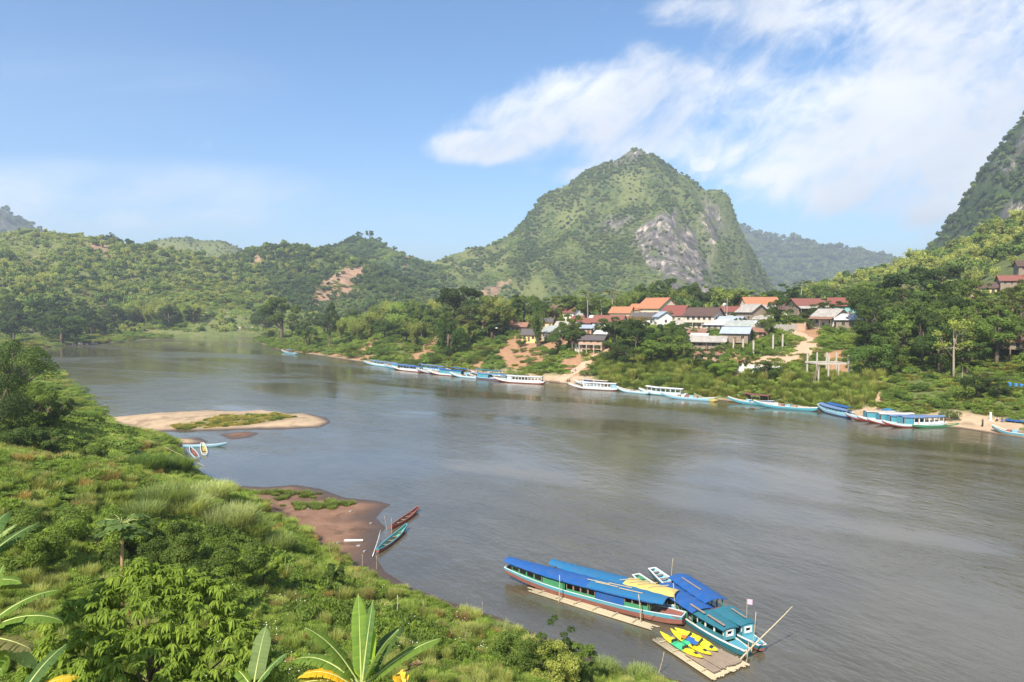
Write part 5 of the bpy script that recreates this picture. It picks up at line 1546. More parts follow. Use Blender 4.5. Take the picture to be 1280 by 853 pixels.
a, c = W(634, 724), W(855, 783); u = (c - a) / np.linalg.norm(c - a); v = np.array((-u[1], u[0], 0)); v = v if v[1] > 0 else -v
b = Boat(a + u * 3.6 + v * 1.95, a + u * 16.0 + v * 1.9, 1.7, "boat with azure and yellow tarpaulin roof, behind the red and green one", 'teal', 'sky', 'white', 'deck', .7, .4, .2, .45, .55, 30, .58, .035, NG, 'passenger_boat')
b.roof(.36, 1.0, 1.6, TARP['azure'], .2, .2, 22)
b.roof(.04, .40, 1.63, TARP['yellow'], .22, .2, 18, sag=.03)
b.side(.1, .95, .02, 1.54, BC['green'], 12, .3, .1, frame=WOODM)
for t in (.12, .2, .26, .33):
    mb = MB(); mb.tube([(b.X(t), -.75, 1.85), (b.X(t + .1), .6, 1.88)], .03, 5); mb.build('roof_pole', BAM, b.r)

b = Boat(W(795, 728), W(934, 823), 1.75, "teal boat with green inside and bright blue roof, left of the two side by side", 'bluegreen', 'teal', 'white', 'green', .44, .3, .16, .42, .35, 32, .4, .045, NG, 'passenger_boat', benches=0)
b.roof(.34, .70, 1.42, TARP['blue'], .2, .2, 20)
b.roof(.12, .335, 1.38, TARP['teal'], .16, .12, 10)
b.posts(.36, .68, 8, 1.42, BC['green'])
b.side(.13, .32, .02, 1.36, BC['bluegreen'], 3, .35, .12, frame=BC['white'])  # shade under the eaves is put into the darker side colour
b.end(.13, .02, 1.4, BC['turquoise'], (.55, .82, 1.2), frame=BC['white'])
for t in (.76, .83, .9, .95):
    mb = MB(); mb.box((b.X(t), 0, b.sheer(t) - .12), (.22, 2 * b.hb(t) - .12, .05)); mb.build('bench', BC['green'], b.r)
mb = MB(); mb.box((b.X(.45), .1, .5), (1.5, .8, .3)); mb.build('cargo', BC['grey'], b.r)
mb = MB(); mb.box((b.X(.06), 0, .56), (1.3, .8, .05)); mb.build('stern_deck', BC['turquoise'], b.r)
for t0, t1, y in ((.28, .4, .35), (.13, .26, .42)):
    mb = MB(); mb.box(((b.X(t0) + b.X(t1)) / 2, -y + .9, 1.65), (b.X(t1) - b.X(t0), .16, .05)); mb.build('roof_plank', BC['deck'], b.r)

b = Boat(W(815, 720), W(949, 817) + [0.25, .1, 0], 1.75, "teal boat with pale blue inside and white bow, right of the two side by side", 'redbrown', 'teal', 'white', 'sky', .44, .3, .16, .42, .35, 32, .4, .045, NG, 'passenger_boat', benches=0)
b.roof(.36, .72, 1.6, TARP['blue'], .2, .2, 20)
b.roof(.10, .30, 1.42, TARP['teal'], .16, .12, 10)
b.posts(.38, .70, 8, 1.6, BC['green'])
b.side(.60, .71, .02, 1.55, BC['bluegreen'], 0)
b.side(.11, .29, .02, 1.4, BC['bluegreen'], 3, .35, .12, frame=BC['white'])  # sides darker than the end wall: eave shade painted into the colour
b.end(.105, .02, 1.44, BC['turquoise'], (.55, .84, 1.22), frame=BC['white'])
b.end(.365, .02, 1.0, BC['red'])
for t in (.77, .82, .87, .92, .96):
    mb = MB(); mb.box((b.X(t), 0, b.sheer(t) - .12), (.22, 2 * b.hb(t) - .12, .05)); mb.build('bench', BC['wood'], b.r)
mb = MB(); mb.box((b.X(.06), 0, .56), (1.3, .8, .05)); mb.build('stern_deck', BC['turquoise'], b.r)
for t0, t1, y in ((.48, .66, .1), (.14, .25, .5)):
    mb = MB(); mb.box(((b.X(t0) + b.X(t1)) / 2, -y + .3, 1.83 if t0 > .3 else 1.66), (b.X(t1) - b.X(t0), .12, .05)); mb.build('roof_plank', BC['deck'], b.r)

# ------------------------------------------------------------------ bamboo raft, walkway, kayaks
def raft(name, c0, c1, c2, c3, ncul, label, r=.06, ncross=4, deckn=0, z=.1, rag=.25):
    """corners in order along one long edge, then back: culms run from c0-c3 edge to c1-c2 edge"""
    c0, c1, c2, c3 = (np.array(c) for c in (c0, c1, c2, c3)); o = (c0 + c1 + c2 + c3) / 4
    e = empty(name, (o[0], o[1], 0), 0, label, "raft")
    mb = MB()
    for i in range(ncul):
        t = i / (ncul - 1); a = lerp(c0, c3, t) - o; b_ = lerp(c1, c2, t) - o; d = (b_ - a) / np.linalg.norm(b_ - a)
        a = a - d * rng.uniform(0, rag); b_ = b_ + d * rng.uniform(0, rag); m = (a + b_) / 2
        k = r * rng.uniform(.8, 1.2)
        mb.tube([(a[0], a[1], z + rng.uniform(-.02, .02)), (m[0], m[1], z + rng.uniform(-.03, .03)), (b_[0], b_[1], z + rng.uniform(-.02, .02))], [k, k * .9, k * .8], 6)
    mb.build('culm_deck', BAM, e, True)
    for i in range(ncross):
        t = (i + .4) / ncross; a, b_ = lerp(c0, c1, t) - o, lerp(c3, c2, t) - o; cb = MB()
        cb.tube([(a[0], a[1], z + 2 * r), (b_[0], b_[1], z + 2 * r)], .05, 6); cb.build('cross_pole', BAM, e)
    if deckn:
        db = MB()
        for i in range(deckn):
            t = .14 + .86 * (i / (deckn - 1)) * .9; a = lerp(lerp(c0, c1, .5), lerp(c3, c2, .5), t) - o; b_ = lerp(lerp(c0, c1, .97), lerp(c3, c2, .97), t) - o
            db.box(((a[0] + b_[0]) / 2, (a[1] + b_[1]) / 2, z + 3.4 * r + rng.uniform(-.02, .02)), (np.linalg.norm((b_ - a)[:2]) * rng.uniform(.92, 1.05), rng.uniform(.17, .23), .04), math.atan2(b_[1] - a[1], b_[0] - a[0]))
        db.build('plank_deck', BC['deck'], e)
    return e


raft("bamboo_raft", W(817, 803), W(889, 851), W(934, 832), W(858, 795), 34, "wide bamboo raft with plank deck carrying the yellow kayaks", .065, 4, 12, .13)
raft("bamboo_walkway", W(664, 741), W(806, 786), W(812, 781), W(674, 738), 8, "narrow bamboo float lying alongside the red and green boat", .055, 6, 0, .08, 1.0)

KY = {k: mat_paint("kayak_" + k, c, .3, .12, 3, .5) for k, c in (('yellow', (.80, .62, .02)), ('lime', (.62, .66, .03)), ('green', (.06, .48, .20)), ('dark', (.03, .03, .035)), ('blue', (.03, .12, .42)), ('orange', (.75, .20, .03)))}


def kayak(p0, p1, z, label, body, mid, extra=None, tilt=0.):
    p0, p1 = np.array(p0), np.array(p1); v = p1 - p0; L_ = float(np.hypot(v[0], v[1])); c = (p0 + p1) / 2
    r = empty("kayak", (c[0], c[1], z), math.atan2(v[1], v[0]), label, "kayak", "yellow kayaks on the bamboo raft"); r.rotation_euler[0] = tilt
    mb = MB(); rows = []; n = 25
    for i in range(n):
        t = i / (n - 1); u = 2 * t - 1; b_ = .39 * max(0, 1 - abs(u) ** 2.6) + .012; h = .30 * (1 - .25 * (1 - abs(u)) ** 1.2); rk = .14 * abs(u) ** 4
        row = []
        for a in np.linspace(0, 2 * math.pi, 12, endpoint=False):
            yy = b_ * math.cos(a); zz = math.sin(a)
            zz = .15 + rk + (zz * .17 * (b_ / .4) ** .5 if zz > 0 else zz * .15 * (b_ / .4) ** .4)
            if math.sin(a) > .4 and abs(u) < .62 and .12 < (u * 2.2 % 1) < .8: zz -= .12
            row.append((u * L_ / 2, yy, zz))
        rows.append(row)
    mb.loft(rows, True)
    mats = [KY[body], KY[mid], KY['dark']]
    for k in range(len(mb.m)):
        st = k // 12; u = 2 * (st + .5) / (n - 1) - 1
        mb.m[k] = 1 if abs(u + .05) < (.30 if 'nearest' in label else .16) else 0
    mb.build('hull', mats, r, True)
    for u in (-.30, .22):
        sb = MB(); sb.box((u * L_ / 2, 0, .24), (.10, .5, .24)); sb.box((u * L_ / 2 + .25, 0, .14), (.45, .46, .06)); sb.build('seat', KY['dark'], r)
    hb = MB(); hb.box((.72 * L_ / 2, 0, .30), (.30, .26, .05)); hb.build('hatch', KY['dark'], r)
    if extra:
        for (u, y, s3, m_) in extra:
            eb = MB(); eb.box((u * L_ / 2, y, .40), s3, .5); eb.build('life_vest', KY[m_], r)
    return r


kayak(W(825, 799), W(878, 832), .30, "yellow kayak with green middle, nearest the bank on the raft", 'yellow', 'green')
kayak(W(838, 796), W(889, 829), .34, "yellow kayak heaped with blue and orange life vests, middle of the three", 'yellow', 'green', [(.0, .05, (.5, .4, .16), 'blue'), (-.25, -.1, (.35, .3, .14), 'orange'), (.22, -.05, (.5, .34, .14), 'blue')])
kayak(W(845, 794), W(899, 823), .36, "lime yellow kayak lying at the outer edge of the raft", 'lime', 'yellow', None, .5)

# ------------------------------------------------------------------ mooring ropes, baskets and cans
ROPE = mat_paint("rope", (.30, .25, .17), .9, .3, 8)
for (p0, z0), (p1, z1), lab in (((W(699, 753), 1.0), (W(690, 744), .8), "slack rope from the mooring pole to the red and green boat"), ((W(846, 772), 1.1), (W(856, 783), .85), "slack rope between the pale pole and the stern of the red and green boat"), ((W(803, 780), .9), (W(818, 780), .8), "slack rope from the stern pole to the red and green boat"), ((W(932, 832), .6), (W(934, 823), 1.0), "slack rope tying the left teal boat to the raft stake")):
    a, c = Vector(p0), Vector(p1); a.z, c.z = z0, z1; mb = MB(); d = c - a
    mb.tube([d * t + Vector((0, 0, -.25 * math.sin(math.pi * t))) for t in np.linspace(0, 1, 8)], .018, 5); o = mb.build('mooring_rope', ROPE); o.location = a; tag(o, lab, "rope")

# ------------------------------------------------------------------ poles standing in the water and leaning stakes
def pole(p0, p1, r, label, mat=BAM, name='bamboo_pole', group=None, cat='pole'):
    p0, p1 = Vector(p0), Vector(p1); mb = MB(); d = p1 - p0; n = 7
    pts = [d * t + Vector((.03 * math.sin(5 * t + p0.x), .03 * math.cos(4 * t), 0)) for t in np.linspace(0, 1, n)]
    mb.tube(pts, [r * (1.1 - .45 * t) for t in np.linspace(0, 1, n)], 6)
    for t in np.linspace(.15, .9, 5): mb.tube([d * t + Vector((0, 0, -.012)), d * t + Vector((0, 0, .012))], r * (1.25 - .45 * t), 6)
    o = mb.build(name, mat, None, True); o.location = p0
    return tag(o, label, cat, group)


def vpole(px, pyb, pyt, r, label, z=-.8, dx=0., **k):
    g = W(px, pyb, 0); h = at(px, pyt, g[1])[2]
    return pole((g[0], g[1], z), (g[0] + dx, g[1], h), r, label, **k)


vpole(699, 753, 719, .05, "bamboo mooring pole rising beside the notice board of the red and green boat")
vpole(757, 762, 743, .04, "short mooring pole against the blue side curtain")
vpole(803, 780, 743, .05, "bamboo mooring pole by the stern windows of the red and green boat", dx=-.35)
vpole(846, 772, 729, .045, "pale bamboo pole at the bow of the left teal boat", dx=-.3)
vpole(838, 728, 698, .035, "thin tall pole beside the white bow of the right teal boat", dx=.2)
vpole(938, 817, 765, .035, "thin brown pole at the sterns of the two teal boats", dx=.35)
vpole(932, 832, 803, .03, "short stake at the outer corner of the raft", dx=.15)
vpole(872, 742, 731, .03, "short stick standing off the blue roofs of the teal boats")
vpole(895, 754, 744, .03, "stub of a stick outside the right teal boat")
a = W(922, 830); d = at(990, 758, W(965, 812)[1]); pole((a[0], a[1], .1), d, .055, "long bamboo pole leaning far out from the raft over the sterns")
g = gp(823, 843); pole((g[0], g[1], g[2] - .3), (g[0] + .35, g[1], g[2] + 1.6), .025, "thin pale stick in the mud below the raft")
g = W(933, 797); r = empty("flag", (g[0], g[1], 0), 0, "small faded pink flag on a stick at the sterns", "flag")
mb = MB(); mb.tube([(0, 0, 0), (0, 0, 3.0)], .02, 5); mb.build('stick', BAM, r)
mb = MB(); mb.loft([[(x, .04 * math.sin(x * 14), z) for x in np.linspace(.02, .42, 8)] for z in (2.55, 2.75, 2.95)]); mb.build('cloth', mat_paint("faded_cloth", (.66, .45, .56), .8, .2, 6), r)

# ------------------------------------------------------------------ canoes by the mud beach and the sandbar
b = Boat(W(523, 639), W(489, 662), .85, "small red wooden canoe afloat off the mud spit", 'red', 'red', 'redbrown', 'redbrown', .30, .3, .12, .25, .3, 22, .5, .03, None, 'canoe', benches=4, cat='canoe')
b = Boat(W(508, 662), W(472, 692), .9, "turquoise canoe with green inside and red hull moored at the mud beach", 'redbrown', 'redbrown', 'turquoise', 'sea', .32, .3, .12, .25, .35, 22, .5, .03, None, 'canoe', benches=4, cat='canoe')
b = Boat(W(283, 558), W(229, 559.5), 1.0, "long pale turquoise boat lying across behind the two small boats", 'turquoise', 'sky', 'pale', 'sky', .35, .35, .12, .25, .45, 24, .5, .03, None, 'canoe', benches=5, cat='canoe')
b = Boat(W(253, 557.5), W(256, 570), 1.0, "small white boat pointing at the long pale boat by the sandbar", 'pale', 'white', 'white', 'yellow', .36, .2, .1, .45, .75, 18, .5, .03, None, 'canoe', benches=3, cat='canoe')
b = Boat(W(238, 563), W(247, 575), .95, "small grey blue rowing boat with dark load beside the white boat", 'grey', 'sky', 'pale', 'redbrown', .36, .25, .1, .3, .6, 18, .5, .03, None, 'canoe', benches=3, cat='canoe')
g0, g1 = W(257, 583), W(261, 556); pole((g0[0], g0[1], -.1), (g1[0] - 1.2, g0[1] + 3.5, 2.4), .04, "pale pole slanting out of the water beside the white boat")
vpole(489, 668, 648, .03, "thin stick standing between the red and turquoise canoes", dx=.05)
vpole(485, 664, 645, .025, "leaning twig beside the red canoe", dx=-.4)
a = gp(466, 697); c = W(476, 668); pole((a[0], a[1], a[2] + .1), (c[0], c[1], .5), .04, "long white pole lying from the mud beach to the turquoise canoe", mat=BC['white'])
g = gp(442, 677); mb = MB(); mb.box((0, 0, .1), (2.0, .24, .09), .04); mb.box((0, .05, .17), (1.9, .1, .05), .04); o = mb.build("white_plank", BC['white']); o.location = g; tag(o, "pale plank lying on the mud beach", "plank")
for i, (px, py) in enumerate(((411, 612), (438, 640), (385, 637), (448, 683), (421, 680), (395, 636), (455, 690), (463, 655))):
    g = gp(px, py); mb = MB(); mb.box((0, 0, .05), (rng.uniform(.15, .4), rng.uniform(.1, .25), .1), rng.uniform(0, 3)); mb.box((.1, .08, .09), (.15, .12, .06), 1.0)
    o = mb.build("driftwood", BC['grey']); o.location = g; tag(o, "pale scrap of driftwood lying on the mud beach", "driftwood", "scraps on the mud beach")

# ------------------------------------------------------------------ boats along the far bank
FG = "long boats moored along the far bank"


def far_boat(p0, p1, beam, label, low, band, trim='white', inner='deck', roofs=(), windows=(), walls=(), fb=.7, rise=.9, h=2.1, cargo=0, back=0., ends=()):
    """p0 = bow (left), p1 = stern: pixels on the water; back pushes the boat up the beach"""
    a, c = W(*p0), W(*p1)
    if back: a = a + [0, back, 0]; c = c + [0, back, 0]
    b = Boat(a, c, beam, label, low, band, trim, inner, fb, rise, .25, .22, .6, 18, .5, .04, FG, 'long_boat', z=.0 if back < 4 else .5)
    for t0, t1, m in roofs: b.roof(t0, t1, h, TARP[m], .15, .14, 10)
    for t0, t1, n, m in windows: b.side(t0, t1, .02, h - .05, BC[m], n, .42, .22, frame=BC[m], pil=.22)
    for t0, t1, m in walls: b.side(t0, t1, .02, h - .05, BC[m], 0)
    for t, m in ends: b.end(t, .02, h - .05, BC[m])
    for t0, t1, m in roofs: b.posts(t0 + .02, t1 - .02, 4, h, BC['wood'], .05)
    for k in range(cargo):
        t = lerp(.3, .68, (k + .5) / cargo); mb = MB(); mb.box((b.X(t), rng.uniform(-.1, .1), b.sheer(t) + .05), (rng.uniform(.7, 1.3), b.hb(t) * 1.3, rng.uniform(.4, .8))); mb.build('cargo', BC[('deck', 'sky', 'redbrown', 'white')[k % 4]], b.r)
    return b


far_boat((352, 440.5), (371, 443.5), 1.7, "lone small blue boat far upstream by the point", 'sky', 'turquoise', roofs=[(.3, .6, 'slate')])
far_boat((455, 455.5), (504, 461.5), 2.2, "pale blue boat with windows, leftmost of the moored row", 'sky', 'sky', roofs=[(.12, .8, 'slate')], windows=[(.14, .78, 7, 'pale')])
far_boat((481, 460), (524, 464.5), 2.0, "boat with square turquoise cabin front, second of the moored row", 'turquoise', 'sky', roofs=[(.1, .78, 'slate')], walls=[(.55, .77, 'turquoise')], ends=[(.77, 'turquoise')])
far_boat((490, 462), (532, 466), 2.0, "boat with red bow and blue roof in the upstream cluster", 'red', 'white', roofs=[(.1, .72, 'blue')], windows=[(.12, .7, 6, 'pale')])
far_boat((511, 461), (560, 466.5), 2.1, "boat with broad slate roof behind the red bow", 'redbrown', 'pale', roofs=[(.08, .74, 'slate')], windows=[(.1, .72, 6, 'sky')], back=2.5)
far_boat((521, 465.5), (566, 469), 1.9, "boat with bright blue tarpaulin right of the slate roof", 'red', 'sky', roofs=[(.15, .62, 'blue')], cargo=2)
far_boat((535, 467.5), (583, 471.5), 2.0, "white bowed boat with bright blue side curtains", 'redbrown', 'white', roofs=[(.08, .66, 'blue')], walls=[(.1, .64, 'turquoise')])
far_boat((556, 466), (588, 470), 1.9, "small boat with blue roof tucked behind the white bow", 'sky', 'sky', roofs=[(.1, .7, 'blue')], back=3)
far_boat((563, 470.5), (606, 474.5), 1.8, "low open pale blue boat before the gully", 'sky', 'pale', cargo=3)
far_boat((584, 468.5), (636, 473), 2.1, "boat with teal roof on the beach side left of the white windowed boat", 'wood', 'pale', roofs=[(.12, .8, 'teal')], windows=[(.14, .5, 4, 'turquoise')], back=3)
far_boat((585, 472.5), (632, 477), 2.1, "dark hulled boat with blue cabin wall in front of the teal roof", 'wood', 'navy', roofs=[(.15, .8, 'navy')] if 'navy' in TARP else [(.15, .8, 'slate')], walls=[(.4, .7, 'turquoise')])
far_boat((606, 474.5), (662, 478.5), 2.1, "long pale blue boat beside the white windowed boat", 'redbrown', 'sky', roofs=[(.1, .62, 'slate')], windows=[(.12, .6, 6, 'sky')], cargo=1)
far_boat((617, 477), (681, 480.5), 2.4, "long white roofed boat with a row of dark windows left of the ramp", 'red', 'white', roofs=[(.04, .72, 'white')], windows=[(.05, .6, 9, 'white')], walls=[(.61, .7, 'pale')], h=2.3)
far_boat((660, 471.5), (697, 474.5), 2.1, "grey boat with tan roof and pale green front pulled up by the ramp", 'grey', 'grey', 'grey', roofs=[(.1, .85, 'tan')], walls=[(.7, .84, 'sky')], back=4.5)
far_boat((711, 485.5), (773, 489), 2.4, "white boat with lavender roof and dark windows right of the ramp", 'redbrown', 'pale', roofs=[(.03, .78, 'white')], windows=[(.12, .68, 8, 'white')], walls=[(.03, .11, 'sky')], h=2.2)
far_boat((719, 482.5), (768, 487), 2.2, "boat hung with blue tarpaulins behind the lavender roof", 'wood', 'pale', roofs=[(.1, .85, 'tan')], walls=[(.55, .7, 'navy'), (.3, .42, 'navy')], back=3.5)
far_boat((770, 489), (812, 493.5), 1.7, "small low pale green boat between two roofed boats", 'sky', 'pale', cargo=1)
far_boat((800, 492.5), (860, 497.5), 2.3, "pale boat with long white roof and blue goods", 'turquoise', 'pale', roofs=[(.06, .84, 'white')], windows=[(.1, .8, 7, 'pale')], h=2.2, back=1.5)
far_boat((826, 497), (893, 502), 1.9, "long low light blue boat loaded with goods", 'sky', 'sky', cargo=5)
far_boat((869, 499), (897, 503.5), 1.5, "little yellow boat at the end of the loaded one", 'yellow', 'yellow', 'green', back=1)
far_boat((910, 503), (972, 508.5), 1.9, "teal open boat with maroon roofed boat behind it", 'turquoise', 'turquoise', cargo=2)
far_boat((926, 502.5), (972, 507), 2.0, "boat with low maroon roof moored behind the teal open boat", 'redbrown', 'navy', roofs=[(.1, .8, 'maroon')], back=2.5)
far_boat((942, 508), (1022, 514.5), 1.9, "long turquoise open boat with scattered goods", 'turquoise', 'turquoise', cargo=4)
far_boat((1022, 513), (1064, 523.5), 2.0, "slate roofed boat pointing along the beach, outer one of two", 'navy', 'sky', 'pale', roofs=[(.05, .9, 'slate')], windows=[(.06, .86, 8, 'sky')], h=1.7)
far_boat((1028, 511), (1068, 521), 2.0, "blue roofed boat pointing along the beach, inner one of two", 'navy', 'pale', roofs=[(.05, .7, 'blue')], back=1.2, h=1.8)
far_boat((1060, 526), (1122, 527.5), 2.1, "red bowed boat with turquoise cabin end, farthest of the four abreast", 'red', 'sky', roofs=[(.02, .62, 'tan')], walls=[(.05, .6, 'turquoise')], ends=[(.62, 'turquoise')], back=1.0)
far_boat((1074, 529), (1145, 530), 2.1, "red bowed boat with azure cabin end, second of the four abreast", 'red', 'pale', roofs=[(.02, .64, 'white')], walls=[(.05, .62, 'turquoise')], ends=[(.64, 'turquoise')], back=.8)
far_boat((1086, 532), (1160, 532.5), 2.1, "red bowed boat with slate roof, third of the four abreast", 'red', 'pale', roofs=[(.02, .66, 'slate')], walls=[(.05, .64, 'turquoise')], ends=[(.66, 'turquoise')], back=.5)
far_boat((1103, 534.5), (1180, 533), 2.3, "big slate blue roofed boat with windows, nearest of the four abreast", 'red', 'pale', roofs=[(.02, .72, 'slate')], windows=[(.05, .55, 6, 'white')], walls=[(.56, .7, 'turquoise')], ends=[(.72, 'turquoise')], h=2.2)
far_boat((1140, 535), (1197, 533), 1.3, "narrow green canoe in front of the slate blue roofed boat", 'green', 'green', 'green', fb=.4, rise=.3)
far_boat((1240, 541), (1300, 549), 1.9, "teal boat with dark hull at the right edge", 'wood', 'turquoise', cargo=3)
far_boat((1246, 537), (1310, 544), 2.1, "boat with bright blue roof behind the teal one at the right edge", 'navy', 'turquoise', roofs=[(.1, .72, 'blue')], back=1.5)

# blue tarpaulin heap on the beach
g = gp(1110, 515); mb = MB(); n = 14
mb.loft([[(x, y, max(0, .9 * math.exp(-((x / 1.5) ** 2 + (y / .8) ** 2)) + .12 * math.sin(5 * x + 3 * y) - .05)) for x in np.linspace(-2, 2, n)] for y in np.linspace(-1.2, 1.2, 8)])
o = mb.build("tarpaulin", TARP['azure']); o.location = g; o.rotation_euler = (0, 0, -.4); tag(o, "crumpled blue tarpaulin heaped on the beach", "tarpaulin")

# ------------------------------------------------------------------ people on the far beach
SKIN = mat_paint("skin", (.30, .17, .11), .6, .1, 5)
HAIR = mat_paint("hair", (.02, .017, .015), .5, .1, 5)


def person(loc, pose, top, bottom, label, rz=0., s=1.):
    """one continuous skinned body; clothes are close shells of the same figure"""
    r = empty("person", loc, rz, label, "person"); r.scale = (s, s, s)
    if pose == 'stand':
        J = {'pel': (0, 0, .95), 'spi': (0, -.01, 1.2), 'che': (0, 0, 1.4), 'nec': (0, 0, 1.5), 'hea': (0, -.03, 1.63), 'top': (0, -.02, 1.72), 'hl': (-.1, 0, .88), 'kl': (-.11, -.03, .5), 'al': (-.11, .02, .09), 'tl': (-.12, -.14, .03),
             'hr': (.1, 0, .88), 'kr': (.12, -.06, .5), 'ar': (.13, .03, .09), 'tr': (.14, -.13, .03), 'sl': (-.19, 0, 1.42), 'el': (-.25, .03, 1.14), 'wl': (-.24, -.08, .9), 'fl': (-.24, -.12, .8), 'sr': (.19, 0, 1.42), 'er': (.25, .02, 1.14), 'wr': (.22, -.16, .95), 'fr': (.2, -.22, .87)}
    else:
        J = {'pel': (0, .08, .3), 'spi': (0, .06, .5), 'che': (0, -.02, .72), 'nec': (0, -.05, .84), 'hea': (0, -.1, .97), 'top': (0, -.09, 1.06), 'hl': (-.11, .05, .28), 'kl': (-.17, -.34, .5), 'al': (-.15, -.2, .09), 'tl': (-.16, -.36, .03),
             'hr': (.11, .05, .28), 'kr': (.17, -.34, .5), 'ar': (.15, -.2, .09), 'tr': (.16, -.36, .03), 'sl': (-.19, -.02, .75), 'el': (-.25, -.2, .56), 'wl': (-.12, -.38, .55), 'fl': (-.06, -.44, .56), 'sr': (.19, -.02, .75), 'er': (.25, -.2, .56), 'wr': (.12, -.38, .55), 'fr': (.06, -.44, .53)}
    Rd = {'pel': .14, 'spi': .125, 'che': .15, 'nec': .06, 'hea': .095, 'top': .07, 'hl': .095, 'hr': .095, 'kl': .062, 'kr': .062, 'al': .042, 'ar': .042, 'tl': .035, 'tr': .035, 'sl': .065, 'sr': .065, 'el': .045, 'er': .045, 'wl': .032, 'wr': .032, 'fl': .026, 'fr': .026}
    Ed = [('pel', 'spi'), ('spi', 'che'), ('che', 'nec'), ('nec', 'hea'), ('hea', 'top'), ('pel', 'hl'), ('hl', 'kl'), ('kl', 'al'), ('al', 'tl'), ('pel', 'hr'), ('hr', 'kr'), ('kr', 'ar'), ('ar', 'tr'), ('che', 'sl'), ('sl', 'el'), ('el', 'wl'), ('wl', 'fl'), ('che', 'sr'), ('sr', 'er'), ('er', 'wr'), ('wr', 'fr')]

    def grow(nm, names, mat, k):
        ed = [e for e in Ed if e[0] in names and e[1] in names]
        idx = {n: i for i, n in enumerate(names)}
        me = bpy.data.meshes.new(nm); me.from_pydata([J[n] for n in names], [(idx[a], idx[b]) for a, b in ed], [])
        o = link(nm, me, r, mat); m = o.modifiers.new("skin", 'SKIN')
        for i, n in enumerate(names): me.skin_vertices[0].data[i].radius = (Rd[n] * k, Rd[n] * k)
        me.skin_vertices[0].data[0].use_root = True
        o.modifiers.new("smooth", 'SUBSURF').levels = 1; o.modifiers["smooth"].render_levels = 2
    grow('body', list(J), SKIN, 1.0)
    grow('shirt', ['spi', 'che', 'sl', 'el', 'sr', 'er'], top, 1.18)
    grow('trousers', ['pel', 'spi', 'hl', 'kl', 'al', 'hr', 'kr', 'ar'], bottom, 1.2)
    hz = Vector(J['hea']); mb = MB()
    mb.loft([[(hz.x + .105 * math.cos(a) * math.cos(p), hz.y + .025 + .11 * math.sin(a) * math.cos(p), hz.z + .03 + .115 * math.sin(p)) for a in np.linspace(0, 2 * math.pi, 12, endpoint=False)] for p in np.linspace(.05, 1.5, 5)], True)
    mb.build('hair', HAIR, r, True)
    mb = MB()
    for k in (-1, 1): mb.box((hz.x + .035 * k, hz.y - .093, hz.z + .005), (.022, .012, .012))
    mb.box((hz.x, hz.y - .09, hz.z - .055), (.045, .012, .01)); mb.build('face', HAIR, r)
    mb = MB(); mb.add([(hz.x - .014, hz.y - .088, hz.z - .03), (hz.x + .014, hz.y - .088, hz.z - .03), (hz.x, hz.y - .115, hz.z - .028), (hz.x, hz.y - .09, hz.z + .01)], [(0, 1, 2), (0, 2, 3), (1, 3, 2)]); mb.build('nose', SKIN, r)


CL = {k: mat_paint("cloth_" + k, c, .85, .2, 6) for k, c in (('black', (.025, .025, .03)), ('white', (.72, .70, .68)), ('blue', (.1, .2, .4)), ('red', (.4, .06, .06)), ('brown', (.16, .1, .07)))}
person(gp(1228, 534), 'stand', CL['black'], CL['black'], "person in black standing at the water's edge on the far beach", .4)
person(gp(1246, 527), 'squat', CL['white'], CL['brown'], "person in a pale shirt crouching on the beach behind the one in black", -.5)
person(gp(1252, 528), 'squat', CL['black'], CL['blue'], "person in dark clothes crouching at the right of the beach", .9)
person(gp(714.5, 468), 'stand', CL['white'], CL['white'], "person in white walking on the left edge of the ramp", .2)
person(gp(719, 465.5), 'stand', CL['white'], CL['blue'], "person in white shirt higher up on the ramp", .2)
person(gp(709, 478), 'squat', CL['black'], CL['brown'], "person in dark clothes crouching at the foot of the ramp", 1.)
person(gp(712, 477.5), 'squat', CL['red'], CL['black'], "person in a red top crouching at the foot of the ramp", -.6)
g = gp(1238, 526); mb = MB(); mb.box((0, 0, .8), (.3, .3, 1.7)); mb.box((0, 0, 1.7), (.4, .4, .12)); mb.box((0, 0, .02), (.5, .5, .16)); o = mb.build("marker_post", BC['white']); o.location = g; tag(o, "short white marker post on the far beach", "post")
# ================================================================== TREES ONE CAN TELL APART
T = plant_px
# around the village, each with its own place
T('airy', 413, 437, 366, 24, 'deep', "lone tall dark tree with a bare trunk beside the tiny pale hut", vi=0)
T('round', 352, 428, 366, 52, 'mid', "big green tree at the point where the river turns")
T('dense', 336, 424, 378, 44, 'dark', "dark bushy tree leftmost on the point", Y=600)
T('umbrella', 572, 443, 352, 62, 'deep', "big dark spreading tree rising above the wooded bank", Y=330)
T('dense', 560, 446, 395, 50, 'dark', "dark bushy tree below the big spreading tree")
T('airy', 585, 440, 372, 48, 'olive', "olive feathery tree beside the big spreading tree", Y=310)
T('round', 615, 428, 368, 46, 'olive', "round olive tree just left of the leftmost orange roof", Y=312)
T('tall', 643, 420, 366, 22, 'deep', "dark upright tree behind the yellow plastered house", Y=325)
T('dense', 676, 396, 372, 26, 'dark', "dark tree between the yellow house and the pale green roof", Y=330)
T('bamboo', 672, 434, 385, 22, 'mid', "slim green tree growing out of the red earth slope")
T('airy', 711, 430, 384, 34, 'fresh', "tall bright green tree in front of the paired red roofs", vi=1, Y=270)
T('round', 716, 432, 404, 40, 'dark', "dark round tree left of the stilted balcony house", Y=262)
T('dense', 700, 434, 408, 30, 'dark', "dark bush tree below the pale green roof", Y=262)
T('palm', 735, 398, 363, 30, 'olive', "tall coconut palm nearest the paired red roofs", Y=325, vi=0)
T('palm', 752, 398, 364, 30, 'mid', "coconut palm right of the tall one", Y=335, vi=1)
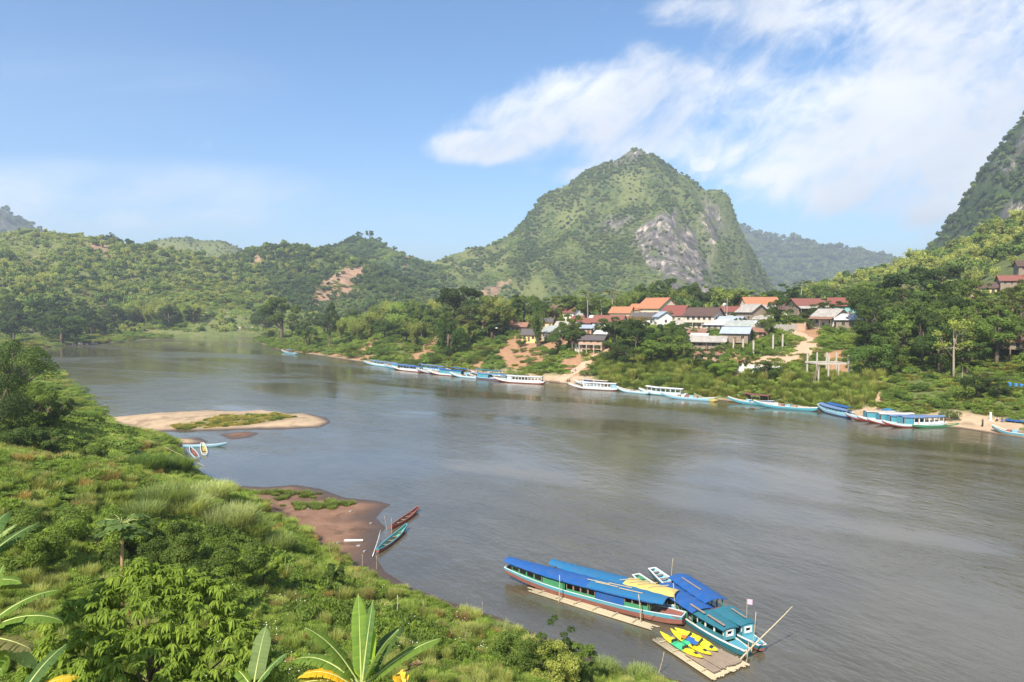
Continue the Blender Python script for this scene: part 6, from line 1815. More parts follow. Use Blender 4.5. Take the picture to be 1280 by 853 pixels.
T('palm', 766, 398, 362, 28, 'olive', "third coconut palm, nearest the orange roofs", Y=350, vi=0)
T('palm', 897, 390, 357, 26, 'olive', "coconut palm behind the big dark brown roof", Y=340, vi=1)
T('palm', 1000, 372, 350, 26, 'olive', "coconut palm behind the long red roof", Y=345, vi=0)
T('round', 838, 385, 346, 52, 'dark', "big dark tree just right of the tallest orange roof", Y=370)
T('dense', 866, 385, 350, 44, 'dark', "dark tree behind the maroon roof", Y=380)
T('round', 805, 385, 353, 46, 'mid', "green tree behind the small orange roof", Y=372)
T('airy', 786, 385, 362, 28, 'fresh', "light green tree left of the orange roofs", Y=360)
T('umbrella', 768, 452, 396, 56, 'dark', "wide dark tree at the left end of the grove below the village", Y=244)
T('round', 795, 455, 398, 48, 'deep', "tall dark tree near the top of the grove below the village", Y=240)
T('umbrella', 800, 430, 392, 40, 'dry', "tree with a rusty brown top above the grove", Y=258)
T('dense', 820, 448, 402, 44, 'dark', "dark dense tree in the middle of the grove", Y=238)
T('airy', 838, 440, 396, 26, 'mid', "green feathery tree against the big two storey house", Y=246)
T('round', 838, 458, 418, 52, 'mid', "bright broad tree at the lower right of the grove")
T('round', 815, 460, 424, 48, 'fresh', "fresh green tree lowest in the grove")
T('dense', 782, 460, 420, 50, 'dark', "low dark tree at the lower left of the grove")
T('dense', 762, 456, 424, 42, 'deep', "deep green tree beside the top of the ramp")
T('round', 855, 452, 410, 28, 'dark', "upright dark tree left of the long grey plank house", Y=225)
T('round', 778, 440, 396, 44, 'mid', "round leafy tree filling the middle left of the grove", Y=250)
T('dense', 845, 446, 404, 40, 'dark', "dark bushy tree at the right shoulder of the grove", Y=236)
T('airy', 868, 462, 434, 34, 'mid', "small tree below the brick undercroft")
T('airy', 924, 416, 396, 20, 'mid', "small tree between the two tin roofs", Y=250)
T('dense', 959, 420, 390, 28, 'mid', "round green tree left of the stone wall", Y=236)
T('airy', 984, 408, 388, 18, 'fresh', "small fresh tree growing above the stone wall", Y=248)
T('dense', 975, 402, 370, 36, 'dark', "dark tree in front of the long red roof on posts", Y=258)
T('dense', 1018, 408, 378, 44, 'dark', "dark bushy tree right of the long red roof on posts", Y=255)
T('airy', 1040, 404, 372, 40, 'olive', "olive feathery tree in front of the maroon roof with teal wall", Y=262)
T('dense', 888, 466, 438, 26, 'dark', "dark bush tree below the brick undercroft terrace")
T('dense', 915, 466, 434, 32, 'mid', "leafy tree before the concrete posts")
T('airy', 932, 466, 438, 28, 'dark', "small dark tree right of the concrete posts", Y=200)
T('dense', 907, 472, 446, 44, 'fresh', "fresh rounded bush tree on the bank below the concrete posts")
T('dense', 960, 474, 448, 46, 'dark', "low dark tree before the white wall", Y=190)
T('dense', 1086, 472, 414, 66, 'dark', "great rounded bush tree right of the concrete frame", vi=0)
T('dense', 1110, 470, 420, 44, 'mid', "rounded bush tree joined to the great one on its right", vi=1)
T('umbrella', 1083, 425, 404, 40, 'olive', "brownish flat crown above the great rounded bush", Y=206)
T('round', 1140, 452, 380, 66, 'fresh', "bright green tree in front of the dark forest on the right slope", vi=1, Y=205)
T('round', 1128, 440, 336, 74, 'deep', "tall dark tree at the top of the forest on the right slope", Y=255)
T('umbrella', 1158, 440, 326, 76, 'deep', "tallest dark spreading tree on the right slope", Y=265)
T('round', 1195, 440, 346, 70, 'fresh', "light green crown right of the tallest dark tree", Y=262)
T('airy', 1100, 430, 350, 60, 'light', "pale feathery tree left of the tallest dark trees", Y=270)
T('airy', 1140, 430, 358, 60, 'olive', "olive brown crown in the middle of the right slope", Y=240)
T('bare', 1192, 475, 392, 44, 'yellow', "thin half bare tree with a pale trunk on the right slope", vi=0)
T('palm', 1202, 480, 448, 22, 'fresh', "young palm at the foot of the right slope", vi=1)
T('airy', 1172, 468, 404, 44, 'fresh', "light leafy tree left of the half bare tree", Y=192)
T('round', 1220, 462, 396, 58, 'dark', "dark round tree right of the half bare tree", Y=205)
T('umbrella', 1228, 430, 372, 66, 'deep', "dark wide tree below the hillside houses", Y=240)
T('dense', 1225, 500, 462, 42, 'deep', "dark shrub tree on the beach slope at the far right", Y=152)
T('dense', 1250, 512, 468, 46, 'dark', "rounded dark tree left of the riverside hut", Y=150)
T('round', 1275, 470, 400, 50, 'fresh', "bright tree at the right edge above the riverside hut", Y=190)
T('round', 1262, 460, 392, 48, 'dark', "dark tree beside the earth patch at the right edge", Y=215)
T('umbrella', 1278, 430, 372, 56, 'deep', "dark tree at the right edge under the long red roof", Y=235)
T('shrub', 1186, 526, 512, 20, 'dark', "single round bush on the sandy beach", cat='bush')
T('shrub', 1199, 500, 480, 26, 'light', "pale shrub in the clearing below the half bare tree", cat='bush')
T('shrub', 826, 484, 468, 26, 'mid', "round green bush low on the reed bank", cat='bush')
T('shrub', 648, 476, 461, 26, 'light', "pale grey green bush on the grass above the white roofed boat", cat='bush')
T('shrub', 512, 468, 452, 30, 'dark', "dark bush just behind the upstream cluster of boats", cat='bush')


def fill(zone, n, kinds, wr, hr, label, group, minsep, Yr=None, top=None):
    """trees nobody could tell apart, standing through a zone of the bank"""
    Z = np.array(zone, float); pts = []; tries = 0
    while len(pts) < n and tries < n * 12:
        tries += 1
        px, py = rng.uniform(Z[:, 0].min(), Z[:, 0].max()), rng.uniform(Z[:, 1].min(), Z[:, 1].max())
        if not inside(np.array([px]), np.array([py]), Z)[0]: continue
        g = gp(px, py)
        if any((g[0] - q[0]) ** 2 + (g[1] - q[1]) ** 2 < minsep ** 2 for q in pts): continue
        if so_at(g) > .5: continue
        pts.append(g)
        w_ = np.array([k[2] for k in kinds], float); k = kinds[rng.choice(len(kinds), p=w_ / w_.sum())]
        plant(k[0], g, rng.uniform(*hr), rng.uniform(*wr), k[1], label, group)
    return pts


def so_at(g):
    so, sa, mu = ground_masks(np.array([g[0]]), np.array([g[1]]), np.array([g[2]])); return float(max(so[0], sa[0]))


mixd = [('round', 'dark', 2), ('dense', 'deep', 1.5), ('airy', 'mid', 1.5), ('airy', 'olive', 1), ('bamboo', 'light', 1.6), ('bamboo', 'yellow', 1.), ('tall', 'dark', 1), ('round', 'mid', 1.2)]
fill([(330, 412), (450, 408), (560, 408), (640, 408), (640, 428), (560, 440), (470, 428), (380, 434), (330, 422)], 62, mixd, (9, 14), (9, 17), "tree of the mixed wood along the bank upstream of the village", "trees along the bank upstream", 5.5)
fill([(455, 404), (560, 402), (620, 404), (620, 412), (455, 414)], 22, mixd, (9, 15), (13, 21), "tall tree at the back of the wood upstream of the village", "trees at the back of the upstream wood", 7)
fill([(1065, 402), (1280, 400), (1280, 452), (1200, 470), (1120, 462), (1065, 430)], 46, [('round', 'dark', 2), ('dense', 'deep', 1.5), ('airy', 'mid', 1.5), ('airy', 'olive', 1), ('round', 'mid', 1.4), ('umbrella', 'dark', 1), ('airy', 'fresh', .8)], (8, 13), (9, 16),
     "tree in the dense forest on the slope right of the village", "trees on the right slope", 5.5)
# behind the roofs, on the terrace
for px in np.arange(640, 1105, 11.5):
    Y = rng.uniform(335, 400); p = px + rng.uniform(-5, 5); x = xat(p, Y)
    top = np.interp(p, [640, 700, 780, 840, 900, 960, 1040, 1100], [370, 368, 362, 354, 358, 358, 352, 342]) + rng.uniform(-5, 9)
    k = (('round', 'dark'), ('dense', 'mid'), ('airy', 'olive'), ('tall', 'dark'), ('airy', 'fresh'), ('bamboo', 'light'), ('round', 'mid'))[int(rng.integers(7))]
    T(k[0], p, 0, top, rng.uniform(26, 44), k[1], "tree in the row behind the village roofs", "trees behind the village roofs", Y=Y)
# low trees between the roofs
for px, Y, h, c in ((650, 285, 5, 'dark'), (705, 300, 5, 'mid'), (726, 290, 6, 'dark'), (748, 285, 5, 'mid'), (785, 280, 5, 'dark'), (800, 275, 5, 'mid'), (842, 268, 5, 'dark'), (858, 258, 4.5, 'mid'), (905, 262, 4, 'dark'), (930, 285, 6, 'dark'), (965, 275, 6, 'dark'), (990, 290, 6, 'mid'),
                    (1030, 285, 7, 'dark'), (895, 232, 3.5, 'mid'), (948, 240, 4, 'dark'), (1022, 245, 4, 'mid'), (1012, 238, 3.5, 'dark'), (870, 250, 4, 'mid'), (912, 238, 4, 'dark'), (938, 232, 4.5, 'mid'), (897, 218, 4, 'dark'), (906, 220, 4.5, 'mid'), (872, 222, 4, 'dark'), (955, 262, 4.5, 'dark'), (888, 250, 3.5, 'mid'), (822, 290, 5, 'dark'), (770, 300, 5, 'mid'), (1050, 245, 5, 'dark'), (1075, 240, 5, 'mid'), (920, 280, 5, 'dark'), (838, 300, 6, 'mid')):
    x = xat(px, Y); plant('dense', (x, Y, Hs(x, Y)), h, h * 1.15, c, "small leafy tree standing among the village houses", "small trees between the village houses")
for px, py, w, c in ((780, 468, 16, 'dark'), (742, 452, 10, 'mid'), (692, 444, 14, 'dark'), (730, 470, 12, 'mid'), (870, 474, 20, 'dark'), (940, 482, 18, 'mid'), (1000, 474, 16, 'mid'), (1125, 498, 18, 'mid'), (1150, 490, 20, 'dark'), (1165, 505, 16, 'light'), (1210, 510, 16, 'mid'),
                     (610, 445, 18, 'dark'), (590, 455, 16, 'mid'), (625, 430, 20, 'dark'), (545, 455, 18, 'mid'), (480, 446, 18, 'dark'), (440, 440, 14, 'mid'), (400, 436, 14, 'dark'), (470, 434, 16, 'mid'), (655, 440, 10, 'mid'), (1120, 478, 14, 'mid'), (1160, 475, 16, 'dark')):
    T('shrub', px, py, py - w * .62, w, c, "bush on the grassy slope of the far bank", "bushes on the far bank slope", cat='bush')
# far left bank, beyond the bend
fill([(0, 398), (60, 396), (130, 402), (150, 412), (110, 424), (30, 428), (0, 430)], 34, [('round', 'dark', 2), ('dense', 'deep', 2), ('airy', 'mid', 1), ('umbrella', 'dark', 1), ('airy', 'fresh', .7)], (11, 19), (10, 21),
     "dark tree on the far left bank beyond the bend", "trees on the far left bank", 7)
fill([(146, 399), (330, 397), (330, 404), (220, 406), (150, 406)], 60, [('bamboo', 'yellow', 2), ('bamboo', 'light', 2), ('round', 'dark', 1), ('airy', 'olive', .8)], (13, 20), (15, 22),
     "pale bamboo or tree behind the meadow at the river bend", "bamboo and trees behind the meadow", 6)
T('dense', 212, 409, 380, 34, 'deep', "dark round tree standing before the pale bamboo at the bend")
T('dense', 78, 430, 392, 62, 'deep', "dark tree mass reaching the water at the far left rocks")
# single trees standing on the skylines of the hills
for hill, px, Y, h, lab in ((LEFTH, 141, 868, 14, "lone tree on the skyline of the left hill"), (LEFTH, 164, 864, 12, "lopsided tree on the skyline right of the lone one"), (MIDB, 450, 1300, 19, "left of the two tall trees crowning the far hill"), (MIDB, 463, 1300, 21, "right of the two tall trees crowning the far hill"),
                            (MIDB, 475, 1300, 15, "slim tree on the right shoulder of the tree topped hill"), (MIDB, 494, 1300, 13, "small tree near the saddle right of the tree topped hill"), (RIGHTM, 1163, 905, 17, "tree leaning out from the foot of the dark karst")):
    x = xat(px, Y); z = float(hill.z(np.array([x]), np.array([float(Y)]))[0]); plant('round', (x, Y, z - 2), h, h * .8, 'dark', lab)
# rocks at the far left point
for i, (px, py, w) in enumerate(((92, 432, 5), (100, 431, 6), (108, 431.5, 4), (115, 430, 5), (120, 430.5, 4), (300, 417, 5), (308, 416.5, 6), (316, 416, 4))):
    g = gp(px, py); s = w * g[1] / FPX; mb = MB(); rows = []
    for p in np.linspace(-.5, 1.5, 7): rows.append([(s * .6 * math.cos(p) * math.cos(a) * (1 + .2 * math.sin(3 * a + i)), s * .45 * math.cos(p) * math.sin(a) * (1 + .2 * math.cos(2 * a + i)), s * .5 * math.sin(p)) for a in np.linspace(0, 2 * math.pi, 9, endpoint=False)])
    mb.loft(rows, True); mb.add(rows[-1], [tuple(range(9))]); o = mb.build("boulder", mat_paint("pale_rock", (.42, .33, .27), .95, .4, .6, .1, .5)); o.location = g
    tag(o, "pale boulder at the water's edge of the far left bank" if px < 200 else "pale boulder at the water's edge at the river bend", "boulder", "boulders at the far left point" if px < 200 else "boulders at the river bend")
# ================================================================== PLANTS OF THE NEAR BANK
def near_tree(loc, h, w, nl, nleaf, leaf, color, label, low=.1, lobe=(.2, .32), name='broadleaf_tree', cat='tree', inner=.5):
    cr, tr = broadleaf("near", h, w, nl, nleaf, leaf, low=low, lobe=lobe, inner=inner, jitter=.6)
    if cat == 'bush': tr = trunk_mesh("near_stem", h * .35, .06, [(.3, .2, h * .45), (-.3, .1, h * .45), (.1, -.3, h * .4)], BARK)
    r = empty(name, loc, rng.uniform(0, 6), label, cat)
    c = link('crown', cr, r); c.color = (*(np.array(GREEN[color]) * rng.uniform(.92, 1.08)), 1); link('trunk', tr, r)
    return r


def near_px(px, Y, pyt, wpx, color, label, nl=18, nleaf=9000, leaf=.22, z=None, **k):
    x = xat(px, Y); g = Hs(x, Y); top = at(px, pyt, Y)[2]
    return near_tree((x, Y, g), max(top - g, 1.2), wpx * Y / FPX, nl, nleaf, leaf, color, label, **k)


near_px(10, 112, 424, 110, 'dark', "tall dark tree at the left edge above the river bend", leaf=.3, nleaf=12000)
near_px(28, 98, 474, 84, 'mid', "leafy green tree leaning over the slope at the left", leaf=.26, nleaf=11000, nl=22)
near_px(58, 104, 490, 56, 'mid', "bright leafy tree nearest the water at the left", leaf=.26, nleaf=9000, lobe=(.16, .26))
near_px(-12, 90, 470, 120, 'deep', "dark tree at the left edge", leaf=.26, nleaf=11000)
near_px(14, 84, 530, 64, 'dark', "dark bush at the foot of the left edge trees", leaf=.2, nleaf=8000)
near_px(56, 86, 534, 40, 'dark', "dark rounded bush right of the left edge trees", leaf=.2, nleaf=7000)
near_px(104, 88, 556, 44, 'mid', "low green bush on the slope above the sandbar", leaf=.18, nleaf=7000)
near_px(8, 150, 426, 70, 'deep', "far dark tree peeping over the left edge trees", leaf=.4)

# thick creeper-hung shrubs in the middle of the slope
for px, Y, pyt, wpx, c, lab in ((40, 47, 640, 150, 'mid', "creeper hung thicket behind the left banana"), (110, 46, 640, 130, 'fresh', "creeper hung thicket behind the slim papaya"), (190, 47, 652, 130, 'mid', "creeper hung thicket right of the papaya"), (262, 46, 660, 130, 'mid', "creeper thicket above the middle of the slope"),
                                (320, 48, 682, 70, 'fresh', "rounded creeper bush at the right end of the thicket"), (10, 40, 660, 130, 'fresh', "leafy thicket low at the left edge"), (230, 39, 700, 110, 'fresh', "leafy thicket behind the big drooping tree")):
    near_px(px, Y, pyt, wpx, c, lab, nl=26, nleaf=15000, leaf=.15, low=-.1, lobe=(.13, .24), name='thicket', cat='bush', inner=.7)
for px, Y, pyt, wpx, c, lab in ((285, 60, 664, 40, 'dark', "small dark bush on the grass slope left of the mud beach"), (412, 52, 704, 34, 'dark', "small dark shrub above the fence stakes"), (700, 41.5, 764, 52, 'dark', "dark leafy shrub standing over the bank in front of the long boat"),
                                (675, 41, 790, 64, 'mid', "green shrub left of the dark leafy one on the bank"), (725, 41, 795, 48, 'mid', "green shrub right of the dark leafy one on the bank"), (640, 43, 790, 60, 'mid', "low shrub at the bank edge left of the yellow leaved one")):
    near_px(px, Y, pyt, wpx, c, lab, nl=36, nleaf=8000, leaf=.12, low=-.3, lobe=(.22, .36), name='shrub', cat='bush', inner=.5)
r = near_px(695, 39.5, 800, 70, 'yellow', "shrub with yellowing leaves on a brown mound at the bank edge", nl=22, nleaf=5200, leaf=.12, low=-.25, lobe=(.24, .38), name='shrub', cat='bush', inner=.35)


# plumes of tall pale grass
def plume_grass(px, pyb, pyt, wpx, color, label, n=1500, bw=.05):
    g = gp(px, pyb); h = max(at(px, pyt, g[1])[2] - g[2], .6) * .66; w = wpx * g[1] / FPX
    me = grass_mesh("plume", w, h, n, bw, .75)
    o = link("tall_grass_clump", me); o.location = g; o.color = (*color, 1)
    return tag(o, label, "tall grass")


PALE = (.21, .255, .13); PG = (.14, .19, .075); GG = (.075, .125, .032)
plume_grass(208, 592, 560, 70, GG, "dense green reed bed by the water above the small boats", 2600, .06)
plume_grass(182, 590, 556, 60, GG, "green reeds left of the reed bed by the water", 2200, .06)
plume_grass(222, 592, 566, 40, (.09, .14, .035), "green reeds at the water's edge behind the rowing boat", 1500, .06)
plume_grass(106, 528, 505, 40, GG, "reeds at the inner end of the sandbar", 1500, .07)
plume_grass(120, 524, 508, 26, GG, "small reed clump where the sandbar meets the bank", 1000, .07)
plume_grass(205, 640, 585, 66, PG, "feathery pale grass clump, leftmost of the pale plumes", 1900)
plume_grass(262, 628, 588, 58, PALE, "pale plume grass nearest the small cove", 1900)
plume_grass(235, 650, 600, 60, PALE, "pale plume grass in the middle of the slope", 1800)
plume_grass(285, 668, 612, 74, PALE, "biggest pale plume grass beside the mud beach", 2400)
plume_grass(312, 676, 632, 54, PG, "greenish plume grass at the top of the mud beach", 1700)
plume_grass(180, 655, 612, 50, PG, "feathery grass clump behind the creeper thicket", 1500)
plume_grass(345, 690, 655, 50, PG, "feathery grass right of the mud beach edge", 1300, .04)
plume_grass(800, 852, 826, 50, PG, "low grass clump at the bottom right of the bank", 1300, .03)
plume_grass(755, 846, 815, 40, PG, "grass clump at the bank edge right of the yellow leaved shrub", 1200, .03)
plume_grass(628, 795, 768, 26, PALE, "wispy pale grass in front of the long boat's bow", 500, .025)


# ------------------------------------------------------------------ the big drooping tree in the foreground
def drooping_tree():
    Y = 20.0; x0 = xat(172, Y); g = Hs(x0, Y)
    r = empty("drooping_leaf_tree", (x0, Y, g), 0, "large tree with hanging bunches of long glossy leaves in the foreground", "tree")
    top = at(172, 702, Y)[2] - g
    lobes = [(0, 0, top - 1.6, 1.5, 1.4, 1.5), (-1.7, .1, top - 2.3, 1.2, 1.1, 1.2), (1.4, .3, top - 1.9, 1.3, 1.2, 1.2), (-2.3, -.3, top - 3.6, 1.2, 1.1, 1.3), (2.3, .1, top - 3.0, 1.2, 1.1, 1.3), (.3, -1.0, top - 2.8, 1.5, 1.1, 1.3),
             (-1.0, -1.1, top - 3.7, 1.4, 1.0, 1.2), (1.5, -1.0, top - 3.7, 1.3, 1.0, 1.2), (-.8, .9, top - 1.9, 1.2, 1.1, 1.1), (.8, .9, top - 1.8, 1.1, 1.1, 1.0), (2.9, .2, top - 4.0, 1.0, 1.0, 1.2), (0, -1.1, top - 4.6, 2.2, 1.0, 1.2), (-2.9, 0, top - 4.4, 1.0, 1.0, 1.2), (2.2, -.8, top - 4.6, 1.3, 1.0, 1.2), (-1.6, -.9, top - 5.0, 1.6, 1.0, 1.2), (.6, -1.2, top - 5.4, 2.0, 1.0, 1.1)]
    n = 2700
    P, Nn, tt = lobe_points(lobes, n, .82, .5, .25)
    P = P + rng.normal(size=P.shape) * .06
    V, F, tint = [], [], []
    base = 0
    for p, nn, t0 in zip(P, unit(Nn), tt):
        m = int(rng.integers(9, 15)); stem = nn * .5 + np.array([0, 0, .35])
        young = rng.random() < .42
        for k in range(m):
            a = 2 * math.pi * k / m + rng.uniform(-.3, .3)
            d = np.array([math.cos(a), math.sin(a), 0]) * .75 + stem * .35; d /= np.linalg.norm(d)
            L_ = rng.uniform(.19, .31); wd = L_ * rng.uniform(.25, .33); droop = rng.uniform(1.0, 1.8) if young else rng.uniform(.4, 1.3)
            side = np.cross(d, [0, 0, 1.]); side /= np.linalg.norm(side) + 1e-6
            pts = []
            for u in (0.05, .35, .7, 1.0):
                c = p + d * L_ * (u - .12 * droop * u * u) + np.array([0, 0, -1.]) * L_ * droop * u * u * .75
                ww = wd * (.12, .95, .85, .03)[(0.05, .35, .7, 1.0).index(u)] / 2
                pts.append((c - side * ww, c + side * ww))
            up = np.array([0, 0, .016])
            mids = [(a_ + b_) / 2 - up * 1.2 for a_, b_ in pts]
            vs = [q for (a_, b_), m_ in zip(pts, mids) for q in (a_, m_, b_)]
            V += vs
            for i in range(3):
                for j in range(2): F.append((base + i * 3 + j, base + i * 3 + j + 1, base + i * 3 + j + 4, base + i * 3 + j + 3))
            tint += [np.clip((.35 + .6 * rng.random() if young else .5 * rng.random() + .1) * .8 + .2 * t0, 0, 1)] * 12; base += 12
    c = link('crown', np_mesh("drooping_crown", np.array(V), np.array(F), LEAF, True, {"tint": ('FLOAT', np.array(tint))}), r)
    c.color = (.15, .222, .04, 1)
    link('trunk', trunk_mesh("drooping_trunk", top - 2.0, .17, [l[:3] for l in lobes], BARK), r)


drooping_tree()


# ------------------------------------------------------------------ bananas
MIDRIB = mat_paint("banana_midrib", (.42, .46, .16), .5, .2, 5)
STEMM = mat_paint("banana_stem", (.20, .19, .08), .7, .5, 5)
DEADL = mat_paint("dead_leaf", (.27, .17, .09), .9, .4, 6)
YELL = mat_paint("yellowed_leaf", (.70, .42, .03), .6, .25, 4)


def banana_leaf(parent, base, az, elev, L_, wd, droop, color, torn=.35, roll=0., name='leaf', mat=None):
    """a long blade arching from the crown: an S shaped midrib, two torn halves folded up along it"""
    n = 34; d = np.array([math.cos(az), math.sin(az), 0.]); side0 = np.array([-d[1], d[0], 0.])
    P, Tn = [], []
    p = np.array(base, float); e = elev
    for i in range(n + 1):
        P.append(p.copy()); t = i / n
        v = d * math.cos(e) + np.array([0, 0, 1.]) * math.sin(e); Tn.append(v)
        p = p + v * L_ / n; e -= droop / n * (.4 + 1.2 * t)
    P, Tn = np.array(P), np.array(Tn)
    V, F, tint = [], [], []
    for sg in (-1, 1):
        drop = 0.
        for i in range(5, n):
            t0, t1 = (i - 5) / (n - 5), (i + 1 - 5) / (n - 5)
            f = lambda t: wd * .64 * min(1, (t / .14 + .06)) ** .6 * max(0.02, 1 - ((max(t, .62) - .62) / .38) ** 2.2)
            if rng.random() < torn: drop = rng.uniform(-.35, .5)
            gap = rng.uniform(.3, .75) if rng.random() < torn * .75 else 0.
            up0 = np.cross(Tn[i], side0); up0 = up0 / np.linalg.norm(up0)
            up0 = up0 if up0[2] > 0 or abs(elev) > 1.2 else -up0
            fold = .42 + roll * sg - drop * .5
            def pt(k, t, r_):
                s_ = side0 * sg * math.cos(fold * (1 - .9 * r_)) + up0 * math.sin(fold * (1 - .9 * r_))
                return P[k] + s_ * f(t) * r_ + np.array([0, 0, -.10 - .12 * drop]) * wd * r_ * r_ + Tn[k] * r_ * .10 * wd
            b = len(V); k1 = lerp(1.0, 1 - gap, 1)
            V += [pt(i, t0, 0.), pt(i, t0, .55), pt(i, t0, 1.0), pt(i + 1, t1, 1.0) - Tn[i] * gap * L_ / n, pt(i + 1, t1, .55), pt(i + 1, t1, 0.)]
            F += [(b, b + 1, b + 4, b + 5), (b + 1, b + 2, b + 3, b + 4)]
            tint += [np.clip(.5 + rng.normal() * .08 + (.06 if i % 2 else 0), 0, 1)] * 6
    me = np_mesh("banana_blade", np.array(V), np.array(F), mat or LEAF, True, {"tint": ('FLOAT', np.array(tint))})
    o = link(name, me, parent); o.color = (*color, 1)
    mb = MB(); mb.tube([tuple(q) for q in P[::2]], [.035 * (1.1 - t) * (L_ / 2.2) ** .5 for t in np.linspace(0, 1, len(P[::2]))], 5); mb.build('midrib', MIDRIB, o, True)
    return o


def banana(px, Y, pyc, leaves, label, lean=0.):
    """pyc: height of the crown in the photograph; leaves: (azimuth deg, elevation deg, length, width, droop, colour, torn)"""
    x = xat(px, Y); g = Hs(x, Y); zc = at(px, pyc, Y)[2] - g
    r = empty("banana_plant", (x, Y, g), 0, label, "banana plant")
    mb = MB(); mb.tube([(0, 0, -.5), (lean * .3, 0, zc * .4), (lean * .8, 0, zc * .8), (lean, 0, zc + .1)], [.17, .15, .11, .06], 9); mb.build('pseudostem', STEMM, r, True)
    for az, el, L_, wd, dr, col, torn in leaves: banana_leaf(r, (lean, 0, zc), R(az), R(el), L_, wd, dr, col, torn)
    return r


bG, bF, bD = (.10, .17, .036), (.17, .27, .036), (.055, .105, .038)
bP = (.13, .19, .085)
ban = banana(447, 18, 862, [(110, 82, 2.5, .34, .15, bG, .05), (60, 80, 2.35, .26, .1, bD, .05), (75, 78, 1.75, .46, .2, bF, .02), (175, 62, 2.3, .5, .7, bG, .3), (-20, 66, 2.2, .46, .35, bP, .1), (165, 42, 2.3, .5, 1.3, bG, .4), (190, 28, 2.1, .5, 1.1, (.13, .15, .03), .5),
                              (10, 42, 2.5, .44, .55, bG, .2), (60, 50, 2.1, .4, .9, bD, .4), (-70, 40, 1.6, .45, 1.0, bG, .3), (240, 40, 1.7, .45, 1.1, bD, .4)], "banana plant with upright fresh leaves at the bottom centre")

def dead_bit(parent, p, d, L_, mat, name, n=5):
    """a hanging strip of withered blade"""
    p, d = np.array(p, float), np.array(d, float); mb = MB()
    for k in range(n):
        a = p + rng.normal(size=3) * .05; e = a + d * L_ * rng.uniform(.6, 1.1) + rng.normal(size=3) * .07; s_ = np.array([.05, .02, .03]) * rng.uniform(.7, 1.4)
        m_ = (a + e) / 2 + rng.normal(size=3) * .03
        mb.loft([[a - s_ * .5, a + s_ * .5], [m_ - s_, m_ + s_], [e - s_ * .2, e + s_ * .2]])
    return mb.build(name, mat, parent, True)


zc_ = at(447, 862, 18)[2] - ban.location.z
for px, py, dd, L_, m_ in ((497, 846, (.3, 0, -.8), .3, YELL), (503, 842, (.3, 0, -.8), .3, YELL), (508, 838, (.8, 0, .5), .35, DEADL), (515, 832, (.8, 0, .5), .3, DEADL), (520, 828, (.7, 0, .4), .2, DEADL)):
    q = at(px, py, 18) - np.array(ban.location); dead_bit(ban, q, dd, L_, m_, 'withered_leaf')
yl = banana_leaf(ban, (0, -.1, zc_ - .1), R(182), R(50), 1.9, .34, 1.5, (.42, .27, .02), .3, 0, 'yellow_edged_leaf')

banana(-66, 17, 735, [(20, 60, 2.0, .48, .5, bP, .3), (50, 48, 2.2, .5, .6, bD, .4), (-10, 20, 1.9, .5, .5, bG, .2), (5, 5, 1.7, .42, .25, (.12, .15, .03), .2), (80, 62, 2.2, .5, .8, bD, .4), (-50, 40, 1.8, .5, 1.0, bG, .3), (100, 30, 1.8, .5, 1.1, bG, .3)], "banana plant reaching in from the left edge, upper one")
banana(-44, 15.5, 795, [(25, 45, 1.9, .42, .9, bG, .4), (5, 32, 2.0, .45, 1.1, bG, .35), (-15, 5, 1.6, .45, .4, (.10, .10, .05), .6), (40, 15, 1.7, .42, .8, bD, .4), (-30, -15, 1.3, .4, .5, bG, .3), (15, -28, 1.5, .42, .4, bP, .2), (70, 70, 1.6, .3, .2, bG, .2), (-70, 30, 1.5, .4, 1, bG, .3)], "banana plant low at the left edge beside the drooping tree")
banana(4, 14.5, 880, [(30, 35, 1.2, .36, .9, (.40, .30, .03), .4), (-10, 15, 1.2, .36, .8, (.42, .27, .03), .4), (60, 55, 1.4, .36, .7, bD, .3), (-60, 30, 1.2, .4, .9, bG, .3)], "small yellowing banana plant in the bottom left corner")
banana(308, 19, 862, [(80, 70, 1.7, .42, .3, bP, .1), (20, 55, 1.3, .36, .5, bD, .2), (150, 40, 1.2, .34, .8, bG, .2)], "young banana shoot right of the drooping tree")


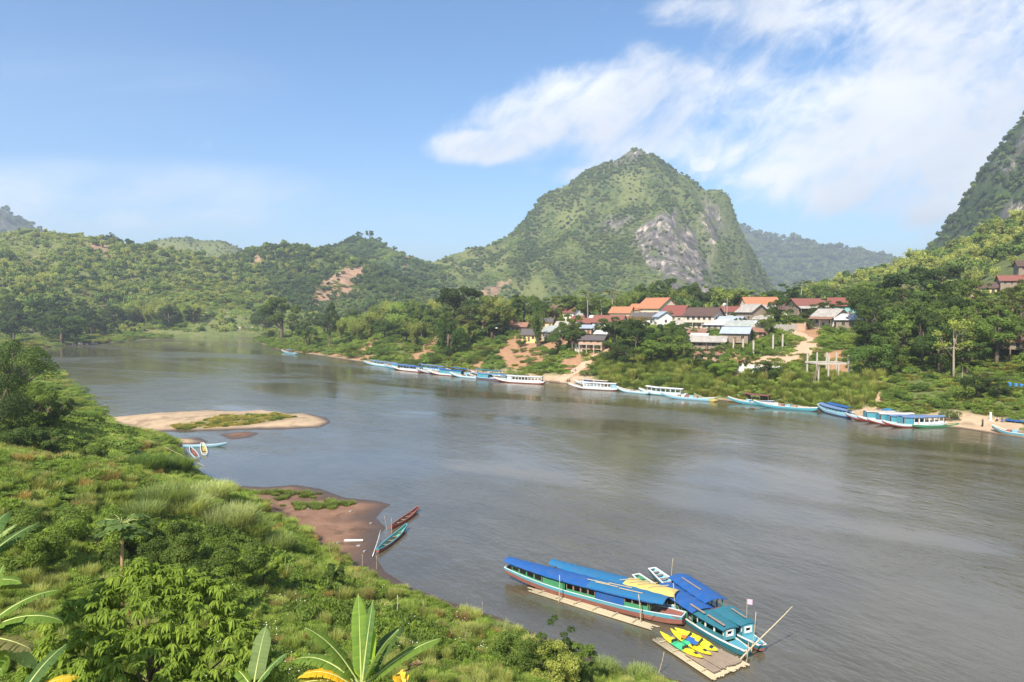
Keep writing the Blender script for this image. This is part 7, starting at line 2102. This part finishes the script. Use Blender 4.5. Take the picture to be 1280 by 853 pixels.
# ------------------------------------------------------------------ papaya
def papaya():
    Y = 34.0; x = xat(143, Y); g = Hs(x, Y); zc = at(145, 655, Y)[2] - g
    r = empty("papaya_tree", (x, Y, g), 0, "slim papaya tree with a bare trunk and an umbrella of lobed leaves", "tree")
    mb = MB(); mb.tube([(0, 0, -.4), (.03, 0, zc * .5), (.12, 0, zc)], [.11, .085, .055], 8); mb.build('trunk', mat_paint("papaya_bark", (.40, .25, .14), .85, .35, 6, .1, .3), r, True)
    pet = MB(); C, Nn, T_, L_, Wd = [], [], [], [], []
    for i in range(27):
        a = i * 2.4; e = rng.uniform(-.35, .75); ln = rng.uniform(.7, 1.15)
        d = np.array([math.cos(a) * math.cos(e), math.sin(a) * math.cos(e), math.sin(e)]); b_ = np.array([.12, 0, zc]); tip = b_ + d * ln + np.array([0, 0, -.1])
        pet.tube([tuple(b_), tuple(b_ + d * ln * .5 + [0, 0, .05]), tuple(tip)], [.018, .014, .01], 4)
        out = np.array([math.cos(a), math.sin(a), -.35])
        for k in range(9):
            b2 = a + (k - 4) * .62; dv = np.array([math.cos(b2), math.sin(b2), -.35 - .1 * abs(k - 4) * .5]); l2 = .54 * (1 - .08 * abs(k - 4))
            C.append(tip + dv * l2 * .5); T_.append(dv); Nn.append(np.array([0, 0, 1.]) + out * .3 + rng.normal(size=3) * .12); L_.append(l2); Wd.append(l2 * .5)
    c = link('crown', leaf_mesh("papaya_leaves", np.array(C), np.array(Nn), np.array(L_), np.array(Wd), np.array(T_), None, .1), r); c.color = (.085, .14, .05, 1)
    pet.build('leaf_stalk', MIDRIB, r, True)
    fb_ = MB()
    for k in range(5):
        a = k * 1.3; cx_, cy_, cz = .12 + .13 * math.cos(a), .13 * math.sin(a), zc - .25 - .06 * (k % 2)
        fb_.loft([[(cx_ + .075 * math.cos(p) * math.cos(q), cy_ + .075 * math.cos(p) * math.sin(q), cz + .12 * math.sin(p)) for q in np.linspace(0, 2 * math.pi, 8, endpoint=False)] for p in np.linspace(-1.5, 1.5, 6)], True)
    fb_.build('fruit', mat_paint("green_papaya", (.10, .17, .04), .5, .2, 5), r, True)


papaya()

# ------------------------------------------------------------------ fence stakes on the slope
for px, pyb, pyt, rr, lab in ((496, 775, 744, .045, "stout pale fence stake in the middle of the slope"), (528, 765, 752, .03, "short fence stake right of the stout pale one"), (393, 711, 696, .03, "thin stake at the edge of the mud beach"), (412, 697, 684, .025, "slim stake on the mud beach edge"),
                              (453, 708, 693, .03, "stake beside the turquoise canoe's mooring"), (470, 712, 695, .025, "leaning stick below the turquoise canoe"), (375, 690, 676, .025, "upper stake of the row at the mud beach"), (594, 772, 758, .025, "thin dry stalk at the water's edge left of the long boat"), (603, 768, 752, .02, "dry reed stalk sticking up before the long boat")):
    g = gp(px, pyb); h = max(at(px, pyt, g[1])[2] - g[2], .4)
    pole((g[0], g[1], g[2] - .3), (g[0] + rng.uniform(-.12, .12), g[1], g[2] + h), rr, lab, mat=mat_paint("grey_wood", (.42, .36, .28), .9, .3, 5), name='fence_stake', cat='stake')
# ================================================================== HAZE
def build_haze():
    m = bpy.data.materials.new("haze"); m.use_nodes = True
    nt = m.node_tree; nt.nodes.clear()
    o = nt.nodes.new("ShaderNodeOutputMaterial"); v = nt.nodes.new("ShaderNodeVolumePrincipled")
    v.inputs['Color'].default_value = (.80, .88, 1.0, 1); v.inputs['Density'].default_value = HAZE
    v.inputs['Anisotropy'].default_value = .2
    nt.links.new(v.outputs[0], o.inputs['Volume'])
    top = 430.0
    mb = MB(); mb.box((0, 4500, (top - 12) / 2), (19000, 11000, top + 12))
    tag(mb.build("haze", m), "thin pale haze in the valley air", "haze", kind='stuff')


HAZE = 0.00024
build_haze()
